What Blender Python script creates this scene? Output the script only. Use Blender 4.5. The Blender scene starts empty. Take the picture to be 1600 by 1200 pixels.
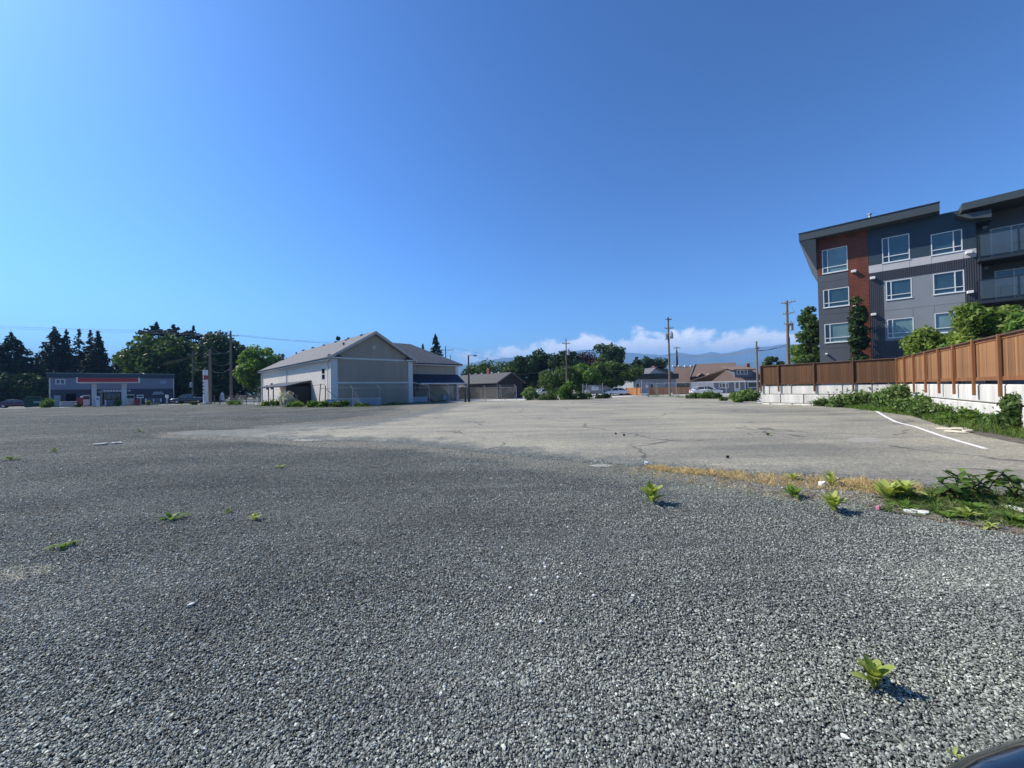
import bpy, bmesh, math, random
import numpy as np
from mathutils import Vector, Matrix

# ------------------------------------------------------------------ camera, light, exposure
scene = bpy.context.scene
COL = scene.collection
F = 600.0                      # focal length in pixels of a 1600 px wide picture
CAMZ = 1.6
PITCH = 7.5 / 600.0
ROLL = -0.020
cd = bpy.data.cameras.new("camera")
cam = bpy.data.objects.new("camera", cd)
COL.objects.link(cam)
cd.sensor_width = 36.0
cd.lens = 36.0 * F / 1600.0
cd.clip_start = 0.05
cd.clip_end = 30000
RC = Matrix.Rotation(math.pi / 2, 3, 'X') @ Matrix.Rotation(PITCH, 3, 'X') @ Matrix.Rotation(ROLL, 3, 'Z')
cam.matrix_world = Matrix.Translation((0, 0, CAMZ)) @ RC.to_4x4()
scene.camera = cam

SUN_DIR = Vector((-0.955, 0.295, 0.0)).normalized()
SUN_EL = math.radians(44)
sv = Vector((SUN_DIR.x * math.cos(SUN_EL), SUN_DIR.y * math.cos(SUN_EL), math.sin(SUN_EL)))
sl = bpy.data.lights.new("sun", 'SUN')
sl.energy = 4.5
sl.angle = math.radians(0.5)
sl.color = (1.0, 0.94, 0.83)
sun = bpy.data.objects.new("sun", sl)
sun.rotation_euler = sv.to_track_quat('Z', 'Y').to_euler()
COL.objects.link(sun)

scene.view_settings.view_transform = 'Standard'
scene.view_settings.look = 'None'
scene.view_settings.exposure = 0.75
scene.view_settings.gamma = 1.0
scene.view_settings.use_curve_mapping = False

SUN_ROT = math.atan2(SUN_DIR.x, SUN_DIR.y)
SKY_STRENGTH = 0.10

def nd(nt, typ, **kw):
    n = nt.nodes.new(typ)
    for k, v in kw.items():
        setattr(n, k, v)
    return n

def math_node(nt, op, a=None, b=None, clamp=False):
    n = nt.nodes.new('ShaderNodeMath'); n.operation = op; n.use_clamp = clamp
    for i, v in enumerate((a, b)):
        if v is None: continue
        if isinstance(v, (int, float)): n.inputs[i].default_value = v
        else: nt.links.new(v, n.inputs[i])
    return n.outputs[0]

def smooth(nt, v, a, b):
    n = nt.nodes.new('ShaderNodeMapRange'); n.interpolation_type = 'SMOOTHSTEP'
    nt.links.new(v, n.inputs['Value'])
    n.inputs['From Min'].default_value = a; n.inputs['From Max'].default_value = b
    return n.outputs['Result']

world = bpy.data.worlds.new("World")
scene.world = world
world.use_nodes = True
wt = world.node_tree
wt.nodes.clear()
wout = nd(wt, 'ShaderNodeOutputWorld')
wbg = nd(wt, 'ShaderNodeBackground')
wbg.inputs['Strength'].default_value = SKY_STRENGTH
wsky = nd(wt, 'ShaderNodeTexSky', sky_type='NISHITA')
wsky.sun_disc = False
wsky.sun_elevation = SUN_EL
wsky.sun_rotation = SUN_ROT
wsky.altitude = 30
wsky.air_density = 1.0
wsky.dust_density = 0.6
wsky.ozone_density = 2.0
wgeo = nd(wt, 'ShaderNodeTexCoord')
wsep = nd(wt, 'ShaderNodeSeparateXYZ')
wt.links.new(wgeo.outputs['Generated'], wsep.inputs[0])
# clouds low over the mountains: azimuth a = x / y ahead, elevation e = z / y
az = math_node(wt, 'ARCTAN2', wsep.outputs['X'], wsep.outputs['Y'])
hyp = math_node(wt, 'SQRT', math_node(wt, 'ADD', math_node(wt, 'MULTIPLY', wsep.outputs['X'], wsep.outputs['X']),
                                     math_node(wt, 'MULTIPLY', wsep.outputs['Y'], wsep.outputs['Y'])))
el = math_node(wt, 'DIVIDE', wsep.outputs['Z'], math_node(wt, 'MAXIMUM', hyp, 0.02))
wcomb = nd(wt, 'ShaderNodeCombineXYZ')
wt.links.new(math_node(wt, 'MULTIPLY', az, 1.0), wcomb.inputs[0])
wt.links.new(math_node(wt, 'MULTIPLY', el, 1.25), wcomb.inputs[1])
wn1 = nd(wt, 'ShaderNodeTexNoise'); wn1.inputs['Scale'].default_value = 15
wn1.inputs['Detail'].default_value = 10; wn1.inputs['Roughness'].default_value = 0.60; wn1.inputs['Distortion'].default_value = 0.25
wn0 = nd(wt, 'ShaderNodeTexNoise'); wn0.inputs['Scale'].default_value = 11.0; wn0.inputs['Detail'].default_value = 3
wcomb0 = nd(wt, 'ShaderNodeCombineXYZ'); wt.links.new(az, wcomb0.inputs[0]); wcomb0.inputs[1].default_value = 3.3
wt.links.new(wcomb0.outputs[0], wn0.inputs['Vector'])
wt.links.new(wcomb.outputs[0], wn1.inputs['Vector'])
# cloud top height profile across azimuth and density
top = math_node(wt, 'ADD', math_node(wt, 'MULTIPLY', wn0.outputs['Fac'], 0.06), 0.104)
# band: highest near az ~ 0.33, lower at the ends
daz = math_node(wt, 'ABSOLUTE', math_node(wt, 'SUBTRACT', az, 0.30))
topm = math_node(wt, 'SUBTRACT', top, math_node(wt, 'MULTIPLY', math_node(wt, 'MULTIPLY', daz, daz), 0.16))
rel = math_node(wt, 'SUBTRACT', topm, el)                  # >0 below the top line
relp = math_node(wt, 'ADD', rel, math_node(wt, 'MULTIPLY', math_node(wt, 'SUBTRACT', wn1.outputs['Fac'], 0.5), 0.12))
cmask = smooth(wt, relp, 0.0, 0.024)
endm = math_node(wt, 'SUBTRACT', 1.0, smooth(wt, math_node(wt, 'ADD', daz, math_node(wt, 'MULTIPLY', math_node(wt, 'SUBTRACT', wn1.outputs['Fac'], 0.5), 0.35)), 0.38, 0.52))
basem = smooth(wt, el, 0.02, 0.10)
cov = math_node(wt, 'MULTIPLY', math_node(wt, 'MULTIPLY', cmask, endm), math_node(wt, 'ADD', math_node(wt, 'MULTIPLY', basem, 0.42), 0.55))
# density inside
dn = smooth(wt, wn1.outputs['Fac'], 0.25, 0.55)
cov = math_node(wt, 'MULTIPLY', cov, math_node(wt, 'ADD', math_node(wt, 'MULTIPLY', dn, 0.5), 0.5), clamp=True)
# brighter towards the sunlit tops and puffs
wn2 = nd(wt, 'ShaderNodeTexNoise'); wn2.inputs['Scale'].default_value = 16; wn2.inputs['Detail'].default_value = 7
wmap = nd(wt, 'ShaderNodeMapping'); wmap.inputs['Location'].default_value = (0.012, -0.012, 0)
wt.links.new(wcomb.outputs[0], wmap.inputs[0]); wt.links.new(wmap.outputs[0], wn2.inputs['Vector'])
br = math_node(wt, 'ADD', math_node(wt, 'MULTIPLY', math_node(wt, 'SUBTRACT', 1.0, smooth(wt, relp, 0.0, 0.075)), 0.60),
               math_node(wt, 'MULTIPLY', wn2.outputs['Fac'], 0.75), clamp=True)
cramp = nd(wt, 'ShaderNodeValToRGB')
cramp.color_ramp.elements[0].color = (4.3, 5.3, 7.0, 1); cramp.color_ramp.elements[0].position = 0.25
cramp.color_ramp.elements[1].color = (9.8, 9.8, 10.0, 1); cramp.color_ramp.elements[1].position = 0.95
wt.links.new(br, cramp.inputs[0])
whsv = nd(wt, 'ShaderNodeMixRGB'); whsv.blend_type = 'MULTIPLY'; whsv.inputs[0].default_value = 1.0
wpre = nd(wt, 'ShaderNodeMixRGB'); wpre.blend_type = 'MULTIPLY'; wpre.inputs[0].default_value = 1.0
wpre.inputs[2].default_value = (1 / 1.49, 1 / 2.43, 1 / 4.16, 1)
wt.links.new(wsky.outputs[0], wpre.inputs[1])
wgam = nd(wt, 'ShaderNodeGamma'); wgam.inputs['Gamma'].default_value = 1.5
wt.links.new(wpre.outputs[0], wgam.inputs[0])
whsv.inputs[2].default_value = (1.49 * 0.29, 2.43 * 0.605, 4.16 * 1.04, 1)
wt.links.new(wgam.outputs[0], whsv.inputs[1])
wmix = nd(wt, 'ShaderNodeMixRGB')
wt.links.new(cov, wmix.inputs[0]); wt.links.new(whsv.outputs[0], wmix.inputs[1]); wt.links.new(cramp.outputs[0], wmix.inputs[2])
wt.links.new(wmix.outputs[0], wbg.inputs['Color'])
wt.links.new(wbg.outputs[0], wout.inputs['Surface'])

# ------------------------------------------------------------------ pixels -> world points
def ray(px, py):
    return RC @ Vector(((px - 800) / F, (600 - py) / F, -1.0))
def P(px, py, Y):
    d = ray(px, py); t = Y / d.y
    return Vector((0, 0, CAMZ)) + d * t
def hz(px):
    return 607.5 + ROLL * (px - 800)
def G(px, py, z=0.0):
    d = ray(px, py); t = (z - CAMZ) / d.z
    return Vector((0, 0, CAMZ)) + d * t
def GD(px, Y, z=0.0):
    """ground point in column px at distance Y"""
    py = hz(px) + (CAMZ - z) * F / Y
    for _ in range(3):
        q = P(px, py, Y); py += (q.z - z) * F / Y
    q = P(px, py, Y)
    return Vector((q.x, q.y, z))
def HZ(px, py, Y):
    """height of pixel at distance Y"""
    return P(px, py, Y).z

# ------------------------------------------------------------------ objects
def tag(o, label=None, cat=None, group=None, kind=None):
    if label: o['label'] = label
    if cat: o['category'] = cat
    if group: o['group'] = group
    if kind: o['kind'] = kind
    return o

def thing(name, label, cat, loc=(0, 0, 0), rz=0.0, group=None):
    o = bpy.data.objects.new(name, None)
    o.empty_display_size = 0.3
    COL.objects.link(o)
    o.location = loc; o.rotation_euler = (0, 0, rz)
    return tag(o, label, cat, group)

def link(name, me, parent=None, loc=None, rot=None, scale=None):
    o = bpy.data.objects.new(name, me)
    COL.objects.link(o)
    if parent: o.parent = parent
    if loc is not None: o.location = loc
    if rot is not None: o.rotation_euler = rot
    if scale is not None: o.scale = scale
    return o

def kids(o):
    return [c for c in o.children]
def copy_tree(o, parent=None):
    c = o.copy(); COL.objects.link(c)
    c.parent = parent
    for ch in list(o.children):
        copy_tree(ch, c)
    return c

class MB:
    def __init__(s):
        s.v = []; s.f = []
    def add(s, vs, fs):
        b = len(s.v); s.v += [tuple(v) for v in vs]; s.f += [tuple(b + i for i in f) for f in fs]; return s
    def box(s, x0, x1, y0, y1, z0, z1):
        return s.add([(x0,y0,z0),(x1,y0,z0),(x1,y1,z0),(x0,y1,z0),(x0,y0,z1),(x1,y0,z1),(x1,y1,z1),(x0,y1,z1)],
                     [(0,3,2,1),(4,5,6,7),(0,1,5,4),(1,2,6,5),(2,3,7,6),(3,0,4,7)])
    def bbox(s, x0, x1, y0, y1, z0, z1, b=0.01):
        """box with chamfered edges"""
        bm = bmesh.new()
        m = MB().box(x0, x1, y0, y1, z0, z1)
        vs = [bm.verts.new(v) for v in m.v]
        for f in m.f: bm.faces.new([vs[i] for i in f])
        bmesh.ops.bevel(bm, geom=list(bm.edges), offset=b, segments=1, affect='EDGES')
        bm.verts.index_update()
        s.add([v.co[:] for v in bm.verts], [[v.index for v in f.verts] for f in bm.faces]); bm.free(); return s
    def cyl(s, p0, p1, r0, r1=None, n=8, cap=True):
        if r1 is None: r1 = r0
        p0 = Vector(p0); p1 = Vector(p1); d = (p1 - p0)
        if d.length < 1e-6: return s
        d.normalize()
        u = d.orthogonal().normalized(); w = d.cross(u)
        vs = []
        for p, r in ((p0, r0), (p1, r1)):
            for k in range(n):
                a = 2 * math.pi * k / n
                vs.append(p + u * math.cos(a) * r + w * math.sin(a) * r)
        fs = [(k, (k + 1) % n, n + (k + 1) % n, n + k) for k in range(n)]
        if cap: fs += [tuple(range(n - 1, -1, -1)), tuple(range(n, 2 * n))]
        return s.add(vs, fs)
    def tube(s, pts, r, n=4):
        for a, b in zip(pts[:-1], pts[1:]): s.cyl(a, b, r, r, n, cap=False)
        return s
    def slab(s, poly, t, up=None):
        """polygon thickened by t downwards along its normal"""
        P_ = [Vector(p) for p in poly]
        nrm = (P_[1] - P_[0]).cross(P_[2] - P_[0]).normalized()
        if nrm.z < 0: P_.reverse(); nrm = -nrm
        if up is not None: nrm = Vector(up)
        n = len(P_)
        vs = [p for p in P_] + [p - nrm * t for p in P_]
        fs = [tuple(range(n)), tuple(range(2 * n - 1, n - 1, -1))]
        fs += [(k, n + k, n + (k + 1) % n, (k + 1) % n) for k in range(n)]
        return s.add(vs, fs)
    def sphere(s, c, r, nu=10, nv=6, sc=(1, 1, 1)):
        vs = []; fs = []
        for j in range(nv + 1):
            t = math.pi * j / nv
            for i in range(nu):
                a = 2 * math.pi * i / nu
                vs.append((c[0] + r * sc[0] * math.sin(t) * math.cos(a), c[1] + r * sc[1] * math.sin(t) * math.sin(a), c[2] + r * sc[2] * math.cos(t)))
        for j in range(nv):
            for i in range(nu):
                fs.append((j * nu + i, (j + 1) * nu + i, (j + 1) * nu + (i + 1) % nu, j * nu + (i + 1) % nu))
        return s.add(vs, fs)
    def wall(s, x0, x1, z0, z1, y0, y1, holes=()):
        """wall slab in the xz plane between y0 and y1, with rectangular holes (x0,x1,z0,z1)"""
        xs = sorted(set([x0, x1] + [h[i] for h in holes for i in (0, 1)]))
        zs = sorted(set([z0, z1] + [h[i] for h in holes for i in (2, 3)]))
        xs = [x for x in xs if x0 <= x <= x1]; zs = [z for z in zs if z0 <= z <= z1]
        def solid(i, j):
            if i < 0 or j < 0 or i >= len(xs) - 1 or j >= len(zs) - 1: return False
            cx = (xs[i] + xs[i + 1]) / 2; cz = (zs[j] + zs[j + 1]) / 2
            return not any(h[0] < cx < h[1] and h[2] < cz < h[3] for h in holes)
        for i in range(len(xs) - 1):
            for j in range(len(zs) - 1):
                if not solid(i, j): continue
                a, b, c, d = xs[i], xs[i + 1], zs[j], zs[j + 1]
                s.add([(a,y0,c),(b,y0,c),(b,y0,d),(a,y0,d)], [(0,1,2,3)])
                s.add([(a,y1,c),(b,y1,c),(b,y1,d),(a,y1,d)], [(3,2,1,0)])
                if not solid(i-1, j): s.add([(a,y0,c),(a,y0,d),(a,y1,d),(a,y1,c)], [(0,1,2,3)])
                if not solid(i+1, j): s.add([(b,y0,c),(b,y0,d),(b,y1,d),(b,y1,c)], [(3,2,1,0)])
                if not solid(i, j-1): s.add([(a,y0,c),(b,y0,c),(b,y1,c),(a,y1,c)], [(3,2,1,0)])
                if not solid(i, j+1): s.add([(a,y0,d),(b,y0,d),(b,y1,d),(a,y1,d)], [(0,1,2,3)])
        return s
    def mesh(s, name, mat, smooth=False):
        me = bpy.data.meshes.new(name)
        me.from_pydata(s.v, [], s.f)
        me.materials.append(mat)
        if smooth: me.polygons.foreach_set('use_smooth', [True] * len(me.polygons))
        me.update()
        return me
    def build(s, name, mat, parent=None, smooth=False, **kw):
        return link(name, s.mesh(name, mat, smooth), parent, **kw)

def mesh_np(name, V, Fc, mat, attrs=None, nper=4):
    """numpy verts (N,3) and faces (M,nper)"""
    me = bpy.data.meshes.new(name)
    V = np.asarray(V, dtype=np.float32); Fc = np.asarray(Fc, dtype=np.int32)
    me.vertices.add(len(V)); me.vertices.foreach_set('co', V.ravel())
    me.loops.add(Fc.size); me.loops.foreach_set('vertex_index', Fc.ravel())
    me.polygons.add(len(Fc)); me.polygons.foreach_set('loop_start', np.arange(len(Fc), dtype=np.int32) * nper)
    me.update(calc_edges=True)
    if attrs:
        for k, a in attrs.items():
            at = me.attributes.new(k, 'FLOAT', 'POINT')
            at.data.foreach_set('value', np.asarray(a, dtype=np.float32))
    me.materials.append(mat)
    me.validate()
    return me

# ------------------------------------------------------------------ materials
def new_mat(name):
    m = bpy.data.materials.new(name); m.use_nodes = True
    nt = m.node_tree; nt.nodes.clear()
    out = nd(nt, 'ShaderNodeOutputMaterial'); b = nd(nt, 'ShaderNodeBsdfPrincipled')
    nt.links.new(b.outputs[0], out.inputs['Surface'])
    return m, nt, b, out

def ramp(nt, fac, stops):
    r = nd(nt, 'ShaderNodeValToRGB')
    cr = r.color_ramp
    while len(cr.elements) < len(stops): cr.elements.new(0.5)
    for e, (p, c) in zip(cr.elements, stops):
        e.position = p; e.color = (*c, 1)
    nt.links.new(fac, r.inputs[0])
    return r.outputs[0]

def noise(nt, vec, scale, detail=4, rough=0.55, dist=0.0):
    n = nd(nt, 'ShaderNodeTexNoise')
    n.inputs['Scale'].default_value = scale; n.inputs['Detail'].default_value = detail
    n.inputs['Roughness'].default_value = rough; n.inputs['Distortion'].default_value = dist
    if vec is not None: nt.links.new(vec, n.inputs['Vector'])
    return n.outputs['Fac']

def mixc(nt, fac, a, b, mode='MIX'):
    m = nd(nt, 'ShaderNodeMixRGB'); m.blend_type = mode
    if isinstance(fac, (int, float)): m.inputs[0].default_value = fac
    else: nt.links.new(fac, m.inputs[0])
    for i, c in ((1, a), (2, b)):
        if isinstance(c, tuple): m.inputs[i].default_value = (*c[:3], 1)
        else: nt.links.new(c, m.inputs[i])
    return m.outputs[0]

def bump(nt, h, strength, dist, b, prev=None):
    n = nd(nt, 'ShaderNodeBump'); n.inputs['Strength'].default_value = strength; n.inputs['Distance'].default_value = dist
    nt.links.new(h, n.inputs['Height'])
    if prev: nt.links.new(prev, n.inputs['Normal'])
    nt.links.new(n.outputs[0], b.inputs['Normal'])
    return n.outputs[0]

def mapping(nt, vec, scale=(1, 1, 1), rot=(0, 0, 0)):
    m = nd(nt, 'ShaderNodeMapping'); m.inputs['Scale'].default_value = scale; m.inputs['Rotation'].default_value = rot
    nt.links.new(vec, m.inputs[0]); return m.outputs[0]

def plain(name, c, rough=0.7, var=0.12, scale=3.0, metal=0.0, streak=False, b_s=0.0, b_scale=30, rnd=0.0, spec=0.4, bands=None):
    """painted or coated surface with mottling, optional vertical weather streaks; bands = (axis, pitch, depth)"""
    m, nt, b, out = new_mat(name)
    tc = nd(nt, 'ShaderNodeTexCoord').outputs['Object']
    vec = mapping(nt, tc, (1, 1, 0.12)) if streak else tc
    n = noise(nt, vec, scale, 6, 0.6)
    lo = tuple(max(0, x * (1 - var)) for x in c); hi = tuple(min(1, x * (1 + var)) for x in c)
    col = ramp(nt, n, [(0.3, lo), (0.7, hi)])
    if rnd > 0:
        oi = nd(nt, 'ShaderNodeObjectInfo').outputs['Random']
        v = math_node(nt, 'ADD', math_node(nt, 'MULTIPLY', oi, 2 * rnd), 1 - rnd)
        cc = nd(nt, 'ShaderNodeCombineColor')
        for i in range(3): nt.links.new(v, cc.inputs[i])
        col = mixc(nt, 1.0, col, cc.outputs[0], 'MULTIPLY')
    nt.links.new(col, b.inputs['Base Color'])
    b.inputs['Roughness'].default_value = rough; b.inputs['Metallic'].default_value = metal
    b.inputs['Specular IOR Level'].default_value = spec
    prev = None
    if bands:
        axis, pitch, depth = bands
        sep = nd(nt, 'ShaderNodeSeparateXYZ'); nt.links.new(tc, sep.inputs[0])
        fr_ = math_node(nt, 'FRACT', math_node(nt, 'DIVIDE', sep.outputs[axis], pitch))
        prev = bump(nt, fr_, 1.0, depth, b)
    if b_s > 0:
        bump(nt, noise(nt, tc, b_scale, 5, 0.6), b_s, 0.02, b, prev)
    return m

def leafmat(name, c1, c2, trans=0.35, rough=0.5, dead=None):
    m, nt, b, out = new_mat(name)
    at = nd(nt, 'ShaderNodeAttribute'); at.attribute_name = 'tone'
    st = [(0.0, c1), (0.85, c2)]
    if dead: st.append((1.0, dead))
    col = ramp(nt, at.outputs['Fac'], st)
    nt.links.new(col, b.inputs['Base Color'])
    b.inputs['Roughness'].default_value = rough
    b.inputs['Specular IOR Level'].default_value = 0.12
    tr = nd(nt, 'ShaderNodeBsdfTranslucent')
    tcol = mixc(nt, 1.0, col, (1.25, 1.3, 0.55), 'MULTIPLY')
    nt.links.new(tcol, tr.inputs['Color'])
    mx = nd(nt, 'ShaderNodeMixShader'); mx.inputs[0].default_value = trans
    nt.links.new(b.outputs[0], mx.inputs[1]); nt.links.new(tr.outputs[0], mx.inputs[2])
    nt.links.new(mx.outputs[0], out.inputs['Surface'])
    return m

def glassmat(name, tint=(0.02, 0.035, 0.045), rough=0.04):
    m, nt, b, out = new_mat(name)
    tc = nd(nt, 'ShaderNodeTexCoord').outputs['Object']
    col = ramp(nt, noise(nt, tc, 0.8, 2), [(0.35, tuple(x * 0.6 for x in tint)), (0.65, tint)])
    nt.links.new(col, b.inputs['Base Color'])
    b.inputs['Roughness'].default_value = rough; b.inputs['Specular IOR Level'].default_value = 0.9
    b.inputs['IOR'].default_value = 1.6
    return m

def carpaint(name, c, rough=0.2):
    m, nt, b, out = new_mat(name)
    tc = nd(nt, 'ShaderNodeTexCoord').outputs['Object']
    col = ramp(nt, noise(nt, tc, 2.5, 3), [(0.3, tuple(x * 0.93 for x in c)), (0.7, c)])
    nt.links.new(col, b.inputs['Base Color'])
    b.inputs['Roughness'].default_value = rough; b.inputs['Coat Weight'].default_value = 0.7; b.inputs['Coat Roughness'].default_value = 0.05
    return m

def see_glass(name):
    m, nt, b, out = new_mat(name)
    b.inputs['Base Color'].default_value = (0.30, 0.38, 0.42, 1); b.inputs['Roughness'].default_value = 0.05
    tr = nd(nt, 'ShaderNodeBsdfTransparent'); tr.inputs[0].default_value = (0.72, 0.80, 0.84, 1)
    mx = nd(nt, 'ShaderNodeMixShader'); mx.inputs[0].default_value = 0.14
    nt.links.new(tr.outputs[0], mx.inputs[1]); nt.links.new(b.outputs[0], mx.inputs[2])
    nt.links.new(mx.outputs[0], out.inputs['Surface'])
    return m

M = {}
def stonecol(nt, fac):
    return ramp(nt, fac, [(0.0, (0.066, 0.072, 0.064)), (0.35, (0.145, 0.155, 0.138)), (0.7, (0.262, 0.275, 0.245)),
                          (0.965, (0.37, 0.39, 0.35)), (1.0, (0.66, 0.66, 0.58))])

# gravel bed
m, nt, b, out = new_mat('gravel'); M['gravel'] = m
tc = nd(nt, 'ShaderNodeTexCoord').outputs['Object']
wv = nd(nt, 'ShaderNodeTexNoise'); wv.inputs['Scale'].default_value = 30; nt.links.new(tc, wv.inputs['Vector'])
vec = mixc(nt, 0.02, tc, wv.outputs['Color'], 'ADD')
def voro(nt, vec, scale, feat='F1'):
    v = nd(nt, 'ShaderNodeTexVoronoi'); v.feature = feat; v.inputs['Scale'].default_value = scale
    nt.links.new(vec, v.inputs['Vector']); return v
v1 = voro(nt, vec, 42); v2 = voro(nt, vec, 19)
sp1 = nd(nt, 'ShaderNodeSeparateColor'); nt.links.new(v1.outputs['Color'], sp1.inputs[0])
sp2 = nd(nt, 'ShaderNodeSeparateColor'); nt.links.new(v2.outputs['Color'], sp2.inputs[0])
fac = math_node(nt, 'ADD', math_node(nt, 'MULTIPLY', sp1.outputs[0], 0.62), math_node(nt, 'MULTIPLY', sp2.outputs[0], 0.36))
col = stonecol(nt, fac)
big = noise(nt, tc, 0.22, 5, 0.6, 0.4)
trk = noise(nt, mapping(nt, tc, (0.10, 1.1, 1), (0, 0, math.radians(-14))), 1.0, 5, 0.6, 0.6)
pat = math_node(nt, 'ADD', math_node(nt, 'MULTIPLY', big, 0.5), math_node(nt, 'MULTIPLY', trk, 0.5))
tint = ramp(nt, pat, [(0.38, (0.33, 0.335, 0.345)), (0.50, (0.53, 0.53, 0.53)), (0.62, (0.82, 0.81, 0.78))])
col = mixc(nt, 1.0, col, tint, 'MULTIPLY')
# dust where the gravel thins out: vertex attribute
dust = nd(nt, 'ShaderNodeAttribute'); dust.attribute_name = 'dust'
dfac = smooth(nt, math_node(nt, 'ADD', noise(nt, mapping(nt, tc, (0.25, 1.0, 1)), 1.0, 8, 0.68), math_node(nt, 'MULTIPLY', math_node(nt, 'SUBTRACT', dust.outputs['Fac'], 0.5), 0.9)), 0.42, 0.66)
dcol = ramp(nt, sp1.outputs[2], [(0.0, (0.15, 0.14, 0.115)), (0.6, (0.235, 0.22, 0.18)), (1.0, (0.34, 0.32, 0.26))])
col = mixc(nt, math_node(nt, 'MULTIPLY', dfac, 0.9), col, dcol)
nt.links.new(col, b.inputs['Base Color'])
b.inputs['Roughness'].default_value = 0.95; b.inputs['Specular IOR Level'].default_value = 0.15
h = math_node(nt, 'SUBTRACT', 1.0, v1.outputs['Distance'])
h2 = math_node(nt, 'ADD', h, math_node(nt, 'MULTIPLY', sp1.outputs[1], 0.9))
pb = bump(nt, trk, 0.5, 0.15, b)
bump(nt, h2, 0.9, 0.022, b, pb)

# asphalt
m, nt, b, out = new_mat('asphalt'); M['asphalt'] = m
tc = nd(nt, 'ShaderNodeTexCoord').outputs['Object']
v1 = voro(nt, tc, 75); v3 = voro(nt, tc, 24)
sp1 = nd(nt, 'ShaderNodeSeparateColor'); nt.links.new(v1.outputs['Color'], sp1.inputs[0])
sp3 = nd(nt, 'ShaderNodeSeparateColor'); nt.links.new(v3.outputs['Color'], sp3.inputs[0])
base = ramp(nt, math_node(nt, 'ADD', math_node(nt, 'MULTIPLY', sp1.outputs[0], 0.55), math_node(nt, 'MULTIPLY', sp3.outputs[0], 0.45)),
            [(0.0, (0.112, 0.104, 0.082)), (0.4, (0.225, 0.210, 0.166)), (0.8, (0.325, 0.305, 0.242)), (1.0, (0.52, 0.49, 0.40))])
big = noise(nt, tc, 0.16, 6, 0.62, 0.3)
trk = noise(nt, mapping(nt, tc, (0.07, 0.9, 1), (0, 0, math.radians(6))), 1.0, 6, 0.62, 0.5)
pat = math_node(nt, 'ADD', math_node(nt, 'MULTIPLY', big, 0.55), math_node(nt, 'MULTIPLY', trk, 0.45))
tint = ramp(nt, pat, [(0.37, (0.62, 0.63, 0.65)), (0.48, (0.96, 0.96, 0.96)), (0.59, (1.27, 1.25, 1.17))])
col = mixc(nt, 1.0, base, tint, 'MULTIPLY')
# cracks
cv = nd(nt, 'ShaderNodeTexVoronoi'); cv.feature = 'DISTANCE_TO_EDGE'; cv.inputs['Scale'].default_value = 0.24
cw = nd(nt, 'ShaderNodeTexNoise'); cw.inputs['Scale'].default_value = 0.9; cw.inputs['Detail'].default_value = 6; nt.links.new(tc, cw.inputs['Vector'])
nt.links.new(mixc(nt, 0.9, tc, cw.outputs['Color'], 'ADD'), cv.inputs['Vector'])
cr = math_node(nt, 'SUBTRACT', 1.0, smooth(nt, cv.outputs['Distance'], 0.003, 0.013))
cr = math_node(nt, 'MULTIPLY', cr, smooth(nt, noise(nt, tc, 0.35, 2), 0.42, 0.55))
col = mixc(nt, math_node(nt, 'MULTIPLY', cr, 0.75), col, (0.05, 0.048, 0.045))
# loose gravel drifting over its margin
ed = nd(nt, 'ShaderNodeAttribute'); ed.attribute_name = 'edge'
en = noise(nt, tc, 0.75, 8, 0.7)
ef = smooth(nt, math_node(nt, 'ADD', ed.outputs['Fac'], math_node(nt, 'MULTIPLY', math_node(nt, 'SUBTRACT', en, 0.5), 2.2)), 0.35, 0.85)
gst = mixc(nt, 1.0, (0.58, 0.58, 0.57), stonecol(nt, math_node(nt, 'ADD', math_node(nt, 'MULTIPLY', sp3.outputs[1], 0.6), math_node(nt, 'MULTIPLY', sp1.outputs[1], 0.36))), 'MULTIPLY')
col = mixc(nt, math_node(nt, 'MULTIPLY', ef, 0.97), col, gst)
nt.links.new(col, b.inputs['Base Color'])
b.inputs['Roughness'].default_value = 0.9
bump(nt, math_node(nt, 'ADD', sp1.outputs[1], math_node(nt, 'MULTIPLY', v3.outputs['Distance'], -0.8)), 0.55, 0.006, b)

M['ground'] = plain('ground', (0.13, 0.125, 0.075), 0.95, 0.35, 0.02)
M['concrete'] = plain('concrete', (0.46, 0.44, 0.40), 0.85, 0.15, 0.8, b_s=0.2)
M['road'] = plain('road', (0.17, 0.17, 0.17), 0.9, 0.2, 0.4, b_s=0.2, b_scale=40)
M['soil'] = plain('soil', (0.115, 0.098, 0.078), 0.95, 0.5, 6.0, b_s=0.9, b_scale=40)
# stones
m, nt, b, out = new_mat('stone'); M['stone'] = m
oi = nd(nt, 'ShaderNodeObjectInfo').outputs['Random']
tc = nd(nt, 'ShaderNodeTexCoord').outputs['Object']
c_ = stonecol(nt, oi)
c_ = mixc(nt, 0.5, c_, mixc(nt, 1.0, c_, ramp(nt, noise(nt, tc, 1.8, 4), [(0.3, (0.6, 0.6, 0.6)), (0.7, (1.5, 1.5, 1.45))]), 'MULTIPLY'))
gp_ = nd(nt, 'ShaderNodeNewGeometry').outputs['Position']
pt_ = math_node(nt, 'ADD', math_node(nt, 'MULTIPLY', noise(nt, gp_, 0.5, 4, 0.6, 0.4), 0.5), math_node(nt, 'MULTIPLY', noise(nt, mapping(nt, gp_, (0.22, 1.6, 1), (0, 0, math.radians(-14))), 1.0, 5, 0.6, 0.6), 0.5))
c_ = mixc(nt, 1.0, c_, ramp(nt, pt_, [(0.38, (0.74, 0.755, 0.775)), (0.50, (1.03, 1.04, 1.03)), (0.61, (1.30, 1.29, 1.24))]), 'MULTIPLY')
nt.links.new(c_, b.inputs['Base Color']); b.inputs['Roughness'].default_value = 0.6; b.inputs['Specular IOR Level'].default_value = 0.4

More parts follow.
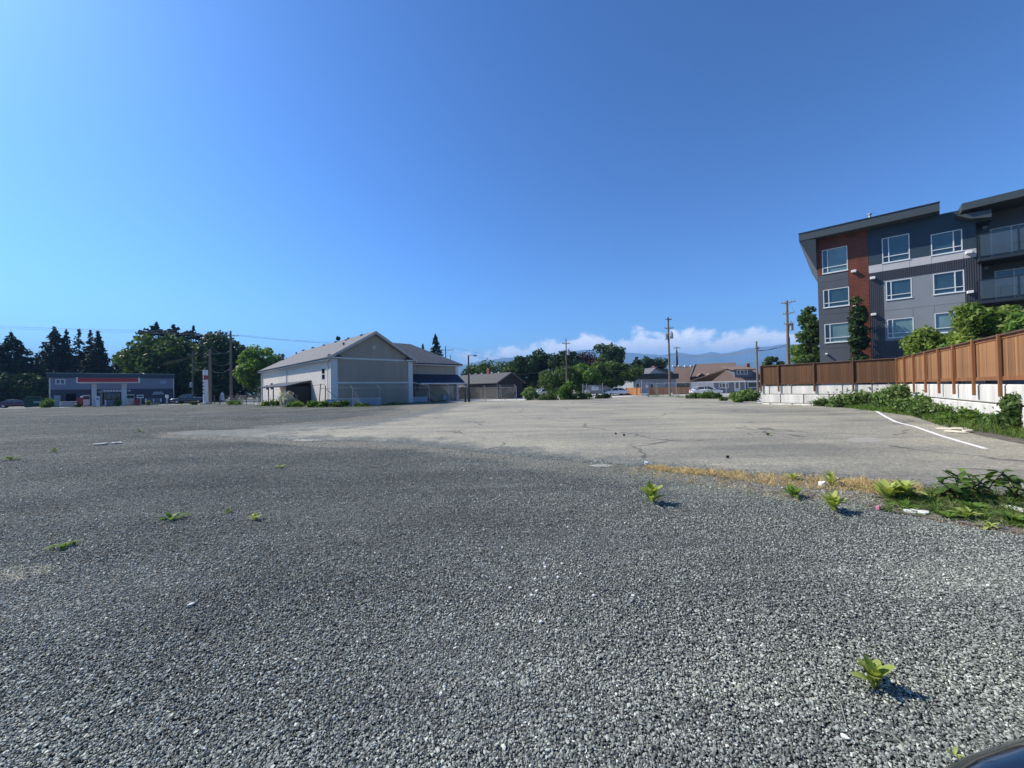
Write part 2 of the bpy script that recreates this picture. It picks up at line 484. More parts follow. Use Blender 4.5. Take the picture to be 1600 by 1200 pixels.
M['block'] = plain('block', (0.58, 0.55, 0.50), 0.85, 0.26, 2.2, streak=True, b_s=0.35, b_scale=14, rnd=0.07)
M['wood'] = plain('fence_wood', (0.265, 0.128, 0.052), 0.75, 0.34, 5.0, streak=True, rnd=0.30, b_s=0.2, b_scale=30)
M['wood_shaded'] = plain('shaded_fence_wood', (0.100, 0.043, 0.015), 0.75, 0.25, 5.0, streak=True, rnd=0.22, b_s=0.2, b_scale=30)  # darker copy of the fence wood, grazing-sun shade painted into the colour
M['post_shaded'] = plain('shaded_post_wood', (0.09, 0.036, 0.014), 0.75, 0.25, 5.0, streak=True, rnd=0.10)  # posts of the same section, shade painted in likewise
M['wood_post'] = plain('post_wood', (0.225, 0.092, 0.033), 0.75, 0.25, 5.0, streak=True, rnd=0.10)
M['wood_cap'] = plain('cap_wood', (0.10, 0.055, 0.035), 0.8, 0.25, 3.0)
M['orange_wood'] = plain('orange_wood', (0.42, 0.19, 0.07), 0.8, 0.25, 3.0, streak=True, rnd=0.15)
M['pole'] = plain('pole_wood', (0.16, 0.13, 0.105), 0.9, 0.3, 2.0, streak=True, b_s=0.4)
M['pole_dark'] = plain('pole_dark', (0.045, 0.04, 0.04), 0.9, 0.3, 2.0, streak=True)
M['galv'] = plain('galvanised', (0.42, 0.43, 0.44), 0.5, 0.15, 5.0, metal=0.3)
M['wire'] = plain('wire', (0.05, 0.05, 0.055), 0.6)
M['wire_light'] = plain('wire_light', (0.20, 0.21, 0.23), 0.5)
M['white'] = plain('white_paint', (0.78, 0.77, 0.75), 0.6, 0.07, 2.0, streak=True)
M['trim'] = plain('white_trim', (0.62, 0.63, 0.62), 0.6, 0.07, 2.0, streak=True)
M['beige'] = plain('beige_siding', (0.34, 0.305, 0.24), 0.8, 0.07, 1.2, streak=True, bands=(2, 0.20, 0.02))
M['beige_lit'] = plain('sunlit_shingle_siding', (0.74, 0.67, 0.58), 0.8, 0.10, 1.5, bands=(2, 0.24, 0.03))  # lit copy of the beige, sun on the long wall put into its colour
M['beige_trim'] = plain('beige_trim', (0.48, 0.46, 0.41), 0.7, 0.06, 1.5)
M['shingle'] = plain('grey_shingle', (0.150, 0.150, 0.155), 0.9, 0.22, 2.5, b_s=0.5, b_scale=9, bands=(2, 0.09, 0.02))
M['shingle_dark'] = plain('dark_shingle', (0.085, 0.083, 0.085), 0.9, 0.2, 3.0, b_s=0.4, b_scale=9)
M['shingle_brown'] = plain('brown_shingle', (0.185, 0.125, 0.095), 0.9, 0.2, 3.0, b_s=0.4, b_scale=9)
M['navy'] = plain('navy_awning', (0.010, 0.020, 0.048), 0.6, 0.2, 3)
M['black'] = plain('black_paint', (0.018, 0.017, 0.018), 0.6, 0.3, 3, streak=True)
M['blackwood'] = plain('black_siding', (0.026, 0.022, 0.021), 0.75, 0.2, 3, streak=True, bands=(0, 0.25, 0.01))
M['darkin'] = plain('dark_interior', (0.012, 0.012, 0.014), 0.9)
M['glass'] = glassmat('window_glass')
M['blind'] = plain('blind', (0.30, 0.42, 0.42), 0.5, 0.05, 1.0)
M['vinyl'] = plain('vinyl_frame', (0.66, 0.68, 0.68), 0.45, 0.04)
M['teal_glass'] = glassmat('teal_glass', (0.028, 0.070, 0.085), 0.05)
M['blind_glass'] = glassmat('glass_over_blind', (0.17, 0.27, 0.26), 0.12)
M['dark_glass'] = glassmat('dark_glass', (0.010, 0.014, 0.018), 0.04)
M['balcony_glass'] = see_glass('balcony_glass')
M['charcoal'] = plain('charcoal_panel', (0.085, 0.092, 0.105), 0.6, 0.07, 0.8, rnd=0.03)
M['slate_panel'] = plain('slate_blue_panel', (0.030, 0.052, 0.075), 0.6, 0.10, 0.8)
M['grey_panel'] = plain('grey_panel', (0.235, 0.25, 0.26), 0.6, 0.05, 0.8, rnd=0.03)
M['pale_panel'] = plain('pale_panel', (0.50, 0.48, 0.47), 0.6, 0.05, 0.8)
M['rib'] = plain('ribbed_metal', (0.085, 0.084, 0.088), 0.5, 0.1, 2, streak=True, metal=0.2)
M['redwood'] = plain('red_wood_cladding', (0.15, 0.040, 0.018), 0.55, 0.35, 1.5, streak=False, b_s=0.2)
M['fascia'] = plain('fascia', (0.060, 0.072, 0.078), 0.5, 0.08)
M['soffit'] = plain('soffit', (0.10, 0.115, 0.125), 0.7, 0.08)
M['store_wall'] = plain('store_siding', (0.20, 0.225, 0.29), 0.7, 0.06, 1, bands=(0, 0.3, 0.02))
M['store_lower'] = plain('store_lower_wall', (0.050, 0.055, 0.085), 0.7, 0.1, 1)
M['red'] = plain('red_fascia', (0.50, 0.035, 0.035), 0.4, 0.08, 1.5)
M['red2'] = plain('red_metal', (0.40, 0.06, 0.04), 0.5, 0.2, 3)
M['green_metal'] = plain('green_container', (0.015, 0.055, 0.035), 0.6, 0.2)
M['bluegrey'] = plain('blue_grey_siding', (0.12, 0.135, 0.175), 0.7, 0.06, 1, bands=(2, 0.15, 0.015))
M['greygreen'] = plain('grey_green_stucco', (0.27, 0.30, 0.32), 0.8, 0.06, 1)
M['brickred'] = plain('red_brick', (0.22, 0.085, 0.06), 0.85, 0.2, 4)
M['metal_dark'] = plain('dark_metal', (0.04, 0.045, 0.05), 0.4, 0.1, metal=0.3)
M['grey_box'] = plain('grey_box', (0.30, 0.36, 0.42), 0.5)
M['tyre'] = plain('tyre', (0.02, 0.02, 0.02), 0.9)
M['rim'] = plain('rim', (0.5, 0.5, 0.52), 0.3, metal=0.7)
M['lampred'] = plain('tail_lamp', (0.35, 0.01, 0.01), 0.3)
M['lens'] = plain('lens', (0.7, 0.72, 0.75), 0.15)
M['pink'] = plain('pink_plastic', (0.60, 0.20, 0.30), 0.5)
M['paper'] = plain('pale_sheet', (0.72, 0.70, 0.66), 0.8, 0.08, 3)
M['cardboard'] = plain('cardboard', (0.66, 0.60, 0.47), 0.85, 0.1, 3)
M['bark'] = plain('bark', (0.09, 0.07, 0.055), 0.95, 0.3, 4, b_s=0.6)
M['line'] = plain('line_paint', (0.74, 0.73, 0.70), 0.7, 0.12, 6)
M['patch'] = plain('pale_patch', (0.29, 0.275, 0.235), 0.9, 0.12, 3)
M['straw'] = leafmat('dry_grass', (0.34, 0.23, 0.11), (0.68, 0.52, 0.28), 0.25, 0.8)
M['leaf_dark'] = leafmat('leaf_dark', (0.016, 0.036, 0.015), (0.050, 0.084, 0.028), 0.22)
M['leaf_mid'] = leafmat('leaf_mid', (0.034, 0.070, 0.020), (0.105, 0.160, 0.042), 0.3)
M['leaf_light'] = leafmat('leaf_light', (0.055, 0.12, 0.022), (0.17, 0.26, 0.055), 0.38)
M['leaf_yellow'] = leafmat('leaf_yellow', (0.10, 0.16, 0.030), (0.26, 0.33, 0.075), 0.4)
M['leaf_red'] = leafmat('leaf_purple', (0.035, 0.016, 0.018), (0.085, 0.045, 0.040), 0.2)
M['leaf_fir'] = leafmat('fir_needles', (0.010, 0.022, 0.014), (0.035, 0.058, 0.030), 0.08, 0.7)
M['leaf_bram'] = leafmat('bramble_leaf', (0.055, 0.11, 0.030), (0.18, 0.26, 0.075), 0.3, 0.45, dead=(0.30, 0.30, 0.16))
M['litter'] = leafmat('leaf_litter', (0.10, 0.060, 0.035), (0.36, 0.26, 0.17), 0.05, 0.9)
M['weed_grass'] = leafmat('weed_grass', (0.05, 0.10, 0.02), (0.16, 0.23, 0.06), 0.35, 0.6, dead=(0.35, 0.27, 0.12))
M['mullein'] = leafmat('mullein_leaf', (0.20, 0.27, 0.06), (0.44, 0.48, 0.15), 0.35, 0.7)
M['blossom'] = leafmat('pale_blossom', (0.30, 0.30, 0.25), (0.62, 0.60, 0.55), 0.2, 0.8)
M['forest'] = plain('forest_slope', (0.045, 0.065, 0.045), 0.95, 0.4, 0.004)
# ------------------------------------------------------------------ foliage
rng = np.random.default_rng(7)
random.seed(11)

def leaf_quads(C, N, size, aspect=0.55, tone=None, droop=None):
    """rhombic leaves: centres, normals -> verts, faces, tone per vertex"""
    n = len(C)
    N = N / np.maximum(np.linalg.norm(N, axis=1, keepdims=True), 1e-6)
    R = rng.normal(size=(n, 3))
    if droop is not None: R = R * 0.5 + droop
    U = R - (R * N).sum(1, keepdims=True) * N
    U /= np.maximum(np.linalg.norm(U, axis=1, keepdims=True), 1e-6)
    W = np.cross(N, U)
    s = (size * rng.uniform(0.6, 1.35, n))[:, None] if np.isscalar(size) else size[:, None]
    fold = N * s * 0.12
    V = np.stack([C - U * s, C - W * s * aspect + fold, C + U * s, C + W * s * aspect + fold], 1).reshape(-1, 3)
    Fq = np.arange(n * 4).reshape(-1, 4)
    t = rng.uniform(0, 1, n) if tone is None else tone
    return V, Fq, np.repeat(t, 4)

def clump_points(clumps, n, inner=0.45):
    """points near the surface of a set of ellipsoid clumps [(cx,cy,cz,rx,ry,rz)]"""
    cl = np.array(clumps, dtype=float)
    w = (cl[:, 3] * cl[:, 5]); w /= w.sum()
    idx = rng.choice(len(cl), n, p=w)
    d = rng.normal(size=(n, 3)); d /= np.linalg.norm(d, axis=1, keepdims=True)
    r = rng.uniform(inner ** 3, 1.0, n) ** (1 / 3.) * rng.uniform(0.85, 1.12, n)
    Cn = cl[idx, :3] + d * r[:, None] * cl[idx, 3:6]
    t = np.clip(rng.normal(0.45, 0.22, n) + (rng.uniform(-.2, .2, len(cl)))[idx], 0, 1)
    return Cn, d + rng.normal(size=(n, 3)) * 0.55, t

def envelope(w, d, h, z0, n, rc, seed, top=0.5, flat=0.0):
    """clump centres filling an uneven crown of width w, depth d, height h above z0"""
    r = random.Random(seed); out = []
    tries = 0
    while len(out) < n and tries < n * 60:
        tries += 1
        a = r.uniform(0, 2 * math.pi); u = r.uniform(-1, 1); rr = r.uniform(0.35, 1.0) ** 0.6
        x = math.cos(a) * math.sqrt(1 - u * u) * rr; y = math.sin(a) * math.sqrt(1 - u * u) * rr; z = u * rr
        if z < 0: x *= 1 + flat; y *= 1 + flat
        k = rc * r.uniform(0.65, 1.25)
        out.append((x * (w / 2 - k * .5), y * (d / 2 - k * .5), z0 + h / 2 + z * (h / 2 - k * 0.5), k, k, k * r.uniform(0.7, 0.95)))
    return out

def branches(mb, h0, clumps, r0, n=9, seed=0, base=(0, 0, 0)):
    r = random.Random(seed)
    for c in r.sample(clumps, min(n, len(clumps))):
        z = h0 * r.uniform(0.6, 0.95)
        mb.cyl((base[0], base[1], z), (c[0], c[1], c[2]), r0 * 0.45, r0 * 0.12, 5)

def broadleaf(name, label, px, Y, y_top, width_px, mat='leaf_mid', seed=1, leaf=0.30, n=4200, z0=None, cat='tree', group=None,
              depth=None, y_base=None, clumps=26, rc=0.19, trunk=True, extra=None, flat=0.0, z=0.0, fuzz=0.0):
    """tree whose crown is width_px wide, its top at picture row y_top"""
    loc = GD(px, Y, z)
    H = HZ(px, y_top, Y) - z
    w = width_px / F * Y * (1.16 if Y > 70 else 1.05)
    if Y > 70: n = int(n * 1.35)
    d = depth or w * 0.85
    zb = 0.22 * H if z0 is None else z0
    cl = envelope(w, d, H - zb, zb, clumps, rc * min(w, (H - zb) * 1.3), seed, flat=flat)
    if extra: cl += extra
    t = thing(name, label, cat, loc, 0, group)
    C_, N_, tn = clump_points(cl, n)
    if fuzz:
        k_ = rng.uniform(0, 1, n) < .3
        C_[k_] += rng.normal(0, 1, (k_.sum(), 3)) * fuzz * np.array([1, 1, .8])
    C_[:, 2] = np.maximum(C_[:, 2], 0.03)
    V, Fq, tt = leaf_quads(C_, N_, leaf, tone=tn)
    link('crown', mesh_np('crown', V, Fq, M[mat], {'tone': tt}), t)
    if trunk:
        mb = MB(); r0 = max(0.07, H * 0.022)
        mb.cyl((0, 0, -0.05), (r0 * .4, 0, H * 0.3), r0, r0 * 0.8, 9); mb.cyl((r0 * .4, 0, H * 0.3), (0, r0 * .5, H * 0.72), r0 * 0.8, r0 * 0.3, 8)
        branches(mb, H * 0.6, cl, r0, 9, seed)
        mb.build('trunk', M['bark'], t)
    return t

def conifer(label, px, Y, y_top, width_px, seed=1, n_lv=30, droop=0.35, open_=0.0, skirt=0.06, power=0.85, cat='tree', upturn=0.0, group=None, name='fir_tree', leafk=1.0):
    loc = GD(px, Y); H = HZ(px, y_top, Y); R0 = width_px / F * Y / 2 * 1.15
    r = np.random.default_rng(seed)
    t = thing(name, label, cat, loc, 0, group)
    Cs = []; Ns = []; mbt = MB()
    mbt.cyl((0, 0, 0), (0, 0, H * 0.97), H * 0.018, 0.03, 8)
    for i in range(n_lv):
        f = i / (n_lv - 1)
        z = H * (skirt + (0.985 - skirt) * f)
        L = R0 * (1 - f) ** power * (1 + 0.05) + 0.12
        nb = int(10 + 7 * (1 - f))
        for k in range(nb):
            if r.uniform() < open_: continue
            a = r.uniform(0, 2 * math.pi); Lb = L * r.uniform(0.62, 1.15)
            zz = z + r.uniform(-.5, .5) * H / n_lv
            m_ = max(5, int(Lb / 0.12))
            s = r.uniform(0.12, 1.0, m_) ** 0.8
            side = r.normal(0, 0.14, m_) * Lb * (0.35 + 0.65 * (1 - s))
            x = np.cos(a) * s * Lb - np.sin(a) * side; y = np.sin(a) * s * Lb + np.cos(a) * side
            h = zz - droop * Lb * s + upturn * Lb * s * s - r.uniform(0, 0.25, m_)
            Cs.append(np.stack([x, y, h], 1))
            nn = np.stack([np.cos(a) * 0.4 + r.normal(0, .5, m_), np.sin(a) * 0.4 + r.normal(0, .5, m_), r.uniform(0.1, 0.9, m_)], 1); Ns.append(nn)
            if k % 3 == 0: mbt.cyl((0, 0, zz), (math.cos(a) * Lb * .8, math.sin(a) * Lb * .8, zz - droop * Lb * .8 + upturn * Lb * .64), 0.05, 0.015, 3, cap=False)
    C_ = np.concatenate(Cs); N_ = np.concatenate(Ns)
    C_[:, 2] = np.maximum(C_[:, 2], 0.1)
    V, Fq, tt = leaf_quads(C_, N_, 0.36 * leafk, aspect=0.42, droop=np.array([0, 0, -0.6]))
    link('crown', mesh_np('crown', V, Fq, M['leaf_fir'], {'tone': tt}), t)
    mbt.build('trunk', M['bark'], t)
    return t

# ------------------------------------------------------------------ the ground
def interp(x, pts):
    xs = [p[0] for p in pts]; ys = [p[1] for p in pts]
    return np.interp(x, xs, ys)

def sheet(name, pts, z, mat, kind='structure'):
    mb = MB(); mb.add([(p[0], p[1], z) for p in pts], [tuple(range(len(pts)))])
    o = mb.build(name, mat); return tag(o, kind=kind)

# far ground to the horizon
mb = MB(); R_ = 9000
ringn = 48
mb.add([(0, 0, -0.06)] + [(R_ * math.cos(2 * math.pi * k / ringn), R_ * math.sin(2 * math.pi * k / ringn), -0.06) for k in range(ringn)],
       [(0, 1 + k, 1 + (k + 1) % ringn) for k in range(ringn)])
tag(mb.build('ground', M['ground']), kind='structure')

# near edge and far edge of the old asphalt, picture rows per column
A_NEAR = [(268, 679), (300, 681), (400, 684), (480, 690), (560, 690), (640, 693), (700, 702), (800, 712), (900, 722), (1010, 729),
          (1100, 737), (1200, 745), (1300, 753), (1400, 762), (1500, 768), (1600, 776), (1900, 810)]
A_FAR = [(268, 676), (300, 674), (380, 670), (440, 666), (520, 661), (600, 654), (650, 646), (680, 638), (692, 631), (702, 628.6),
         (830, 625.5), (950, 623.5), (985, 620), (1000, 617.5), (1040, 617.5), (1060, 621.5), (1180, 624.5), (1190, 631), (1260, 632), (1300, 636), (1380, 640), (1430, 650),
         (1470, 664), (1530, 678), (1600, 692), (1900, 760)]
def edge_noise(px, seed, amp):
    return amp * (np.sin(px * 0.031 + seed) + 0.6 * np.sin(px * 0.083 + 2.1 * seed) + 0.4 * np.sin(px * 0.21 + 3.7 * seed))
nu = 560; nv = 46
V = np.zeros((nu, nv, 3)); E = np.zeros((nu, nv))
for i in range(nu):
    px = 262 + (1900 - 262) * i / (nu - 1)
    yn = float(interp(px, A_NEAR)) + edge_noise(px, 1.0, 1.3); yf = float(interp(px, A_FAR))
    if px < 690: yf += edge_noise(px, 2.0, 0.8)
    g0 = G(px, max(yn, yf + 0.4)); g1 = G(px, yf)
    r0 = math.hypot(g0.x, g0.y); r1 = math.hypot(g1.x, g1.y); ux, uy = g0.x / r0, g0.y / r0
    for j in range(nv):
        r = r0 * (r1 / r0) ** (j / (nv - 1))
        V[i, j] = (ux * r, uy * r, 0.004)
        dn = (r - r0); df = (r1 - r) if px < 690 else 99
        ry_ = hz(px) + 960.0 / max(V[i, j, 1], 1)
        pxb = float(np.interp(ry_, [628, 631, 638, 646, 654, 661, 670], [700, 692, 680, 650, 600, 520, 400]))
        e2 = min(.9, max(0, 1 - (px - pxb) / 75.0)) if ry_ < 668 and px > pxb - 3 else 0
        E[i, j] = max(0, e2, 1 - min(dn / (1.6 if px > 1000 else 1.6 + 2.2 * min(1, (1000 - px) / 300)), df / 9.0))
idx = np.arange(nu * nv).reshape(nu, nv)
Fq = np.stack([idx[:-1, :-1], idx[1:, :-1], idx[1:, 1:], idx[:-1, 1:]], -1).reshape(-1, 4)
tag(link('asphalt', mesh_np('asphalt', V.reshape(-1, 3), Fq, M['asphalt'], {'edge': E.ravel()})), kind='structure')

# gravel lot
LOT_FAR = [(-2000, 40), (-400, 58), (0, 65), (110, 63.5), (250, 64), (330, 66), (395, 61), (440, 53), (500, 46), (560, 45), (640, 50), (700, 54), (760, 54),
           (830, 52), (960, 57), (1000, 62), (1050, 60), (1190, 31.5), (1404, 24), (1600, 11.5), (2400, 7)]
xs = np.arange(-100, 34, 0.6); ys = np.arange(-14, 68, 0.6)
X, Yg = np.meshgrid(xs, ys, indexing='ij')
pxx = np.where(Yg > 0.5, 800 + 600 * X / np.maximum(Yg, 0.5), np.where(X < 0, -2000, 2400))
zf = interp(pxx.ravel(), LOT_FAR).reshape(X.shape)
ok = (Yg < zf) | (Yg < 6)
# asphalt margin dust
yrow = hz(pxx) + 960.0 / np.maximum(Yg, 0.5)
near = interp(pxx.ravel(), A_NEAR).reshape(X.shape)
dist = np.where((Yg > 1) & (pxx > 240) & (pxx < 1700), np.abs(Yg - 960.0 / np.maximum(near - hz(pxx), 1)), 99)
dustv = np.clip(1 - dist / 2.6, 0, 1)
far_strip = (pxx < 640) & (Yg > 22) & (Yg < 45)
dustv = np.maximum(dustv, np.where(far_strip & (pxx > 300), 0.42, 0))
pxb_ = np.interp(yrow.ravel(), [628, 631, 638, 646, 654, 661, 670], [700, 692, 680, 650, 600, 520, 400]).reshape(X.shape)
dustv = np.maximum(dustv, np.where((Yg > 18) & (pxx > 330) & (yrow < 668), np.clip(1.05 - (pxb_ - pxx) / 110, 0, 1), 0))
idx = np.arange(X.size).reshape(X.shape)
Fq = np.stack([idx[:-1, :-1], idx[1:, :-1], idx[1:, 1:], idx[:-1, 1:]], -1)
Fq = Fq[ok[:-1, :-1] & ok[1:, 1:]].reshape(-1, 4)
Z = np.zeros_like(X)
tag(link('gravel_lot', mesh_np('gravel_lot', np.stack([X, Yg, Z], -1).reshape(-1, 3), Fq, M['gravel'], {'dust': dustv.ravel()})), kind='structure')

# street and forecourt beyond the lot
def gd(px, Y, z=0.0):
    g = GD(px, Y); return (g.x, g.y)
sheet('street', [(-260, 20), (-100, 56), gd(0, 66), gd(250, 64), gd(410, 60), gd(470, 66), (-14, 90), (-30, 130), (-170, 110), (-320, 60)], -0.024, M['road'])
sheet('sidewalk', [gd(-300, 61), gd(0, 65.4), gd(110, 63.2), gd(112, 64.6), gd(0, 66.8), gd(-300, 62.5)], -0.010, M['concrete'])
sheet('sidewalk', [gd(300, 60.5), gd(385, 58), gd(445, 50), gd(447, 53), gd(412, 62), gd(300, 65)], -0.010, M['concrete'])
sheet('parking_area', [gd(700, 52), gd(830, 51), gd(985, 56), gd(1190, 32), (40, 34), (60, 80), (30, 110), (-20, 110), gd(690, 70)], -0.016, M['concrete'])
# soil verge along the retaining wall and strip of soil between asphalt and gravel
sheet('soil_verge', [G(px, y + 0.6)[:2] for px, y in [(1190, 630.6), (1260, 632), (1300, 636), (1380, 640), (1430, 650), (1470, 664), (1530, 680), (1600, 694), (1900, 765)]]
      + [(24.5, 6), (24.6, 23.4), (20.6, 30.4)], 0.010, M['soil'])
strip = [(1100, 738), (1150, 741), (1200, 745), (1260, 748), (1320, 752), (1400, 760), (1470, 764), (1540, 768), (1600, 773), (1760, 792), (1800, 862), (1700, 850), (1600, 836), (1540, 826), (1480, 815),
         (1420, 806), (1370, 795), (1320, 779), (1260, 775), (1200, 770), (1150, 757)]
sheet('soil_strip', [G(px, y)[:2] for px, y in strip], 0.012, M['soil'])

# painted line on the asphalt and pale worn patches
lp = [(1362, 638.5), (1385, 652), (1400, 659.5), (1430, 667), (1470, 681), (1500, 690), (1540, 701.5)]
mb = MB()
for (a, b_) in zip(lp[:-1], lp[1:]):
    p0 = G(*a); p1 = G(*b_); w0 = 0.055
    d = (p1 - p0).normalized(); n_ = Vector((-d.y, d.x, 0)) * w0
    mb.add([(q.x, q.y, 0.008) for q in (p0 - n_, p1 - n_, p1 + n_, p0 + n_)], [(0, 1, 2, 3)])
tag(mb.build('painted_line', M['line']), kind='structure')
def patch(px, py, wpx, hpx, mat='patch', z=0.008, seed=0, nm='worn_patch'):
    r = random.Random(seed); pts = []
    for k in range(16):
        a = 2 * math.pi * k / 16; kx = r.uniform(0.75, 1.1)
        g = G(px + wpx / 2 * math.cos(a) * kx, py - hpx / 2 * math.sin(a) * r.uniform(0.7, 1.1)); pts.append((g.x, g.y))
    sheet(nm, pts, z, M[mat])
patch(1352, 688, 62, 10, seed=3); patch(940, 728, 40, 5, seed=4)
for k, (a, b_, c, d) in enumerate([(480, 688, 50, 3), (590, 667, 60, 2.0), (1400, 667, 22, 2), (1545, 693, 50, 2), (1100, 636, 70, 1.2), (1330, 641, 14, 1.2), (880, 648, 60, 1.2), (1240, 633, 30, 1)]):
    patch(a, b_, c, d, seed=10 + k)

# mountains: profile row per column, seen at 6 km
PROF = [(560, 600), (640, 590), (690, 582), (720, 569), (757, 562), (785, 558), (815, 556.5), (845, 558), (880, 551), (915, 544.5), (950, 548), (985, 551), (1015, 552), (1035, 554), (1060, 548), (1080, 552.5),
        (1095, 552), (1112, 547.5), (1127, 551), (1140, 550), (1165, 544), (1200, 539), (1230, 536), (1270, 540), (1330, 542), (1400, 540), (1500, 538), (1700, 536), (2000, 538)]
def fbm1(x, seed=0):
    v = 0
    for o in range(6):
        v += math.sin(x * 2 ** o * 1.7 + seed * (o + 1) * 1.3) * math.cos(x * 2 ** o * 0.93 + o * 2.1 + seed) * 0.55 ** o
    return v
def mountain(name, prof, D, d0, d1, amp, seed, n=420, m=26):
    V = []; 
    for i in range(n):
        px = prof[0][0] + (prof[-1][0] - prof[0][0]) * i / (n - 1)
        u = (px - 800) / 600.0
        H = max(0, HZ(px, float(interp(px, prof)), D)) 
        for j in range(m):
            f = j / (m - 1)
            Yd = d0 + (d1 - d0) * f
            fr = (D - d0) / (d1 - d0)
            k = f / fr if f < fr else (1 - f) / (1 - fr)
            k = max(0, k) ** 0.85
            rid = 1 + 0.30 * (1 - k) * fbm1(u * 9 + f * 2.2 * math.sin(u * 11 + seed), seed)
            hh = H * k * rid + amp * fbm1(u * 30, seed) * k * 0.5 - 5 * (1 - k)
            V.append((u * Yd, Yd, hh))
    idx = np.arange(n * m).reshape(n, m)
    Fq = np.stack([idx[:-1, :-1], idx[1:, :-1], idx[1:, 1:], idx[:-1, 1:]], -1).reshape(-1, 4)
    me = mesh_np(name, np.array(V), Fq, M['forest']); me.polygons.foreach_set('use_smooth', [True] * len(me.polygons))
    tag(link(name, me), kind='structure')
mountain('mountain_range', PROF, 6000, 4600, 7600, 14, 1)
mountain('foothills', [(900, 604), (960, 596), (1000, 580), (1040, 575), (1100, 580), (1130, 574), (1165, 566), (1200, 560), (1235, 563), (1300, 570), (1500, 560), (1800, 552)], 4000, 3200, 4500, 10, 5)

# haze: one closed box of thin air
m = bpy.data.materials.new('haze'); m.use_nodes = True; nt = m.node_tree; nt.nodes.clear()
out = nd(nt, 'ShaderNodeOutputMaterial'); pv = nd(nt, 'ShaderNodeVolumePrincipled')
pv.inputs['Color'].default_value = (0.30, 0.57, 1.0, 1); pv.inputs['Density'].default_value = 0.00021; pv.inputs['Anisotropy'].default_value = 0.0
nt.links.new(pv.outputs[0], out.inputs['Volume'])
tag(MB().box(-9500, 9500, -9400, 9600, -1.2, 720).build('haze', m), kind='stuff')

# ------------------------------------------------------------------ loose stones
stone_col = bpy.data.collections.new('stones')      # not linked to the scene
for k in range(7):
    r = random.Random(100 + k); bm = bmesh.new()
    bmesh.ops.create_icosphere(bm, subdivisions=1, radius=1.0)
    for v in bm.verts:
        v.co *= r.uniform(0.72, 1.12); v.co.x *= 1.0; v.co.y *= 0.72; v.co.z *= 0.42
    # flatten a few sides for angular chips
    for _ in range(8):
        nrm = Vector((r.uniform(-1, 1), r.uniform(-1, 1), r.uniform(-.6, .6))).normalized(); lim = r.uniform(0.30, 0.52)
        for v in bm.verts:
            dd = v.co.dot(nrm)
            if dd > lim: v.co -= nrm * (dd - lim)
    me = bpy.data.meshes.new('stone'); bm.to_mesh(me); bm.free(); me.materials.append(M['stone'])
    o = bpy.data.objects.new('stone', me); stone_col.objects.link(o)

def scatter(name, pts, scales, seed):
    me = bpy.data.meshes.new(name); me.vertices.add(len(pts)); me.vertices.foreach_set('co', np.asarray(pts, dtype=np.float32).ravel())
    at = me.attributes.new('sc', 'FLOAT', 'POINT'); at.data.foreach_set('value', np.asarray(scales, dtype=np.float32))
    o = bpy.data.objects.new(name, me); COL.objects.link(o)
    ng = bpy.data.node_groups.new(name, 'GeometryNodeTree')
    ng.interface.new_socket(name='Geometry', in_out='INPUT', socket_type='NodeSocketGeometry')
    ng.interface.new_socket(name='Geometry', in_out='OUTPUT', socket_type='NodeSocketGeometry')
    gi = ng.nodes.new('NodeGroupInput'); go = ng.nodes.new('NodeGroupOutput')
    ci = ng.nodes.new('GeometryNodeCollectionInfo'); ci.inputs['Collection'].default_value = stone_col
    ci.inputs['Separate Children'].default_value = True; ci.inputs['Reset Children'].default_value = True
    iop = ng.nodes.new('GeometryNodeInstanceOnPoints'); iop.inputs['Pick Instance'].default_value = True
    m2p = ng.nodes.new('GeometryNodeMeshToPoints')
    rv = ng.nodes.new('FunctionNodeRandomValue'); rv.data_type = 'FLOAT_VECTOR'
    rv.inputs[0].default_value = (-0.45, -0.45, 0); rv.inputs[1].default_value = (0.45, 0.45, 6.283); rv.inputs['Seed'].default_value = seed
    na = ng.nodes.new('GeometryNodeInputNamedAttribute'); na.data_type = 'FLOAT'; na.inputs['Name'].default_value = 'sc'
    L = ng.links
    L.new(gi.outputs[0], m2p.inputs[0]); L.new(m2p.outputs[0], iop.inputs['Points']); L.new(ci.outputs[0], iop.inputs['Instance'])
    L.new(rv.outputs[0], iop.inputs['Rotation']); L.new(na.outputs[0], iop.inputs['Scale']); L.new(iop.outputs[0], go.inputs[0])
    md = o.modifiers.new('scatter', 'NODES'); md.node_group = ng
    return o

NS = 480000
NE = 260000
u = rng.uniform(-1.75, 1.75, NS + NE); zz = np.concatenate([rng.uniform(1.05 ** 2, 10.0 ** 2, NS) ** 0.5, 1.02 + np.abs(rng.normal(0, 2.3, NE))])
keep = rng.uniform(0, 1, NS + NE) < np.clip((10.5 - zz) / 4.5, 0, 1)
u = u[keep]; zz = zz[keep]
x = u * zz; pxs = 800 + 600 * u
ny = 960.0 / np.maximum(interp(pxs, A_NEAR) - hz(pxs), 1)
ny2 = np.where(pxs > 1350, 960.0 / np.maximum(interp(pxs, [(1350, 785), (1420, 806), (1480, 815), (1540, 826), (1600, 836), (1800, 862)]) - hz(pxs), 1), ny)
fade = np.clip((ny2 + 0.4 - zz) / 1.1, 0, 1); fade = np.where(pxs > 1350, (zz < ny2 + rng.normal(0, .05, len(zz))) * 1.0, fade)
k2 = rng.uniform(0, 1, len(zz)) < fade
x = x[k2]; zz = zz[k2]
n = len(x)
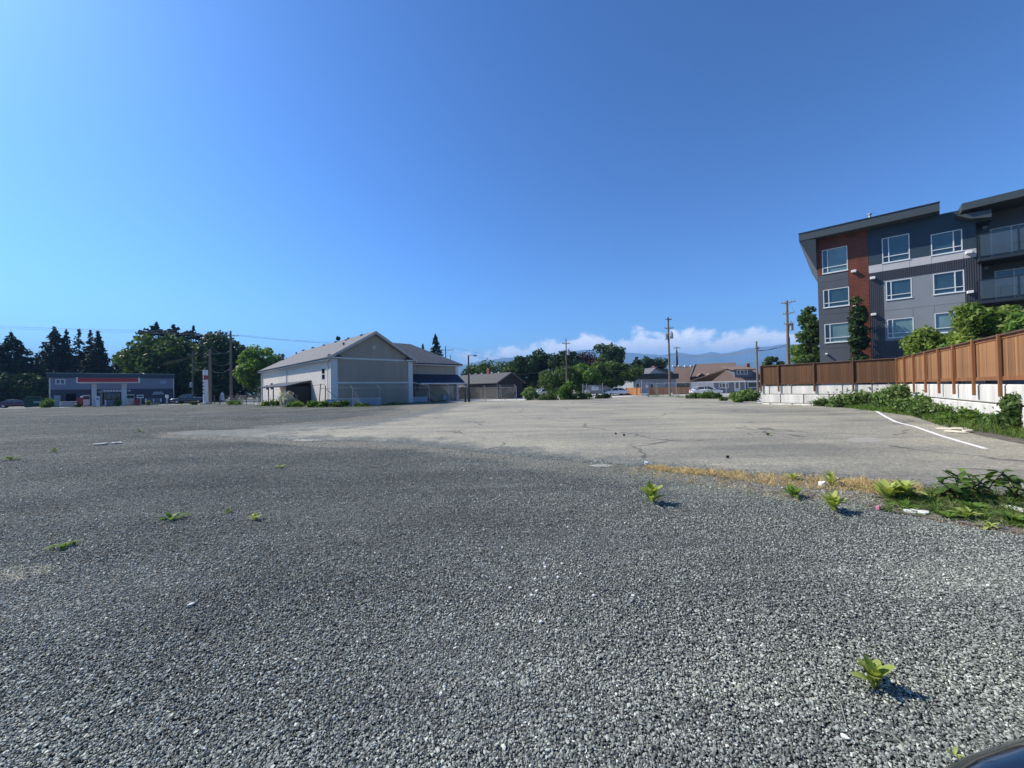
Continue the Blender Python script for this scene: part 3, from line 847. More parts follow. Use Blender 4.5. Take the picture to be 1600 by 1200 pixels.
# gentle ruts: height and size vary a little
hgt = 0.003 + 0.006 * np.sin(x * 1.3 + zz * 0.9) * np.sin(zz * 2.1 - x * .4) + rng.uniform(-0.003, 0.009, n)
sc = rng.lognormal(math.log(0.0093), 0.33, n); sc = np.clip(sc, 0.006, 0.024)
pts = np.stack([x, zz, np.maximum(hgt, 0.001)], 1)
o = scatter('gravel', pts, sc, 3); tag(o, kind='stuff')
# larger chips catching the light further out
NF = 190000
u = rng.uniform(-1.6, 1.2, NF); zz = (rng.uniform(8.0 ** 1.5, 34.0 ** 1.5, NF)) ** (1 / 1.5); pxs = 800 + 600 * u
yy = hz(pxs) + 960.0 / zz
kf = ((yy > interp(pxs, A_NEAR) + rng.normal(0, 1.0, NF)) | (pxs < 262) | ((yy < interp(pxs, A_FAR) - .5) & (pxs < 640))) & (zz < interp(pxs, LOT_FAR))
x = (u * zz)[kf]; zf_ = zz[kf]
o = scatter('gravel', np.stack([x, zf_, np.full(len(x), 0.003)], 1), np.clip(rng.lognormal(math.log(0.016), 0.3, len(x)), 0.009, 0.035), 9); tag(o, kind='stuff')
# sparse stones thrown over the asphalt margin and the strip of soil
n2 = 9000
pxs = rng.uniform(420, 1700, n2); py_ = interp(pxs, A_NEAR) - rng.exponential(3.5, n2)
gp = [G(float(a), float(b_)) for a, b_ in zip(pxs, py_)]
o = scatter('scattered_stones', [(g.x, g.y, 0.008) for g in gp], np.clip(rng.lognormal(math.log(0.013), 0.3, n2), 0.007, 0.03), 5); tag(o, kind='stuff')

# ------------------------------------------------------------------ fences of boards on the block wall
W0 = GD(1190, 30.0); W1 = GD(1404, 23.3); W2 = GD(1600, 11.3)
d2_ = (W2 - W1).normalized(); W3 = W2 + d2_ * 9.0
ZT = 1.44        # top of the block wall
def wall_run(label_w, label_f, A, B, first_off, base_z, ztop0, ztop1, rail0, rail1, posts, wm='wood', pm='wood_post'):
    d = (B - A); L = d.length; rz = math.atan2(d.y, d.x)
    t = thing('retaining_wall', label_w, 'wall', (A.x, A.y, 0), rz)
    BH = 0.66; BL = 1.50; meshes = {}
    for row in range(3):
        z1 = ZT - row * BH; z0 = z1 - BH
        off = first_off if row % 2 == 0 else first_off - BL / 2
        x = -off
        while x < L:
            xa = max(x, 0); xb = min(x + BL, L)
            if xb - xa > 0.12:
                w = round(xb - xa, 2)
                if w not in meshes: meshes[w] = MB().bbox(0.014, w - 0.014, 0, 0.6, 0.013, BH - 0.013, 0.035).mesh('block', M['block'])
                link('block', meshes[w], t, loc=(xa, random.uniform(-.012, .012), z0))
            x += BL
    MB().box(0.01, L - 0.01, 0.05, 0.55, -0.3, ZT - 0.03).build('joint_fill', M['darkin'], t)
    f = thing('board_fence', label_f, 'fence', (A.x, A.y, 0), rz)
    def zt(x): return ztop0 + (ztop1 - ztop0) * x / L
    def zb(x): return rail0 + (rail1 - rail0) * x / L
    bw = 0.14; nb = int(L / bw)
    bms = [MB().box(-bw / 2 + 0.003, bw / 2 - 0.003, 0, 0.02, 0, 1).mesh('board', M[wm]) for _ in range(1)]
    for k in range(nb):
        x = (k + .5) * bw
        link('board', bms[0], f, loc=(x, -0.045 + random.uniform(-.004, .004), zb(x) + 0.13), scale=(1, 1, zt(x) - zb(x) - 0.17), rot=(0, random.uniform(-.004, .004), 0))
    for nm, (h0, h1, y0, y1), mt in (('cap_rail', (-0.045, 0.0, -0.13, 0.03), 'wood_cap'), ('top_rail', (-0.14, -0.047, -0.068, -0.050), pm)):
        MB().add([(0, y0, zt(0)+h0), (L, y0, zt(L)+h0), (L, y1, zt(L)+h0), (0, y1, zt(0)+h0), (0, y0, zt(0)+h1), (L, y0, zt(L)+h1), (L, y1, zt(L)+h1), (0, y1, zt(0)+h1)],
                 [(0,3,2,1),(4,5,6,7),(0,1,5,4),(1,2,6,5),(2,3,7,6),(3,0,4,7)]).build(nm, M[mt], f)
    for nm, h0, h1, mt in (('bottom_rail', 0.0, 0.13, pm),):
        MB().add([(0, -0.08, zb(0)+h0), (L, -0.08, zb(L)+h0), (L, -0.02, zb(L)+h0), (0, -0.02, zb(0)+h0), (0, -0.08, zb(0)+h1), (L, -0.08, zb(L)+h1), (L, -0.02, zb(L)+h1), (0, -0.02, zb(0)+h1)],
                 [(0,3,2,1),(4,5,6,7),(0,1,5,4),(1,2,6,5),(2,3,7,6),(3,0,4,7)]).build(nm, M[mt], f)
    for x in posts:
        if x > L: continue
        z1 = zt(x) - 0.05
        MB().bbox(x - 0.045, x + 0.045, -0.16, -0.082, zb(x) - 0.52, z1 + 0.06, 0.006).build('post', M[pm], f)
    return t, f
def plane_at(A, B, px, py):
    """(distance along A-B, height) where the pixel meets the vertical plane through A and B"""
    d = (B - A); d.z = 0; L = d.length; d.normalize(); n_ = Vector((-d.y, d.x, 0))
    r = ray(px, py); o = Vector((0, 0, CAMZ))
    t = (A - o).dot(n_) / r.dot(n_); q = o + r * t
    return (q - A).dot(d), q.z
A_, B_ = W0, W1
zt0 = plane_at(A_, B_, 1192, 571.5)[1]; zt1 = plane_at(A_, B_, 1403, 559)[1]
zb0 = plane_at(A_, B_, 1192, 601.5)[1]; zb1 = plane_at(A_, B_, 1403, 597.5)[1]
posts1 = [0.06] + [plane_at(A_, B_, px, 590)[0] for px in (1217.5, 1273, 1334)]
print('fence1', zt0, zt1, zb0, zb1, posts1, (B_ - A_).length)
wall_run('pale concrete block wall below the brown board fence, with the free corner end', 'brown board fence section, shade in its colour, with wide panels above the block wall corner', A_, B_, 0.9, 0, zt0, zt1, zb0, zb1, posts1, 'wood_shaded', 'post_shaded')
A2, B2 = W1, W3
zt0 = plane_at(A2, B2, 1405, 559)[1]; zt1 = plane_at(A2, B2, 1600, 515)[1]; s1 = plane_at(A2, B2, 1600, 515)[0]
zb0 = plane_at(A2, B2, 1405, 597.5)[1]; zb1 = plane_at(A2, B2, 1600, 593.5)[1]
L2 = (B2 - A2).length; k = L2 / s1
posts2 = [plane_at(A2, B2, px, 590)[0] for px in (1405.5, 1418, 1432.5, 1451.5, 1473, 1497, 1529, 1571.5)] + [s1 + 1.0, s1 + 3.2, s1 + 5.4]
print('fence2', zt0, zt1, zb0, zb1, posts2, L2)
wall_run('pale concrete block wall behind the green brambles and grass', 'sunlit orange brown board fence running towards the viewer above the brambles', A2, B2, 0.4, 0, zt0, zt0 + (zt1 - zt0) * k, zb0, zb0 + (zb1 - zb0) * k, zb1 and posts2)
# thin metal rail and stakes leaning before the wall
t = thing('handrail', 'thin dark metal rail on low stakes in front of the block wall', 'rail', (0, 0, 0))
off = Vector((-0.55, 0.35, 0))
pa = G(1412, 650); 
p0 = P(1412, 612.5, 21.5); p1 = P(1500, 617.5, 16.2); p2 = P(1576, 623.5, 12.2)
MB().tube([p0, p1, p2], 0.022, 6).build('rail', M['metal_dark'], t)
for q in (p0, P(1496, 617.2, 16.4), P(1528, 619.5, 14.5)):
    MB().cyl(q, (q.x, q.y, 0), 0.018, 0.018, 6).build('post', M['metal_dark'], t)
for k, (a, b_, Yd, lab) in enumerate([((1484, 587), (1488, 628), 16.4, 'thin dark stake leaning at the wall, left of the pair'), ((1505, 584), (1512, 625), 15.6, 'thin dark stake leaning at the wall, right of the pair'), ((1579, 592), (1586, 620), 12.0, 'thin dark cane leaning beside the dark bush at the wall')]):
    q0 = P(*a, Yd); q1 = P(*b_, Yd - .1)
    o = MB().cyl((0, 0, 0), Vector((q0.x - q1.x, q0.y - q1.y, q0.z)), 0.018, 0.012, 5).build('stake', M['metal_dark'], loc=(q1.x, q1.y, 0)); tag(o, lab, 'stake')

def woodland(name, px0, px1, Y, y_top, n, seed, mat='leaf_dark', leaf=.55):
    r = np.random.default_rng(seed)
    px = r.uniform(px0, px1, n); Yd = Y + r.uniform(-8, 8, n)
    base = np.sin(px * .09 + seed) * .18 + np.sin(px * .23 + seed * 2) * .14 + np.sin(px * .037) * .15
    H = (hz(px) - y_top) / F * Yd + 1.6; H = H * (1 + base)
    z = H * r.uniform(0, 1, n) ** .7
    C_ = np.stack([(px - 800) / 600 * Yd, Yd, z], 1)
    V, Fq, tt = leaf_quads(C_, r.normal(size=(n, 3)) + np.array([-.2, -.5, .5]), leaf)
    return tag(link(name, mesh_np(name, V, Fq, M[mat], {'tone': tt})), kind='stuff')

# ------------------------------------------------------------------ windows
def window(parent, x0, x1, z0, z1, y=0.0, mull=(), rails=(), fw=0.06, glass='glass', frame='vinyl', depth=0.07, per=None):
    """window standing in an opening of a wall whose face is at y: frame with panes"""
    fr_ = MB()
    yo = y - 0.015; yi = y + depth
    fr_.box(x0, x1, yo, yi, z0, z0 + fw).box(x0, x1, yo, yi, z1 - fw, z1)
    fr_.box(x0, x0 + fw, yo, yi, z0 + fw, z1 - fw).box(x1 - fw, x1, yo, yi, z0 + fw, z1 - fw)
    for mx in mull: fr_.box(mx - fw / 2, mx + fw / 2, yo + 0.004, yi, z0 + fw, z1 - fw)
    xs = [x0] + list(mull) + [x1]
    for (xa, xb, zr) in rails: fr_.box(xa + fw / 2, xb - fw / 2, yo + 0.008, yi, zr - fw / 2, zr + fw / 2)
    w = fr_.build('window', M[frame], parent)
    k = 0
    for i, (a, b_) in enumerate(zip(xs[:-1], xs[1:])):
        g = (per[i] if per else glass)
        MB().box(a + 0.01, b_ - 0.01, y + depth * .55, y + depth * .7, z0 + 0.02, z1 - 0.02).build('pane', M[g], w)
    return w

class Frame:
    """vertical facade plane from pixel column pxA at distance YA to pxB at YB; local x along it, y inwards, z up"""
    def __init__(s, pxA, YA, pxB, YB):
        s.A = GD(pxA, YA); s.B = GD(pxB, YB); d = s.B - s.A
        s.L = d.length; s.rz = math.atan2(d.y, d.x); s.d = d.normalized(); s.n = Vector((-s.d.y, s.d.x, 0))
    def at(s, px, py, off=0.0):
        A = s.A + s.n * off
        r = ray(px, py); o = Vector((0, 0, CAMZ)); t = (A - o).dot(s.n) / r.dot(s.n); q = o + r * t
        return (q - A).dot(s.d), q.z
    def side(s, px, py, xl):
        """pixel on the plane perpendicular to the facade through local x = xl -> (local y, z)"""
        A = s.A + s.d * xl; r = ray(px, py); o = Vector((0, 0, CAMZ)); t = (A - o).dot(s.d) / r.dot(s.d); q = o + r * t
        return (q - A).dot(s.n), q.z
    def w(s, x, y, z=0):
        q = s.A + s.d * x + s.n * y; return Vector((q.x, q.y, z))
# ------------------------------------------------------------------ apartment block on the right
FA = Frame(1283, 33.6, 1504, 28.2)
ap = thing('apartment_building', 'four storey apartment building with charcoal panels, red wood strip and slanted roof', 'building', FA.A, FA.rz)
def ax(px, py, off=0.0): return FA.at(px, py, off)[0]
def azz(px, py, off=0.0): return FA.at(px, py, off)[1]
holes = []
wins = []
def W(p0, p1, mull_px=None, rail_py=None, glasses=None, rails_all=True):
    """window from its left-top and right-bottom pixels"""
    x0, z1 = FA.at(*p0); x1, _ = FA.at(p1[0], p1[1]); z0 = FA.at(p0[0], p0[2] if len(p0) > 2 else p1[1])[1] if False else FA.at(p1[0], p1[1])[1]
    return x0, x1, z0, z1
def addwin(pl, pr, ytl, ybl, mpx, side, glasses, rail=0.24, small_only=False):
    """pl, pr: left and right columns; ytl, ybl: rows of the top left and bottom left corner"""
    x0, z1 = FA.at(pl, ytl); z0 = FA.at(pl, ybl)[1]; x1 = FA.at(pr, (ytl + ybl) / 2)[0]
    mx = FA.at(mpx, (ytl + ybl) / 2)[0]
    holes.append((x0, x1, z0, z1)); wins.append((x0, x1, z0, z1, mx, side, glasses, rail))
addwin(1284, 1324.5, 391.5, 428.5, 1293, 'L', ('teal_glass', 'blind_glass'))
addwin(1286, 1327, 453.5, 481.5, 1295, 'L', ('dark_glass', 'teal_glass'))
addwin(1288, 1329.5, 507, 536, 1297, 'L', ('dark_glass', 'blind_glass'))
addwin(1377.5, 1421.5, 373, 412, 1388.5, 'L', ('dark_glass', 'teal_glass'))
addwin(1384, 1425, 440, 469.5, 1392.5, 'L', ('dark_glass', 'teal_glass'))
addwin(1386, 1428, 499.5, 528.5, 1395, 'L', ('teal_glass', 'blind_glass'))
addwin(1454, 1504, 367, 400, 1490, 'R', ('teal_glass', 'dark_glass'))
addwin(1457.5, 1507, 428.5, 461, 1492.5, 'R', ('teal_glass', 'dark_glass'))
addwin(1460, 1510, 490, 521, 1495, 'R', ('blind_glass', 'charcoal'))
XE = ax(1528, 440)                  # where the balcony bay starts
zroofL = azz(1283, 376); 
x_red0 = ax(1326, 450); x_red1 = ax(1357.5, 430); x_rib = ax(1381, 470); x_gr1 = ax(1508, 450)
z_p1 = azz(1357.5, 415.5); z_p0 = azz(1357.5, 427.5)         # pale band
z_r0 = azz(1382, 438.0)                                      # lower edge of rib band
z_f = [azz(1284, 441.5), azz(1287, 492), azz(1290, 545)]     # floor joints in the left bay
zt_all = azz(1283, 372) + 3.0
def roofz(x):
    a = FA.at(1283, 376); b_ = FA.at(1468, 338); return a[1] + (b_[1] - a[1]) * (x - a[0]) / (b_[0] - a[0])
XR = ax(1468, 330); zlink = azz(1466, 341)
def panel(x0, x1, z0, z1, mat, y0=0.0, y1=0.06, nm='wall_panel'):
    g = 0.008
    return MB().wall(x0 + g, x1 - g, z0 + g, z1 - g, y0, y1, [h for h in holes if h[0] < x1 and h[1] > x0 and h[2] < z1 and h[3] > z0]).build(nm, M[mat], ap)
# backing structure, with openings; its top follows the slope of the roofs
ra = FA.at(1248, 366, -0.95); rb_ = FA.at(1468, 316, -0.95)
def rtop(x, d=0.30): return ra[1] + (rb_[1] - ra[1]) * (x - ra[0]) / (rb_[0] - ra[0]) - d
print('roof', ra, rb_, XR, XE, zlink, rtop(0), rtop(XR))
z_step = rtop(0, .62) - .05
MB().wall(0.02, XE, -0.5, z_step, 0.065, 0.30, holes).build('wall', M['metal_dark'], ap)
sm = MB(); nst = 14
for i in range(nst):
    xa_, xb_ = XR * i / nst, XR * (i + 1) / nst
    sm.add([(xa_, .0, z_step), (xb_, .0, z_step), (xb_, .0, rtop(xb_)), (xa_, .0, rtop(xa_)), (xa_, .28, z_step), (xb_, .28, z_step), (xb_, .28, rtop(xb_)), (xa_, .28, rtop(xa_))],
           [(0,1,2,3),(7,6,5,4),(2,6,7,3),(0,3,7,4),(1,5,6,2)])
sm.build('upper_wall', M['slate_panel'], ap)
MB().box(XR, XE, 0.0, .28, z_step, max(zlink, z_step + .05)).build('upper_wall', M['slate_panel'], ap)
MB().wall(0.05, XE, -0.5, 13, 3.2, 3.4).build('inner_wall', M['darkin'], ap)
MB().box(0.0, 0.2, 0.30, 13.4, -0.5, rtop(0)).build('side_wall', M['charcoal'], ap)
MB().box(0.2, 20, 13.8, 14, -0.5, 14.0).build('rear_wall', M['charcoal'], ap)
# left bay
zs = [-0.5, azz(1292, 590), z_f[2], z_f[1], z_f[0], azz(1284, 430.5)]
for a, b_ in zip(zs[:-1], zs[1:]): panel(0, x_red0, a, b_, 'charcoal')
ztopred = roofz(0)
def boards(x0, x1, z0, z1, pitch=0.21):
    z = z0
    mbs = MB()
    while z < z1 - 0.02:
        zz_ = min(z + pitch - 0.012, z1)
        hs = [h for h in holes if h[0] < x1 and h[1] > x0 and h[2] < zz_ and h[3] > z]
        MB().wall(x0 + .006, x1 - .006, z, zz_, -0.012 + random.uniform(-.003, .003), 0.06, hs).build('board', M['redwood'], ap)
        z += pitch
boards(0, x_red0, azz(1284, 430.5), rtop(0, .62) + .1)
boards(x_red0, x_red1, 0.5, rtop(x_red0, .62) + .1)
# slate zone, top floor
zt = z_step + .2
xs_ = [x_red1, ax(1421.5, 400), ax(1455, 395), x_gr1, XE]
panel(x_red1, XE, z_p1, zt - 0.2, 'slate_panel')
for a, b_ in ((x_red1, ax(1379, 410)), (ax(1379, 410), ax(1421, 405)), (ax(1421, 405), ax(1455, 400)), (ax(1455, 400), ax(1505, 395)), (ax(1505, 395), XE)):
    panel(a, b_, z_p0, z_p1, 'pale_panel', -0.01)
panel(x_rib, x_gr1, azz(1384, 471.5 + 14), z_r0, 'grey_panel')
zj = azz(1384, 485.5)
xg = [x_rib, ax(1426, 470), ax(1459, 460), x_gr1]
for a, b_ in zip(xg[:-1], xg[1:]):
    panel(a, b_, azz(1386, 533), zj, 'grey_panel')
# ribbed metal: backing plus ribs
rb = MB(); rz_ = MB()
def ribs(x0, x1, z0, z1):
    hs = [h for h in holes if h[0] < x1 and h[1] > x0 and h[2] < z1 and h[3] > z0]
    rz_.wall(x0, x1, z0, z1, 0.02, 0.06, hs)
    x = x0 + 0.03
    while x < x1 - 0.05:
        segs = [(z0, z1)]
        for h in hs:
            if h[0] - 0.06 < x < h[1] + 0.02:
                ns = []
                for (a, b_) in segs:
                    if h[2] > a: ns.append((a, min(b_, h[2])))
                    if h[3] < b_: ns.append((max(a, h[3]), b_))
                segs = [q for q in ns if q[1] - q[0] > 0.02]
        for a, b_ in segs: rb.box(x, x + 0.055, -0.025, 0.02, a, b_)
        x += 0.115
ribs(x_red1 + .01, x_rib, -0.4, z_p0 - .01)
ribs(x_rib, x_gr1, z_r0, z_p0 - .01)
ribs(x_gr1, ax(1536, 450), 0, z_p0 - .01)
ribs(x_rib, x_gr1, -0.4, azz(1386, 533))
rz_.build('panel_backing', M['rib'], ap)
tag(rb.build('rib', M['rib'], ap), kind='stuff')
for (x0, x1, z0, z1, mx, side, gl, rail) in wins:
    hgt_ = z1 - z0; zr = z0 + hgt_ * rail
    w = window(ap, x0, x1, z0, z1, 0.0, (mx,), ((x0, mx, zr), (mx, x1, zr)), 0.055, per=gl, depth=0.12)
    MB().box(x0 - 0.03, x1 + 0.03, -0.05, 0.0, z0 - 0.05, z0).build('sill', M['vinyl'], w)
# vents (small white hoods)
for (px, py) in ((1334, 424), (1337, 479), (1363.5, 434.5), (1365, 491.5), (1514, 394.5), (1516, 456.5), (1291.5, 553)):
    x, z = FA.at(px, py, -0.1)
    s_ = 0.16 if px > 1300 else 0.09
    MB().bbox(x - s_, x + s_, -0.26, -0.01, z - s_ * .6, z + s_ * .6, 0.02).build('vent_hood', M['white'], ap)
# roofs with wide overhang
OV = -0.95
a = FA.at(1248, 366, OV); b_ = FA.at(1468, 316, OV); th = 0.62
def roofslab(a, b_, y0, y1, th, nm='roof'):
    return MB().add([(a[0], y0, a[1] - th), (b_[0], y0, b_[1] - th), (b_[0], y1, b_[1] - th), (a[0], y1, a[1] - th),
              (a[0], y0, a[1]), (b_[0], y0, b_[1]), (b_[0], y1, b_[1]), (a[0], y1, a[1])],
             [(0,3,2,1),(4,5,6,7),(0,1,5,4),(1,2,6,5),(2,3,7,6),(3,0,4,7)]).build(nm, M['fascia'], ap)
roofslab(a, b_, OV, 13.5, th)
MB().add([(a[0] - .03, OV - .04, a[1] + .004), (b_[0] + .03, OV - .04, b_[1] + .004), (b_[0] + .03, 13.6, b_[1] + .004), (a[0] - .03, 13.6, a[1] + .004),
          (a[0] - .03, OV - .04, a[1] + .06), (b_[0] + .03, OV - .04, b_[1] + .06), (b_[0] + .03, 13.6, b_[1] + .06), (a[0] - .03, 13.6, a[1] + .06)],
         [(0,3,2,1),(4,5,6,7),(0,1,5,4),(1,2,6,5),(2,3,7,6),(3,0,4,7)]).build('roof_flashing', M['metal_dark'], ap)
# slanted soffit wedge at the free end
zc = azz(1280, 422)
MB().add([(a[0] + .02, OV + .02, a[1] - th - .004), (0, OV + .02, roofz(0) - .02), (-0.02, 0.0, zc), (a[0] + .02, 13.3, a[1] - th - .004), (0, 13.3, roofz(0) - .02), (-0.02, 13.3, zc)],
         [(0, 2, 1), (3, 4, 5), (0, 3, 5, 2), (0, 1, 4, 3), (1, 2, 5, 4)]).build('soffit', M['soffit'], ap)
# vertical fin of wall above the top windows under the roof
x, z = FA.at(1359, 340, 2.0)
MB().cyl((x, 2.0, z - 1.2), (x, 2.0, z + 0.25), 0.09, 0.09, 8).cyl((x, 2.0, z + 0.25), (x, 2.0, z + 0.33), 0.16, 0.16, 8).build('roof_vent', M['galv'], ap)
# link roof and second roof
MB().box(XR - 1.2, ax(1550, 330) , -0.02, 12, zlink - 0.9, zlink + 0.02).build('parapet', M['slate_panel'], ap)
a2 = FA.at(1503, 318, -0.95); b2 = FA.at(1600, 294.5, -0.95); k2_ = 2.6
b2 = (a2[0] + (b2[0] - a2[0]) * k2_, a2[1] + (b2[1] - a2[1]) * k2_)
roofslab(a2, b2, -0.95, 12, 0.50)
a3 = FA.at(1495, 336.5, -0.7); b3 = FA.at(1549, 325, -0.7)
MB().add([(a3[0], -0.7, a3[1]), (b3[0], -0.7, b3[1] - .1), (b3[0], -0.7, b3[1] - .62), (a3[0] + .6, -0.7, a3[1] - .42), (a3[0], 0.2, a3[1]), (b3[0], 0.2, b3[1] - .1), (b3[0], 0.2, b3[1] - .62), (a3[0] + .6, 0.2, a3[1] - .42)],
         [(0,3,2,1),(4,5,6,7),(0,1,5,4),(1,2,6,5),(2,3,7,6),(3,0,4,7)]).build('canopy', M['fascia'], ap)
# balcony bay
XW = XE + 16; yb = 1.5
ytop = azz(1540, 300, 0)
door_h = []
xa = FA.at(1550, 420, yb)[0]
dz = [(azz(1560, 412, yb), azz(1560, 356, yb)), (azz(1560, 475, yb), azz(1560, 423, yb))]
dz.append((dz[1][0] - (dz[0][0] - dz[1][0]), dz[1][1] - (dz[0][0] - dz[1][0])))
xd = [(FA.at(1548, 400, yb)[0], FA.at(1548, 400, yb)[0] + 4.4), (FA.at(1555, 460, yb)[0], FA.at(1555, 460, yb)[0] + 4.0), (FA.at(1555, 460, yb)[0], FA.at(1555, 460, yb)[0] + 4.0)]
for (x0, x1), (z0, z1) in zip(xd, dz): door_h.append((x0, x1, z0, z1))
a2z = FA.at(1503, 318, -0.95)[1] - .35
MB().wall(XE, XW, -0.5, a2z, yb, yb + .25, door_h).build('recess_wall', M['charcoal'], ap)
MB().box(XE - 0.02, XE + 0.0, 0.06, yb, -0.5, 13.2).build('return_wall', M['charcoal'], ap)
MB().box(XE + .3, XW, yb + 2.5, yb + 2.7, -0.5, 13).build('inner_wall', M['darkin'], ap)
for (x0, x1, z0, z1), gl in zip(door_h, (('teal_glass', 'dark_glass', 'teal_glass'), ('dark_glass', 'teal_glass', 'blind_glass'), ('dark_glass', 'teal_glass', 'blind_glass'))):
    window(ap, x0, x1, z0, z1, yb, (x0 + (x1 - x0) * .22, x0 + (x1 - x0) * .6), (), 0.07, per=gl, depth=0.1)
for i, (py0, py1) in enumerate(((403.5, 366), (470, 437.5))):
    zsl, zrl = azz(1530, py0, -0.6), azz(1530, py1, -0.6)
    x0 = FA.at(1529, py0, -0.6)[0]; x1 = XW
    bal = MB().box(x0, x1, -0.6, yb, zsl - 0.22, zsl).build('balcony', M['metal_dark'], ap)
    rl = MB()
    rl.box(x0, x1, -0.60, -0.55, zrl - 0.05, zrl).box(x0, x0 + .05, -0.60, yb, zrl - 0.05, zrl).box(x0, x1, -0.59, -0.56, zsl + 0.08, zsl + 0.12)
    for k in range(9):
        xx = x0 + k * 1.75
        rl.box(xx, xx + 0.05, -0.60, -0.55, zsl, zrl - .05)
    rl.box(x0, x0 + .05, -0.05, 0, zsl, zrl - .05)
    rl.build('railing', M['metal_dark'], bal)
    for k in range(8):
        xx = x0 + k * 1.75
        MB().box(xx + .07, xx + 1.73, -0.583, -0.573, zsl + .13, zrl - .06).build('glass_panel', M['balcony_glass'], bal)
# small wall lamps in the recess
for (px, py) in ((1538, 355), (1540, 419)):
    x, z = FA.at(px, py, yb - .1)
    MB().bbox(x - .12, x + .12, yb - .2, yb - .01, z - .12, z + .12, .02).build('wall_lamp', M['grey_box'], ap)

# ------------------------------------------------------------------ beige hall with gable and long shingled side
FH = Frame(518, 44.9, 645, 52.3)
hl = thing('gabled_hall', 'large beige hall with grey shingle roof, plain gable end and long side wall in a sunlit tone', 'building', FH.A, FH.rz)
Wd = FH.L; LH = 35.0; HW = 5.72
apx = FH.at(587, 517, -0.5); HR = apx[1]
# local: x along gable, y along the long wall going back
lw_wins = []
def lw(px, py): return FH.side(px, py, 0.0)        # pixel on the long wall -> (y, z)
for (pl, pr, yt, yb_) in ((502.5, 508, 575, 594),):
    y0 = lw(pr, 585)[0]; y1 = lw(pl, 585)[0]; z1 = lw((pl + pr) / 2, yt)[1]; z0 = lw((pl + pr) / 2, yb_)[1]; lw_wins.append((y0, y1, z0, z1))
for (pl, pr, yt, yb_) in ((422.5, 426.5, 598, 609), (415.5, 418.5, 601, 609.5)):
    y0 = lw(pr, 604)[0]; y1 = lw(pl, 604)[0]; z1 = lw((pl + pr) / 2, yt)[1]; z0 = lw((pl + pr) / 2, yb_)[1]; lw_wins.append((y0, y1, z0, z1))
# long wall: built in a turned frame whose x runs along the wall towards the viewer
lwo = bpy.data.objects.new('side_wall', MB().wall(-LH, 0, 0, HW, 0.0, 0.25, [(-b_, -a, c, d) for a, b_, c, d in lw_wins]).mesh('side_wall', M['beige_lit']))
COL.objects.link(lwo); lwo.parent = hl; lwo.rotation_euler = (0, 0, -math.pi / 2)
for a, b_, c, d in lw_wins:
    w = window(lwo, -b_, -a, c, d, 0.0, (), ((-b_, -a, (c + d) / 2),), 0.08, glass='dark_glass')
# gable wall in boards: lower band, upper band, triangle
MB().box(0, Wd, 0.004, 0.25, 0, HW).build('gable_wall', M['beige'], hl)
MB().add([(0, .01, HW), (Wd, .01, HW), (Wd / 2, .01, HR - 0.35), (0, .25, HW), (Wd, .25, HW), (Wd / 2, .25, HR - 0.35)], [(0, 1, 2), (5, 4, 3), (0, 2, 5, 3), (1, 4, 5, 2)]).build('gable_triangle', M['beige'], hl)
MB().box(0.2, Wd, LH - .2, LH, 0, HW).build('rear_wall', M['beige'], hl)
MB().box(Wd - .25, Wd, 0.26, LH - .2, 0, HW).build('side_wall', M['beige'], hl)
zt1 = FH.at(560, 598)[1]
MB().box(0.5, Wd - .4, -0.035, 0.0, zt1 - .09, zt1 + .09).build('trim_band', M['trim'], hl)
MB().box(0.0, Wd, -0.035, 0.0, HW - .14, HW + .04).build('trim_band', M['trim'], hl)
xcb = FH.at(527.5, 590)[0]
MB().box(-0.03, xcb, -0.06, -0.002, 0, HW - .15).build('corner_board', M['trim'], hl)
MB().box(Wd - .62, Wd + .03, -0.06, -0.002, 0, HW - .15).build('corner_board', M['trim'], hl)
MB().box(-0.06, -0.004, -0.05, .35, 0, HW - .1).build('corner_board', M['trim'], hl)
MB().cyl((-0.12, 0.75, 0), (-0.12, 0.75, HW - .2), 0.06, 0.06, 6).build('downspout', M['trim'], hl)
yd = lw(449, 600)[0]
MB().tube([(-0.5, yd - .6, HW - .1), (-0.12, yd, HW - .7), (-0.12, yd, 0)], 0.07, 6).build('downspout', M['trim'], hl)
MB().cyl((-0.12, LH - .4, 0), (-0.12, LH - .4, HW - .1), 0.09, 0.09, 6).build('downspout', M['trim'], hl)
x, z = FH.at(584, 543)
MB().cyl((x, -.02, z), (x, -.05, z), 0.26, 0.26, 12).box(x - .05, x + .05, -.09, -.05, z - .28, z + .28).build('gable_vent', M['beige_trim'], hl)
# roof: ridge along y, gable in front, hip at the rear
ov = 0.55; slope = (HR - HW) / (Wd / 2); ze = HW - slope * ov * 0.4 + .12; rr = Wd / 2
E = 0.18
def hallroof(side):
    x0 = -ov if side < 0 else Wd + ov
    return [(x0, -ov, ze), (Wd / 2, -ov, HR), (Wd / 2, LH - rr, HR), (x0, LH + ov, ze)]
MB().slab(hallroof(-1), E, up=(0, 0, 1)).build('roof', M['shingle'], hl)
MB().slab(hallroof(1), E, up=(0, 0, 1)).build('roof', M['shingle'], hl)
MB().slab([(-ov, LH + ov, ze), (Wd / 2, LH - rr, HR), (Wd + ov, LH + ov, ze)], E, up=(0, 0, 1)).build('roof', M['shingle'], hl)
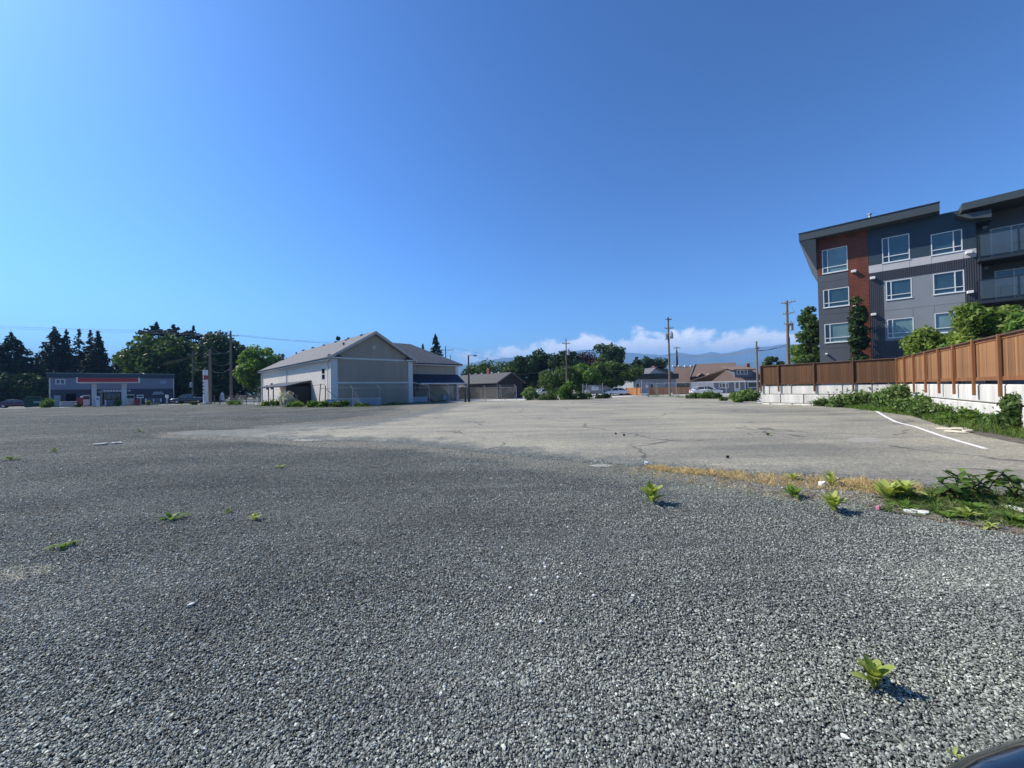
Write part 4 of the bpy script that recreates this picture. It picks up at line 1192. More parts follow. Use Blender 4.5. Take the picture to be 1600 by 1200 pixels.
# rakes (double profile) and gutters, eave returns
for sgn in (-1, 1):
    x0 = -ov if sgn < 0 else Wd + ov
    mb = MB()
    for (y0, y1, d0, d1) in ((-ov - .05, -ov + .0, 0.0, 0.30), (-ov + .0, -ov + .3, 0.19, .36)):
        mb.add([(x0, y0, ze - d0), (Wd / 2, y0, HR - d0), (Wd / 2, y0, HR - d1), (x0, y0, ze - d1), (x0, y1, ze - d0), (Wd / 2, y1, HR - d0), (Wd / 2, y1, HR - d1), (x0, y1, ze - d1)],
               [(0,3,2,1),(4,5,6,7),(0,1,5,4),(1,2,6,5),(2,3,7,6),(3,0,4,7)])
    mb.build('rake_board', M['beige_trim'], hl)
    xr = (-ov, 1.15) if sgn < 0 else (Wd - 1.15, Wd + ov)
    MB().box(xr[0], xr[1], -ov + .02, -0.07, HW - .12, HW + .02).build('eave_return', M['trim'], hl)
    MB().add([(xr[0], -ov + .02, HW + .03), (xr[1], -ov + .02, HW + .03), (xr[1], -0.01, HW + .03), (xr[0], -0.01, HW + .03), ((xr[0] + .25) if sgn < 0 else xr[0] + .2, -0.01, HW + .38), ((xr[1] - .2) if sgn < 0 else xr[1] - .25, -0.01, HW + .38)],
             [(0, 3, 2, 1), (0, 1, 5, 4), (1, 2, 5), (0, 4, 3)]).build('return_roof', M['shingle_dark'], hl)
    xg_ = -ov - .08 if sgn < 0 else Wd + ov
    MB().box(xg_, xg_ + .1, -ov, LH + ov, ze - .16, ze - .02).build('gutter', M['metal_dark'], hl)
    MB().box(min(xg_ + .1, Wd), max(xg_, -0.0) if sgn < 0 else Wd + ov, -0.0, LH + ov, ze - .30, ze - .19).build('soffit', M['trim'], hl)
# roof vents and pipes on the visible slope
def on_slope(px, py):
    """pixel on the left roof slope -> local point"""
    o = Vector((0, 0, CAMZ)); r = ray(px, py); Rm = Matrix.Rotation(-FH.rz, 3, 'Z')
    ol = Rm @ (o - Vector(FH.A)); rl = Rm @ r
    nx, nz = -(HR - ze), (Wd / 2 + ov)
    c = (0 - (-ov)) * 0
    # plane: (x + ov)*(HR-ze) - (z-ze)*(Wd/2+ov) = 0
    f0 = (ol.x + ov) * (HR - ze) - (ol.z - ze) * (Wd / 2 + ov); f1 = rl.x * (HR - ze) - rl.z * (Wd / 2 + ov)
    return ol + rl * (-f0 / f1)
for px, py in ((565.5, 522.5), (545, 527.5), (525, 533), (506.5, 538), (489, 542), (474, 546)):
    q = on_slope(px, py + 1.5); MB().bbox(q.x - .2, q.x + .2, q.y - .2, q.y + .2, q.z - .1, q.z + .12, .03).build('roof_vent', M['metal_dark'], hl)
q = on_slope(442, 563); MB().cyl(q, q + Vector((0, 0, 1.0)), .16, .16, 8).cyl(q + Vector((0, 0, .95)), q + Vector((0, 0, 1.15)), .24, .24, 8).build('vent_pipe', M['metal_dark'], hl)
for px, py in ((463, 553), (537, 539), (428, 567), (438, 561)):
    q = on_slope(px, py); MB().cyl(q, q + Vector((0, 0, .3)), .12, .12, 6).build('vent_pipe', M['metal_dark'], hl)
# lean-to porch on the long side
y0 = lw(487, 615)[0]; y1 = lw(440, 615)[0]; PO = 3.0
zr0 = lw(486, 594)[1]
lt = [(-0.02, y0, 3.25), (-0.02, y1 + 1.5, 3.25), (-PO, y1 + 1.5, 2.55), (-PO, y0, 2.55)]
MB().slab(lt, 0.14, up=(0, 0, 1)).build('porch_roof', M['metal_dark'], hl)
MB().box(-PO + .2, -0.01, y0 + .1, y0 + .2, 0, 3.2 - .75).build('porch_screen', M['black'], hl)
MB().box(-0.08, -0.01, y0 + .3, y1 - 3, 0, 2.9).build('porch_door', M['darkin'], hl)
for yy in (y1 + 1.0, (y0 + y1) / 2 + 2.2, (y0 + y1) / 2 - .5, y0 + .3):
    MB().cyl((-PO + .15, yy, 0), (-PO + .15, yy, 2.5), .07, .07, 6).cyl((-PO + .15, yy, 1.9), (-PO + .15, yy + .6, 2.5), .04, .04, 5).build('porch_post', M['pole'], hl)

# wing behind, with awning and small porch
yw = 2.6
xw1 = FH.at(716, 600, yw)[0]
HWg = FH.at(680, 568.5, yw)[1]
MB().box(Wd + .004, xw1, yw, yw + 9, 0, HWg).build('wing_wall', M['beige'], hl)
MB().box(xw1 - .5, xw1 + .03, yw - .04, yw - .002, 0, HWg - .05).build('corner_board', M['trim'], hl)
ex0 = Wd - .2; ex1 = xw1 + .5; ey0 = yw - .55; ey1 = yw + 9.5; eh = HWg + .05
rz0 = FH.at(640, 537.5, yw + 4.5)[1]; rx0 = FH.at(617, 537, yw + 4.5)[0]; rx1 = FH.at(641, 538.5, yw + 4.5)[0]
ym = (ey0 + ey1) / 2
rr1 = (rx1, ym, rz0); rr0 = (Wd / 2 - 1, ym, rz0)
MB().slab([(Wd / 2, ey0, eh), (ex1, ey0, eh), rr1, rr0], .16, up=(0, 0, 1)).build('wing_roof', M['shingle'], hl)
MB().slab([(ex1, ey0, eh), (ex1, ey1, eh), rr1], .16, up=(0, 0, 1)).build('wing_roof', M['shingle'], hl)
MB().box(Wd + .1, ex1 + .03, ey0 - .06, ey0, eh - .2, eh - .03).build('gutter', M['metal_dark'], hl)
MB().box(Wd + .1, ex1, ey0, yw - .005, eh - .32, eh - .21).build('soffit', M['trim'], hl)
# navy awning roof over the porch
za1 = FH.at(690, 585, yw)[1]; yo = yw - 2.2
za0 = FH.at(690, 598, yo)[1]
axr = FH.at(727, 598, yo)[0]
MB().slab([(Wd + .01, yw - .01, za1), (xw1 - .1, yw - .01, za1), (axr, yo, za0), (Wd + .01, yo, za0)], .10, up=(0, 0, 1)).build('awning', M['navy'], hl)
MB().slab([(xw1 - .1, yw - .01, za1), (xw1 - .1, yw + 3, za1), (axr, yw + 3, za0), (axr, yo, za0)], .10, up=(0, 0, 1)).build('awning', M['navy'], hl)
MB().box(Wd + 1.5, axr + .02, yo - .05, yo - .005, za0 - .2, za0 - .02).build('awning_edge', M['trim'], hl)
MB().slab([(Wd + .1, yo - .06, za0 - .02), (Wd + 2.5, yo - .06, za0 - .35), (Wd + 2.5, yo - .2, za0 - .38), (Wd + .1, yo - .3, za0 + .1)], .03, up=(0, 0, 1)).build('loose_soffit', M['white'], hl)
for xx in (FH.at(711.5, 610, yo + .2)[0], FH.at(727, 610, yo + .2)[0]):
    MB().box(xx - .16, xx + .16, yo + .05, yo + .35, 0, za0 - .12).build('porch_post', M['navy'], hl)
pz = 0.75
px0 = Wd + .3; px1 = FH.at(669, 625, yo)[0]
MB().box(px0, px1, yo + .1, yw - .01, 0, pz).build('porch_base', M['grey_box'], hl)
rl = MB(); rl.box(px0, px1, yo + .12, yo + .17, pz + .95, pz + 1.02)
xx = px0
while xx < px1: rl.box(xx, xx + .03, yo + .13, yo + .16, pz, pz + .95); xx += .16
rl.build('porch_railing', M['black'], hl)
MB().slab([(px1, yo + .1, pz + 1.0), (px1 + 1.3, yo + .1, .9), (px1 + 1.3, yo + .1, .8), (px1, yo + .1, pz + .9)], .05, up=(0, 1, 0)).build('stair_rail', M['black'], hl)
for k in range(4): MB().box(px1 + k * .3, px1 + (k + 1) * .3 - .004, yo + .2, yw - .3, 0, pz - (k + .6) * .17).build('step', M['metal_dark'], hl)
MB().box(px0 + .6, px0 + 1.5, yw - .05, yw - .01, pz, pz + 2.0).build('door', M['black'], hl)
MB().box(px0 + 1.7, px1 - .1, yw - .05, yw - .012, pz + .8, pz + 1.9).build('window', M['shingle'], hl)
x, z = FH.at(694, 624, yw - .3)
MB().bbox(x - .35, x + .35, yw - .5, yw - .02, .12, .85, .02).build('service_box', M['grey_box'], hl)

# ------------------------------------------------------------------ black-sided house with grey roof
FB = Frame(777, 62, 817, 66)
bh = thing('dark_house', 'low dark brown building with grey shingle roof and brick chimney', 'building', FB.A, FB.rz)
Wb = FB.L; Lb = 13.0; Hb = FB.at(777, 597)[1]; Rb = FB.at(797, 581.5)[1]
MB().box(0, Wb, 0, .2, 0, Hb).add([(0, .003, Hb), (Wb, .003, Hb), (Wb / 2, .003, Rb - .15), (0, .2, Hb), (Wb, .2, Hb), (Wb / 2, .2, Rb - .15)], [(0, 1, 2), (5, 4, 3), (0, 2, 5, 3), (1, 4, 5, 2)]).build('gable_wall', M['blackwood'], bh)
MB().box(0, .2, .2, Lb, 0, Hb).build('side_wall', M['blackwood'], bh)
MB().box(Wb - .2, Wb, .2, Lb, 0, Hb).build('side_wall', M['blackwood'], bh)
MB().box(.2, Wb - .2, Lb - .2, Lb, 0, Hb).build('rear_wall', M['blackwood'], bh)
MB().box(-.05, .12, -.05, -.004, 0, Hb).build('corner_board', M['shingle'], bh)
for sx in (-1, 1):
    x0 = -.4 if sx < 0 else Wb + .4
    MB().slab([(x0, -.4, Hb - .1), (Wb / 2, -.4, Rb), (Wb / 2, Lb + .3, Rb), (x0, Lb + .3, Hb - .1)], .12, up=(0, 0, 1)).build('roof', M['shingle_dark'], bh)
MB().add([(-.42, -.44, Hb - .12), (Wb / 2, -.44, Rb - .02), (Wb / 2, -.44, Rb - .2), (-.42, -.44, Hb - .3)], [(0, 3, 2, 1)]).add([(Wb + .42, -.44, Hb - .12), (Wb / 2, -.44, Rb - .02), (Wb / 2, -.44, Rb - .2), (Wb + .42, -.44, Hb - .3)], [(0, 1, 2, 3)]).build('rake_board', M['charcoal'], bh)
MB().bbox(Wb / 2 - .2, Wb / 2 + .4, 5.2, 5.9, Rb - .8, Rb + .85, .03).build('chimney', M['brickred'], bh)
for k, yy in enumerate((2.8, 4.6, 7.4, 9.2, 11.0)): MB().bbox(Wb / 2 - .15, Wb / 2 + .15, yy - .2, yy + .2, Rb - .05, Rb + .16, .03).build('roof_vent', M['galv'], bh)
MB().slab([(-.01, 6.5, Hb - .2), (-.01, 12.5, Hb - .2), (-2.6, 12.5, Hb - .7), (-2.6, 6.5, Hb - .7)], .15, up=(0, 0, 1)).build('side_canopy', M['shingle_dark'], bh)
MB().box(-.04, -.005, 8.0, 10.8, 0, 2.1).build('side_door', M['darkin'], bh)
MB().box(-.06, -.006, 7.2, 7.7, 1.1, 1.9).build('notice_board', M['white'], bh)
# far left block behind the wing (white fascia visible under the awning)
x0, x1 = GD(716, 74), GD(741, 74)
t = thing('flat_roof_shed', 'low flat-roofed shed with white fascia between the hall and the dark building', 'shed', x0)
w_ = x1.x - x0.x
MB().box(0, w_, 0, 4, 0, 1.9).build('wall', M['blackwood'], t); MB().box(-.3, w_ + .3, -.4, 4.3, 1.9, 2.45).build('roof', M['white'], t)

# ------------------------------------------------------------------ fuel station on the left
FS = Frame(77, 68, 272, 80)
st = thing('store_building', 'grey two storey fuel station store with flat blue roof band', 'building', FS.A, FS.rz)
Hs = FS.at(80, 583)[1]; zb_ = FS.at(80, 590)[1]; zm = FS.at(80, 609)[1]
hs = []
x0 = FS.at(86.5, 596)[0]; x1 = FS.at(102, 596)[0]; z1 = FS.at(90, 592.5)[1]; z0 = FS.at(90, 600.5)[1]
hs = [(x0, x1, z0, z1)]
dx0, dx1 = FS.at(83.5, 625)[0], FS.at(95, 625)[0]
ox0, ox1 = FS.at(103, 625)[0], FS.at(119, 625)[0]
gx0, gx1 = FS.at(158, 620)[0], FS.at(189, 620)[0]
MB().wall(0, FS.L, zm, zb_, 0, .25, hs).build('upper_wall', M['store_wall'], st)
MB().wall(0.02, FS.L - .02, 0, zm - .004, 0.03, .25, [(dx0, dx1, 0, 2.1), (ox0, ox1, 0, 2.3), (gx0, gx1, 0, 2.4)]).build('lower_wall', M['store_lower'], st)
MB().box(0.1, FS.L, .3, 9, 0, .1).build('floor_slab', M['concrete'], st)
MB().box(-0.0, .2, .26, 9, 0, zb_).build('side_wall', M['store_wall'], st); MB().box(FS.L - .2, FS.L, .26, 9, 0, zb_).build('side_wall', M['store_wall'], st)
MB().box(.2, FS.L - .2, 8.8, 9, 0, zb_).build('rear_wall', M['store_wall'], st)
MB().box(0.2, FS.L - .2, 3.0, 3.1, .1, zb_ - .1).build('inner_wall', M['darkin'], st)
MB().box(-.35, FS.L + .15, -.25, 9.3, zb_, Hs).build('roof_band', M['slate_panel'], st)
MB().box(-.38, FS.L + .18, -.28, 9.33, Hs + .002, Hs + .06).build('roof_flashing', M['galv'], st)
window(st, *hs[0], 0, ((x0 + x1) / 2,), (), .12, glass='dark_glass')
MB().box(dx0 + .03, dx1 - .03, .08, .14, .1, 2.07).build('door', M['grey_box'], st)
for i in range(4):
    xa_ = gx0 + (gx1 - gx0) * i / 4; MB().box(xa_ + .03, xa_ + (gx1 - gx0) / 4 - .03, .12, .15, .12, 2.3).build('shop_window', M['dark_glass'], st)
MB().box(gx0 - .1, gx1 + .1, -.06, .02, 2.45, 3.0).build('sign_band', M['store_wall'], st)
for i in range(9):      # worn lettering on the band, unreadable at this distance
    xa_ = gx0 + .3 + i * .42; MB().box(xa_, xa_ + .26, -.075, -.062, 2.6, 2.85).build('lettering', M['vinyl'], st)
MB().box(-.02, .14, -.02, .02, 0, zb_ - .01).build('corner_trim', M['trim'], st); MB().box(FS.L - .1, FS.L + .02, -.02, .0, 0, zb_ - .01).build('corner_trim', M['trim'], st)
sx0 = FS.at(238, 615)[0]; sx1 = FS.at(256, 615)[0]; sz = FS.at(247, 615.5)[1]
MB().box(sx0, sx1, -.02, .025, sz - .12, sz + .12).box((sx0 + sx1) / 2 - .7, (sx0 + sx1) / 2 + .7, -.02, .025, sz + .16, sz + .45).build('wall_lettering', M['grey_box'], st)
fx = FS.at(255, 597)[0]; fz = FS.at(255, 597)[1]
MB().box(fx - .5, fx + .5, -.02, -.002, fz - .3, fz + .3).build('wall_sign', M['grey_box'], st)
# canopy over the pumps
FC = Frame(121, 63.5, 217, 68.5)
cn = thing('fuel_canopy', 'red and white fuel station canopy on two pale columns', 'canopy', FC.A, FC.rz)
zc1 = FC.at(123, 590)[1]; zc0 = FC.at(123, 598.5)[1]
MB().box(0, FC.L, 0.05, 5.5, zc0 + .02, zc1 - .02).build('roof_deck', M['trim'], cn)
MB().box(0.06, FC.L - .06, -.05, 0.045, zc0 + .17, zc1 - .09).build('red_fascia', M['red'], cn)
MB().box(0.0, FC.L, -.03, 0.045, zc0 + .05, zc0 + .165).build('lower_band', M['white'], cn)
MB().box(0.0, FC.L, -.03, 0.045, zc1 - .085, zc1 - .03).build('upper_band', M['shingle'], cn)
MB().bbox(-.12, .055, -.08, 5.5, zc0 + .02, zc1 + .02, .05).build('end_cap', M['white'], cn)
MB().bbox(FC.L - .055, FC.L + .12, -.08, 5.5, zc0 + .02, zc1 + .02, .05).build('end_cap', M['white'], cn)
for (pl, pr) in ((143.5, 151), (190, 198)):
    a = FC.at(pl, 620, 1.6)[0]; b_ = FC.at(pr, 620, 1.6)[0]
    MB().bbox(a, b_, 1.3, 1.9, 0, zc0 + .01, .03).build('column', M['trim'], cn)
def small(name, label, cat, px, Y, parts, rz=None, group=None):
    t = thing(name, label, cat, GD(px, Y), FS.rz if rz is None else rz, group)
    for nm, mb, mt in parts: mb.build(nm, M[mt], t)
    return t
small('ice_chest', 'white slatted crate leaning below the store window opening', 'crate', 108, 66, [('frame', MB().box(-1.05, 1.05, -.05, 0, .1, .2).box(-1.05, 1.05, -.05, 0, .85, .95).box(-1.05, -.97, -.05, 0, .2, .85).box(.97, 1.05, -.05, 0, .2, .85).box(-.97, .97, -.05, 0, .49, .55), 'vinyl'), ('panel', MB().box(-.96, .96, -.03, -.01, .2, .49).box(-.96, .96, -.03, -.01, .55, .85), 'grey_panel')])
small('propane_cage', 'red vending cabinet with a white top light left of the fuel pump', 'cabinet', 125, 64.5, [('body', MB().bbox(-.35, .35, -.3, .3, .1, 1.5, .04), 'red2'), ('top_light', MB().sphere((0.2, 0, 1.65), .16), 'white')])
for (px, lab, w_, mt) in ((135, 'grey fuel pump beside the left canopy column', .42, 'trim'), (204, 'white and dark fuel pump right of the right canopy column', .5, 'trim')):
    small('fuel_pump', lab, 'fuel pump', px, 66 if px < 150 else 70, [('body', MB().bbox(-w_, w_, -.3, .3, .15, 1.25, .03), mt), ('display', MB().bbox(-w_ * .9, w_ * .9, -.31, .25, 1.28, 1.75, .03), 'metal_dark'),
         ('head', MB().bbox(-w_, w_, -.3, .3, 1.78, 1.98, .03), 'trim'), ('side_post', MB().box(-w_ - .01, -w_ + .07, -.25, .25, 1.25, 1.78).box(w_ - .07, w_ + .01, -.25, .25, 1.25, 1.78), 'trim'), ('hose', MB().tube([(w_ + .02, 0, 1.5), (w_ + .25, -.05, .9), (w_ + .1, 0, .5)], .03), 'tyre')], group='fuel pumps under the canopy')
small('air_cabinet', 'white air machine cabinet touching the left canopy column', 'cabinet', 153, 65, [('body', MB().bbox(-.25, .25, -.2, .2, .05, 1.75, .03), 'white'), ('panel', MB().box(-.16, .16, -.215, -.2, 1.1, 1.5), 'grey_box')])
small('yellow_bollard', 'tall pale yellow clearance post under the canopy', 'bollard', 158.5, 66, [('post', MB().cyl((0, 0, 0), (0, 0, 2.5), .11, .11, 10), 'patch'), ('cap', MB().bbox(-.4, .3, -.05, .05, 2.35, 2.6, .02), 'patch')])
small('bollard', 'short white bollard in front of the shop windows', 'bollard', 165, 66, [('post', MB().cyl((0, 0, 0), (0, 0, 1.0), .1, .1, 10), 'white'), ('cap', MB().sphere((0, 0, 1.0), .1), 'white')])
small('planter_tub', 'round dark blue tub outside the shop windows', 'planter', 171.5, 67, [('tub', MB().cyl((0, 0, 0), (0, 0, .95), .5, .58, 14), 'store_wall'), ('rim', MB().cyl((0, 0, .95), (0, 0, 1.05), .63, .63, 14), 'store_wall')])
small('price_board', 'small white price board on a post by the right fuel pump', 'sign', 220, 67, [('board', MB().bbox(-.5, .35, -.04, .04, 1.25, 1.85, .02), 'trim'), ('panel', MB().box(-.42, .27, -.055, -.042, 1.45, 1.7), 'metal_dark'), ('post', MB().cyl((0, .06, 0), (0, .06, 1.6), .06, .06, 8), 'galv')])
small('red_bin', 'dark red bin between the fuel pump and the price board', 'bin', 214.5, 70, [('body', MB().bbox(-.4, .4, -.3, .3, 0, 1.0, .05), 'red2'), ('lid', MB().bbox(-.43, .43, -.33, .33, 1.0, 1.1, .03), 'red')])
small('ice_freezer', 'blue and white chest freezer below the wall lettering', 'freezer', 239.5, 72, [('body', MB().bbox(-1.1, 1.1, -.4, .4, .35, 1.15, .04), 'bluegrey'), ('plinth', MB().box(-.9, .9, -.3, .3, 0, .35), 'greygreen'), ('end_panel', MB().box(-1.12, -.95, -.42, -.4, .5, 1.1).box(.95, 1.12, -.42, -.4, .5, 1.1).box(-.05, .08, -.42, -.4, .5, 1.1), 'white')])
small('meter_post', 'white-topped tyre pump on a grey post at the forecourt edge', 'post', 261, 68, [('post', MB().cyl((0, 0, 0), (0, 0, 1.2), .14, .12, 8), 'grey_box'), ('head', MB().bbox(-.22, .22, -.2, .2, 1.15, 1.75, .08), 'white')])
small('waste_container', 'dark green waste container left of the fuel station', 'container', 54.5, 66, [('body', MB().bbox(-1.1, 1.1, -.7, .7, .15, 1.65, .05), 'green_metal'), ('lid', MB().bbox(-.9, .6, -.75, .75, 1.66, 1.95, .05), 'green_metal'), ('label_plate', MB().box(-.1, .65, -.715, -.7, .8, 1.1), 'grey_box')])
# tall round pylon sign
t = small('pylon_sign', 'tall white cylindrical sign pylon with a red band near its top', 'sign', 321.5, 66, [('column', MB().cyl((0, 0, 0), (0, 0, 5.2), .36, .36, 20), 'white'), ('red_band', MB().cyl((0, 0, 4.2), (0, 0, 4.95), .373, .373, 20, cap=False), 'red2'),
      ('cap', MB().cyl((0, 0, 5.2), (0, 0, 5.9), .36, .34, 20), 'white'), ('plinth', MB().bbox(-.6, .6, -.5, .5, 0, .25, .04), 'concrete')], rz=0)
for z in (3.7, 3.1, 2.5, 1.85): MB().box(-.17, -.04, -.385, -.345, z - .12, z + .12).build('lettering', M['black'], t)
MB().box(-.14, .02, -.395, -.36, 4.35, 4.8).build('emblem', M['white'], t)

# ------------------------------------------------------------------ houses in the middle distance, right
def box_house(name, label, px0, Y0, px1, Y1, y_wall, y_roof, depth, wall, roof, kind='gable_side', parts=None, ov=.4, cat='house', y_base_off=0):
    f = Frame(px0, Y0, px1, Y1)
    Hh = f.at(px0, y_wall)[1]
    t = thing(name, label, cat, f.A, f.rz)
    L = f.L
    MB().box(0, L, 0, .25, 0, Hh).build('front_wall', M[wall], t)
    MB().box(0, .25, .25, depth, 0, Hh).build('side_wall', M[wall], t); MB().box(L - .25, L, .25, depth, 0, Hh).build('side_wall', M[wall], t)
    MB().box(.25, L - .25, depth - .25, depth, 0, Hh).build('rear_wall', M[wall], t)
    return t, f, Hh
# navy topped flat building with pale walls
t, f, Hh = box_house('flat_roof_house', 'long low grey-green building with deep dark navy roof band', 990, 84, 1057, 88, 592.5, 0, 9, 'greygreen', 'navy', cat='building')
Ht = f.at(1020, 584)[1]
MB().box(-.4, f.L + .3, -.5, 9.4, Hh, Ht).build('roof_band', M['black'], t)
for px in (996, 1018.5, 1041.5):
    x = f.at(px, 602)[0]; window(t, x - .45, x + .45, 1.0, 2.3, -.03, (), (), .08, glass='dark_glass', depth=.02)
# pale house gable behind it
t, f, Hh = box_house('pale_gable_house', 'pale two storey gabled house behind the navy-roofed building', 1014, 105, 1052, 112, 584, 0, 9, 'beige_trim', 'shingle')
Rr = f.at(1022, 574.5)[1]
L = f.L
for sx, (xa_, xb_, xr_) in enumerate(((-.5, L * .22, L * .22),)):
    pass
MB().slab([(-.5, -.5, Hh - .1), (L * .24, -.5, Rr), (L * .24, 9.5, Rr), (-.5, 9.5, Hh - .1)], .15, up=(0, 0, 1)).build('roof', M['shingle'], t)
MB().slab([(L * .24, -.5, Rr), (L + .5, -.5, Rr - 1.4), (L + .5, 9.5, Rr - 1.4), (L * .24, 9.5, Rr)], .15, up=(0, 0, 1)).build('roof', M['shingle'], t)
MB().add([(0, .0, Hh), (L, .0, Hh), (L, .0, Rr - 1.5), (L * .24, .0, Rr - .2)], [(0, 1, 2, 3)]).build('gable_wall', M['beige_trim'], t)
window(t, L * .15, L * .42, Hh - .9, Hh + .4, -.03, (L * .28,), (), .1, glass='glass', depth=.02)
MB().bbox(L * .5, L * .62, 2, 3, Rr - .6, Rr + .7, .03).build('chimney', M['brickred'], t)
# brown roofed complex
t, f, Hh = box_house('brown_roof_church', 'large brown shingle roofed hall with two small gables and slim steeple', 1056, 100, 1132, 100, 603, 0, 14, 'blackwood', 'shingle_brown', cat='building')
L = f.L
def fz(px, py, off=0): return f.at(px, py, off)
e0 = fz(1052, 598, -.6); r0 = fz(1052, 573, 6); e1 = fz(1078, 598, -.6); r1_ = fz(1085, 572.5, 6)
MB().slab([(e0[0], -.6, e0[1]), (e1[0], -.6, e1[1]), (r1_[0], 6, r1_[1]), (r0[0], 6, r0[1])], .2, up=(0, 0, 1)).build('roof', M['shingle_brown'], t)
e2 = fz(1079, 588, -1.0); e3 = fz(1122, 587, -1.0); r2_ = fz(1085.5, 569, 6); r3 = fz(1150, 566, 6)
MB().slab([(e2[0], -1, e2[1]), (e3[0] + 5, -1, e3[1]), (r3[0], 6, r3[1]), (r2_[0], 6, r2_[1])], .2, up=(0, 0, 1)).build('roof', M['shingle_brown'], t)
MB().slab([(r2_[0], 6, r2_[1]), (r3[0], 6, r3[1]), (r3[0], 14, e3[1]), (r2_[0], 14, e3[1])], .2, up=(0, 0, 1)).build('roof', M['shingle_brown'], t)
MB().add([(e2[0] - .3, -1.05, e2[1] - .3), (r2_[0] - .2, 5.9, r2_[1]), (r2_[0] + .1, 5.9, r2_[1] + .25), (e2[0], -1.05, e2[1] + .2)], [(0, 1, 2, 3)]).build('rake_board', M['shingle'], t)
MB().box(fz(1078, 600)[0], fz(1120, 600)[0], -.3, -.02, 0, e2[1]).build('front_bay', M['blackwood'], t)
MB().box(fz(1084, 600)[0], fz(1113, 600)[0], -.36, -.31, fz(1100, 606)[1], fz(1100, 595)[1]).build('pale_panel', M['beige_trim'], t)
for pc in (1096, 1109.5):
    g0 = fz(pc - 6.5, 587.5, -1.4); g1 = fz(pc, 583, -1.4); g2 = fz(pc + 6.5, 587, -1.4)
    mb = MB().slab([(g0[0], -1.6, g0[1]), (g1[0], -1.6, g1[1]), (g1[0], 3, g1[1]), (g0[0], 3, g0[1])], .2, up=(0, 0, 1)).slab([(g1[0], -1.6, g1[1]), (g2[0], -1.6, g2[1]), (g2[0], 3, g2[1]), (g1[0], 3, g1[1])], .2, up=(0, 0, 1))
    mb.build('small_gable', M['shingle_brown'], t)
    MB().add([(g0[0] + .3, -1.3, g0[1] - .3), (g2[0] - .3, -1.3, g2[1] - .3), (g1[0], -1.3, g1[1] - .3)], [(0, 1, 2)]).build('gable_face', M['black'], t)
for px in (1052, 1061, 1071, 1080, 1144): 
    q = fz(px, 572.4, 6) if px < 1100 else fz(px, 570, 4)
    MB().bbox(q[0] - .25, q[0] + .25, 5.8, 6.2, q[1] - .1, q[1] + .3, .04).build('roof_vent', M['white'], t)
# steeple behind the hall
sp_ = GD(1059, 120); hh = HZ(1059, 541.5, 120)
t = thing('church_steeple', 'slim dark steeple rising above the brown roof, capped with a short cross bar', 'steeple', sp_)
MB().cyl((0, 0, 0), (0, 0, hh - 1.2), 0.62, 0.22, 8).build('spire', M['black'], t)
MB().cyl((0, 0, hh - 1.2), (0, 0, hh), .12, .08, 6).box(-1.1, 1.1, -.1, .1, hh - .5, hh - .32).build('cross_bar', M['black'], t)
# dormer house
t, f, Hh = box_house('dormer_house', 'blue-grey house with brown roof, white-framed windows and a wide dormer', 1116, 70, 1186, 70, 595.5, 0, 9, 'bluegrey', 'shingle_brown')
L = f.L
Rr = fz(1155, 574, 4.5)[1]
Rr = f.at(1155, 574, 4.5)[1]
e0 = f.at(1111, 597.5, -.6); 
MB().slab([(e0[0], -.6, Hh - .1), (L + 1.5, -.6, Hh - .1), (L + 1.5, 4.5, Rr), (f.at(1140, 577, 4.5)[0] , 4.5, Rr)], .15, up=(0, 0, 1)).build('roof', M['shingle_brown'], t)
MB().slab([(f.at(1140, 577, 4.5)[0], 4.5, Rr), (L + 1.5, 4.5, Rr), (L + 1.5, 9.5, Hh), (e0[0], 9.5, Hh)], .15, up=(0, 0, 1)).build('roof', M['shingle_brown'], t)
MB().box(e0[0], L + 1.5, -.66, -.6, Hh - .3, Hh - .08).build('gutter', M['white'], t)
d0 = f.at(1148, 585, .8); d1 = f.at(1176, 585, .8); dt = f.at(1160, 577, .8)[1]
MB().box(d0[0], d1[0], .8, 4, Hh + .1, dt).build('dormer_wall', M['bluegrey'], t)
MB().slab([(d0[0] - .6, .2, dt), (d1[0] + .6, .2, dt), (d1[0] + .4, 5, dt + .8), (d0[0] - .2, 5, dt + .8)], .18, up=(0, 0, 1)).build('dormer_roof', M['shingle_brown'], t)
window(t, f.at(1151, 580, .78)[0], f.at(1168, 580, .78)[0], f.at(1160, 585, .78)[1], f.at(1160, 578.5, .78)[1], .76, (f.at(1156.5, 580, .78)[0], f.at(1162.5, 580, .78)[0]), (), .1, glass='glass', depth=.03)
for (pl, pr, yt, yb_, mu) in ((1123, 1138, 598.5, 606.5, 2), (1168, 1183, 596.5, 606, 0)):
    xa_, xb_ = f.at(pl, 602)[0], f.at(pr, 602)[0]; z1, z0 = f.at(pl, yt)[1], f.at(pl, yb_)[1]
    window(t, xa_, xb_, z0, z1, -.04, tuple(xa_ + (xb_ - xa_) * (k + 1) / (mu + 1) for k in range(mu)), (), .12, glass='glass', depth=.03)
xa_, xb_ = f.at(1147, 602)[0], f.at(1156, 602)[0]
MB().box(xa_, xb_, -.06, -.02, .3, 2.3).build('door', M['white'], t)
MB().box(xa_ + .25, xb_ - .25, -.075, -.062, .9, 2.1).build('door_glass', M['glass'], t)
q = f.at(1168, 571, 4); MB().bbox(q[0] - .3, q[0] + .3, 3.7, 4.3, Rr - .3, Rr + .7, .04).build('chimney', M['brickred'], t)

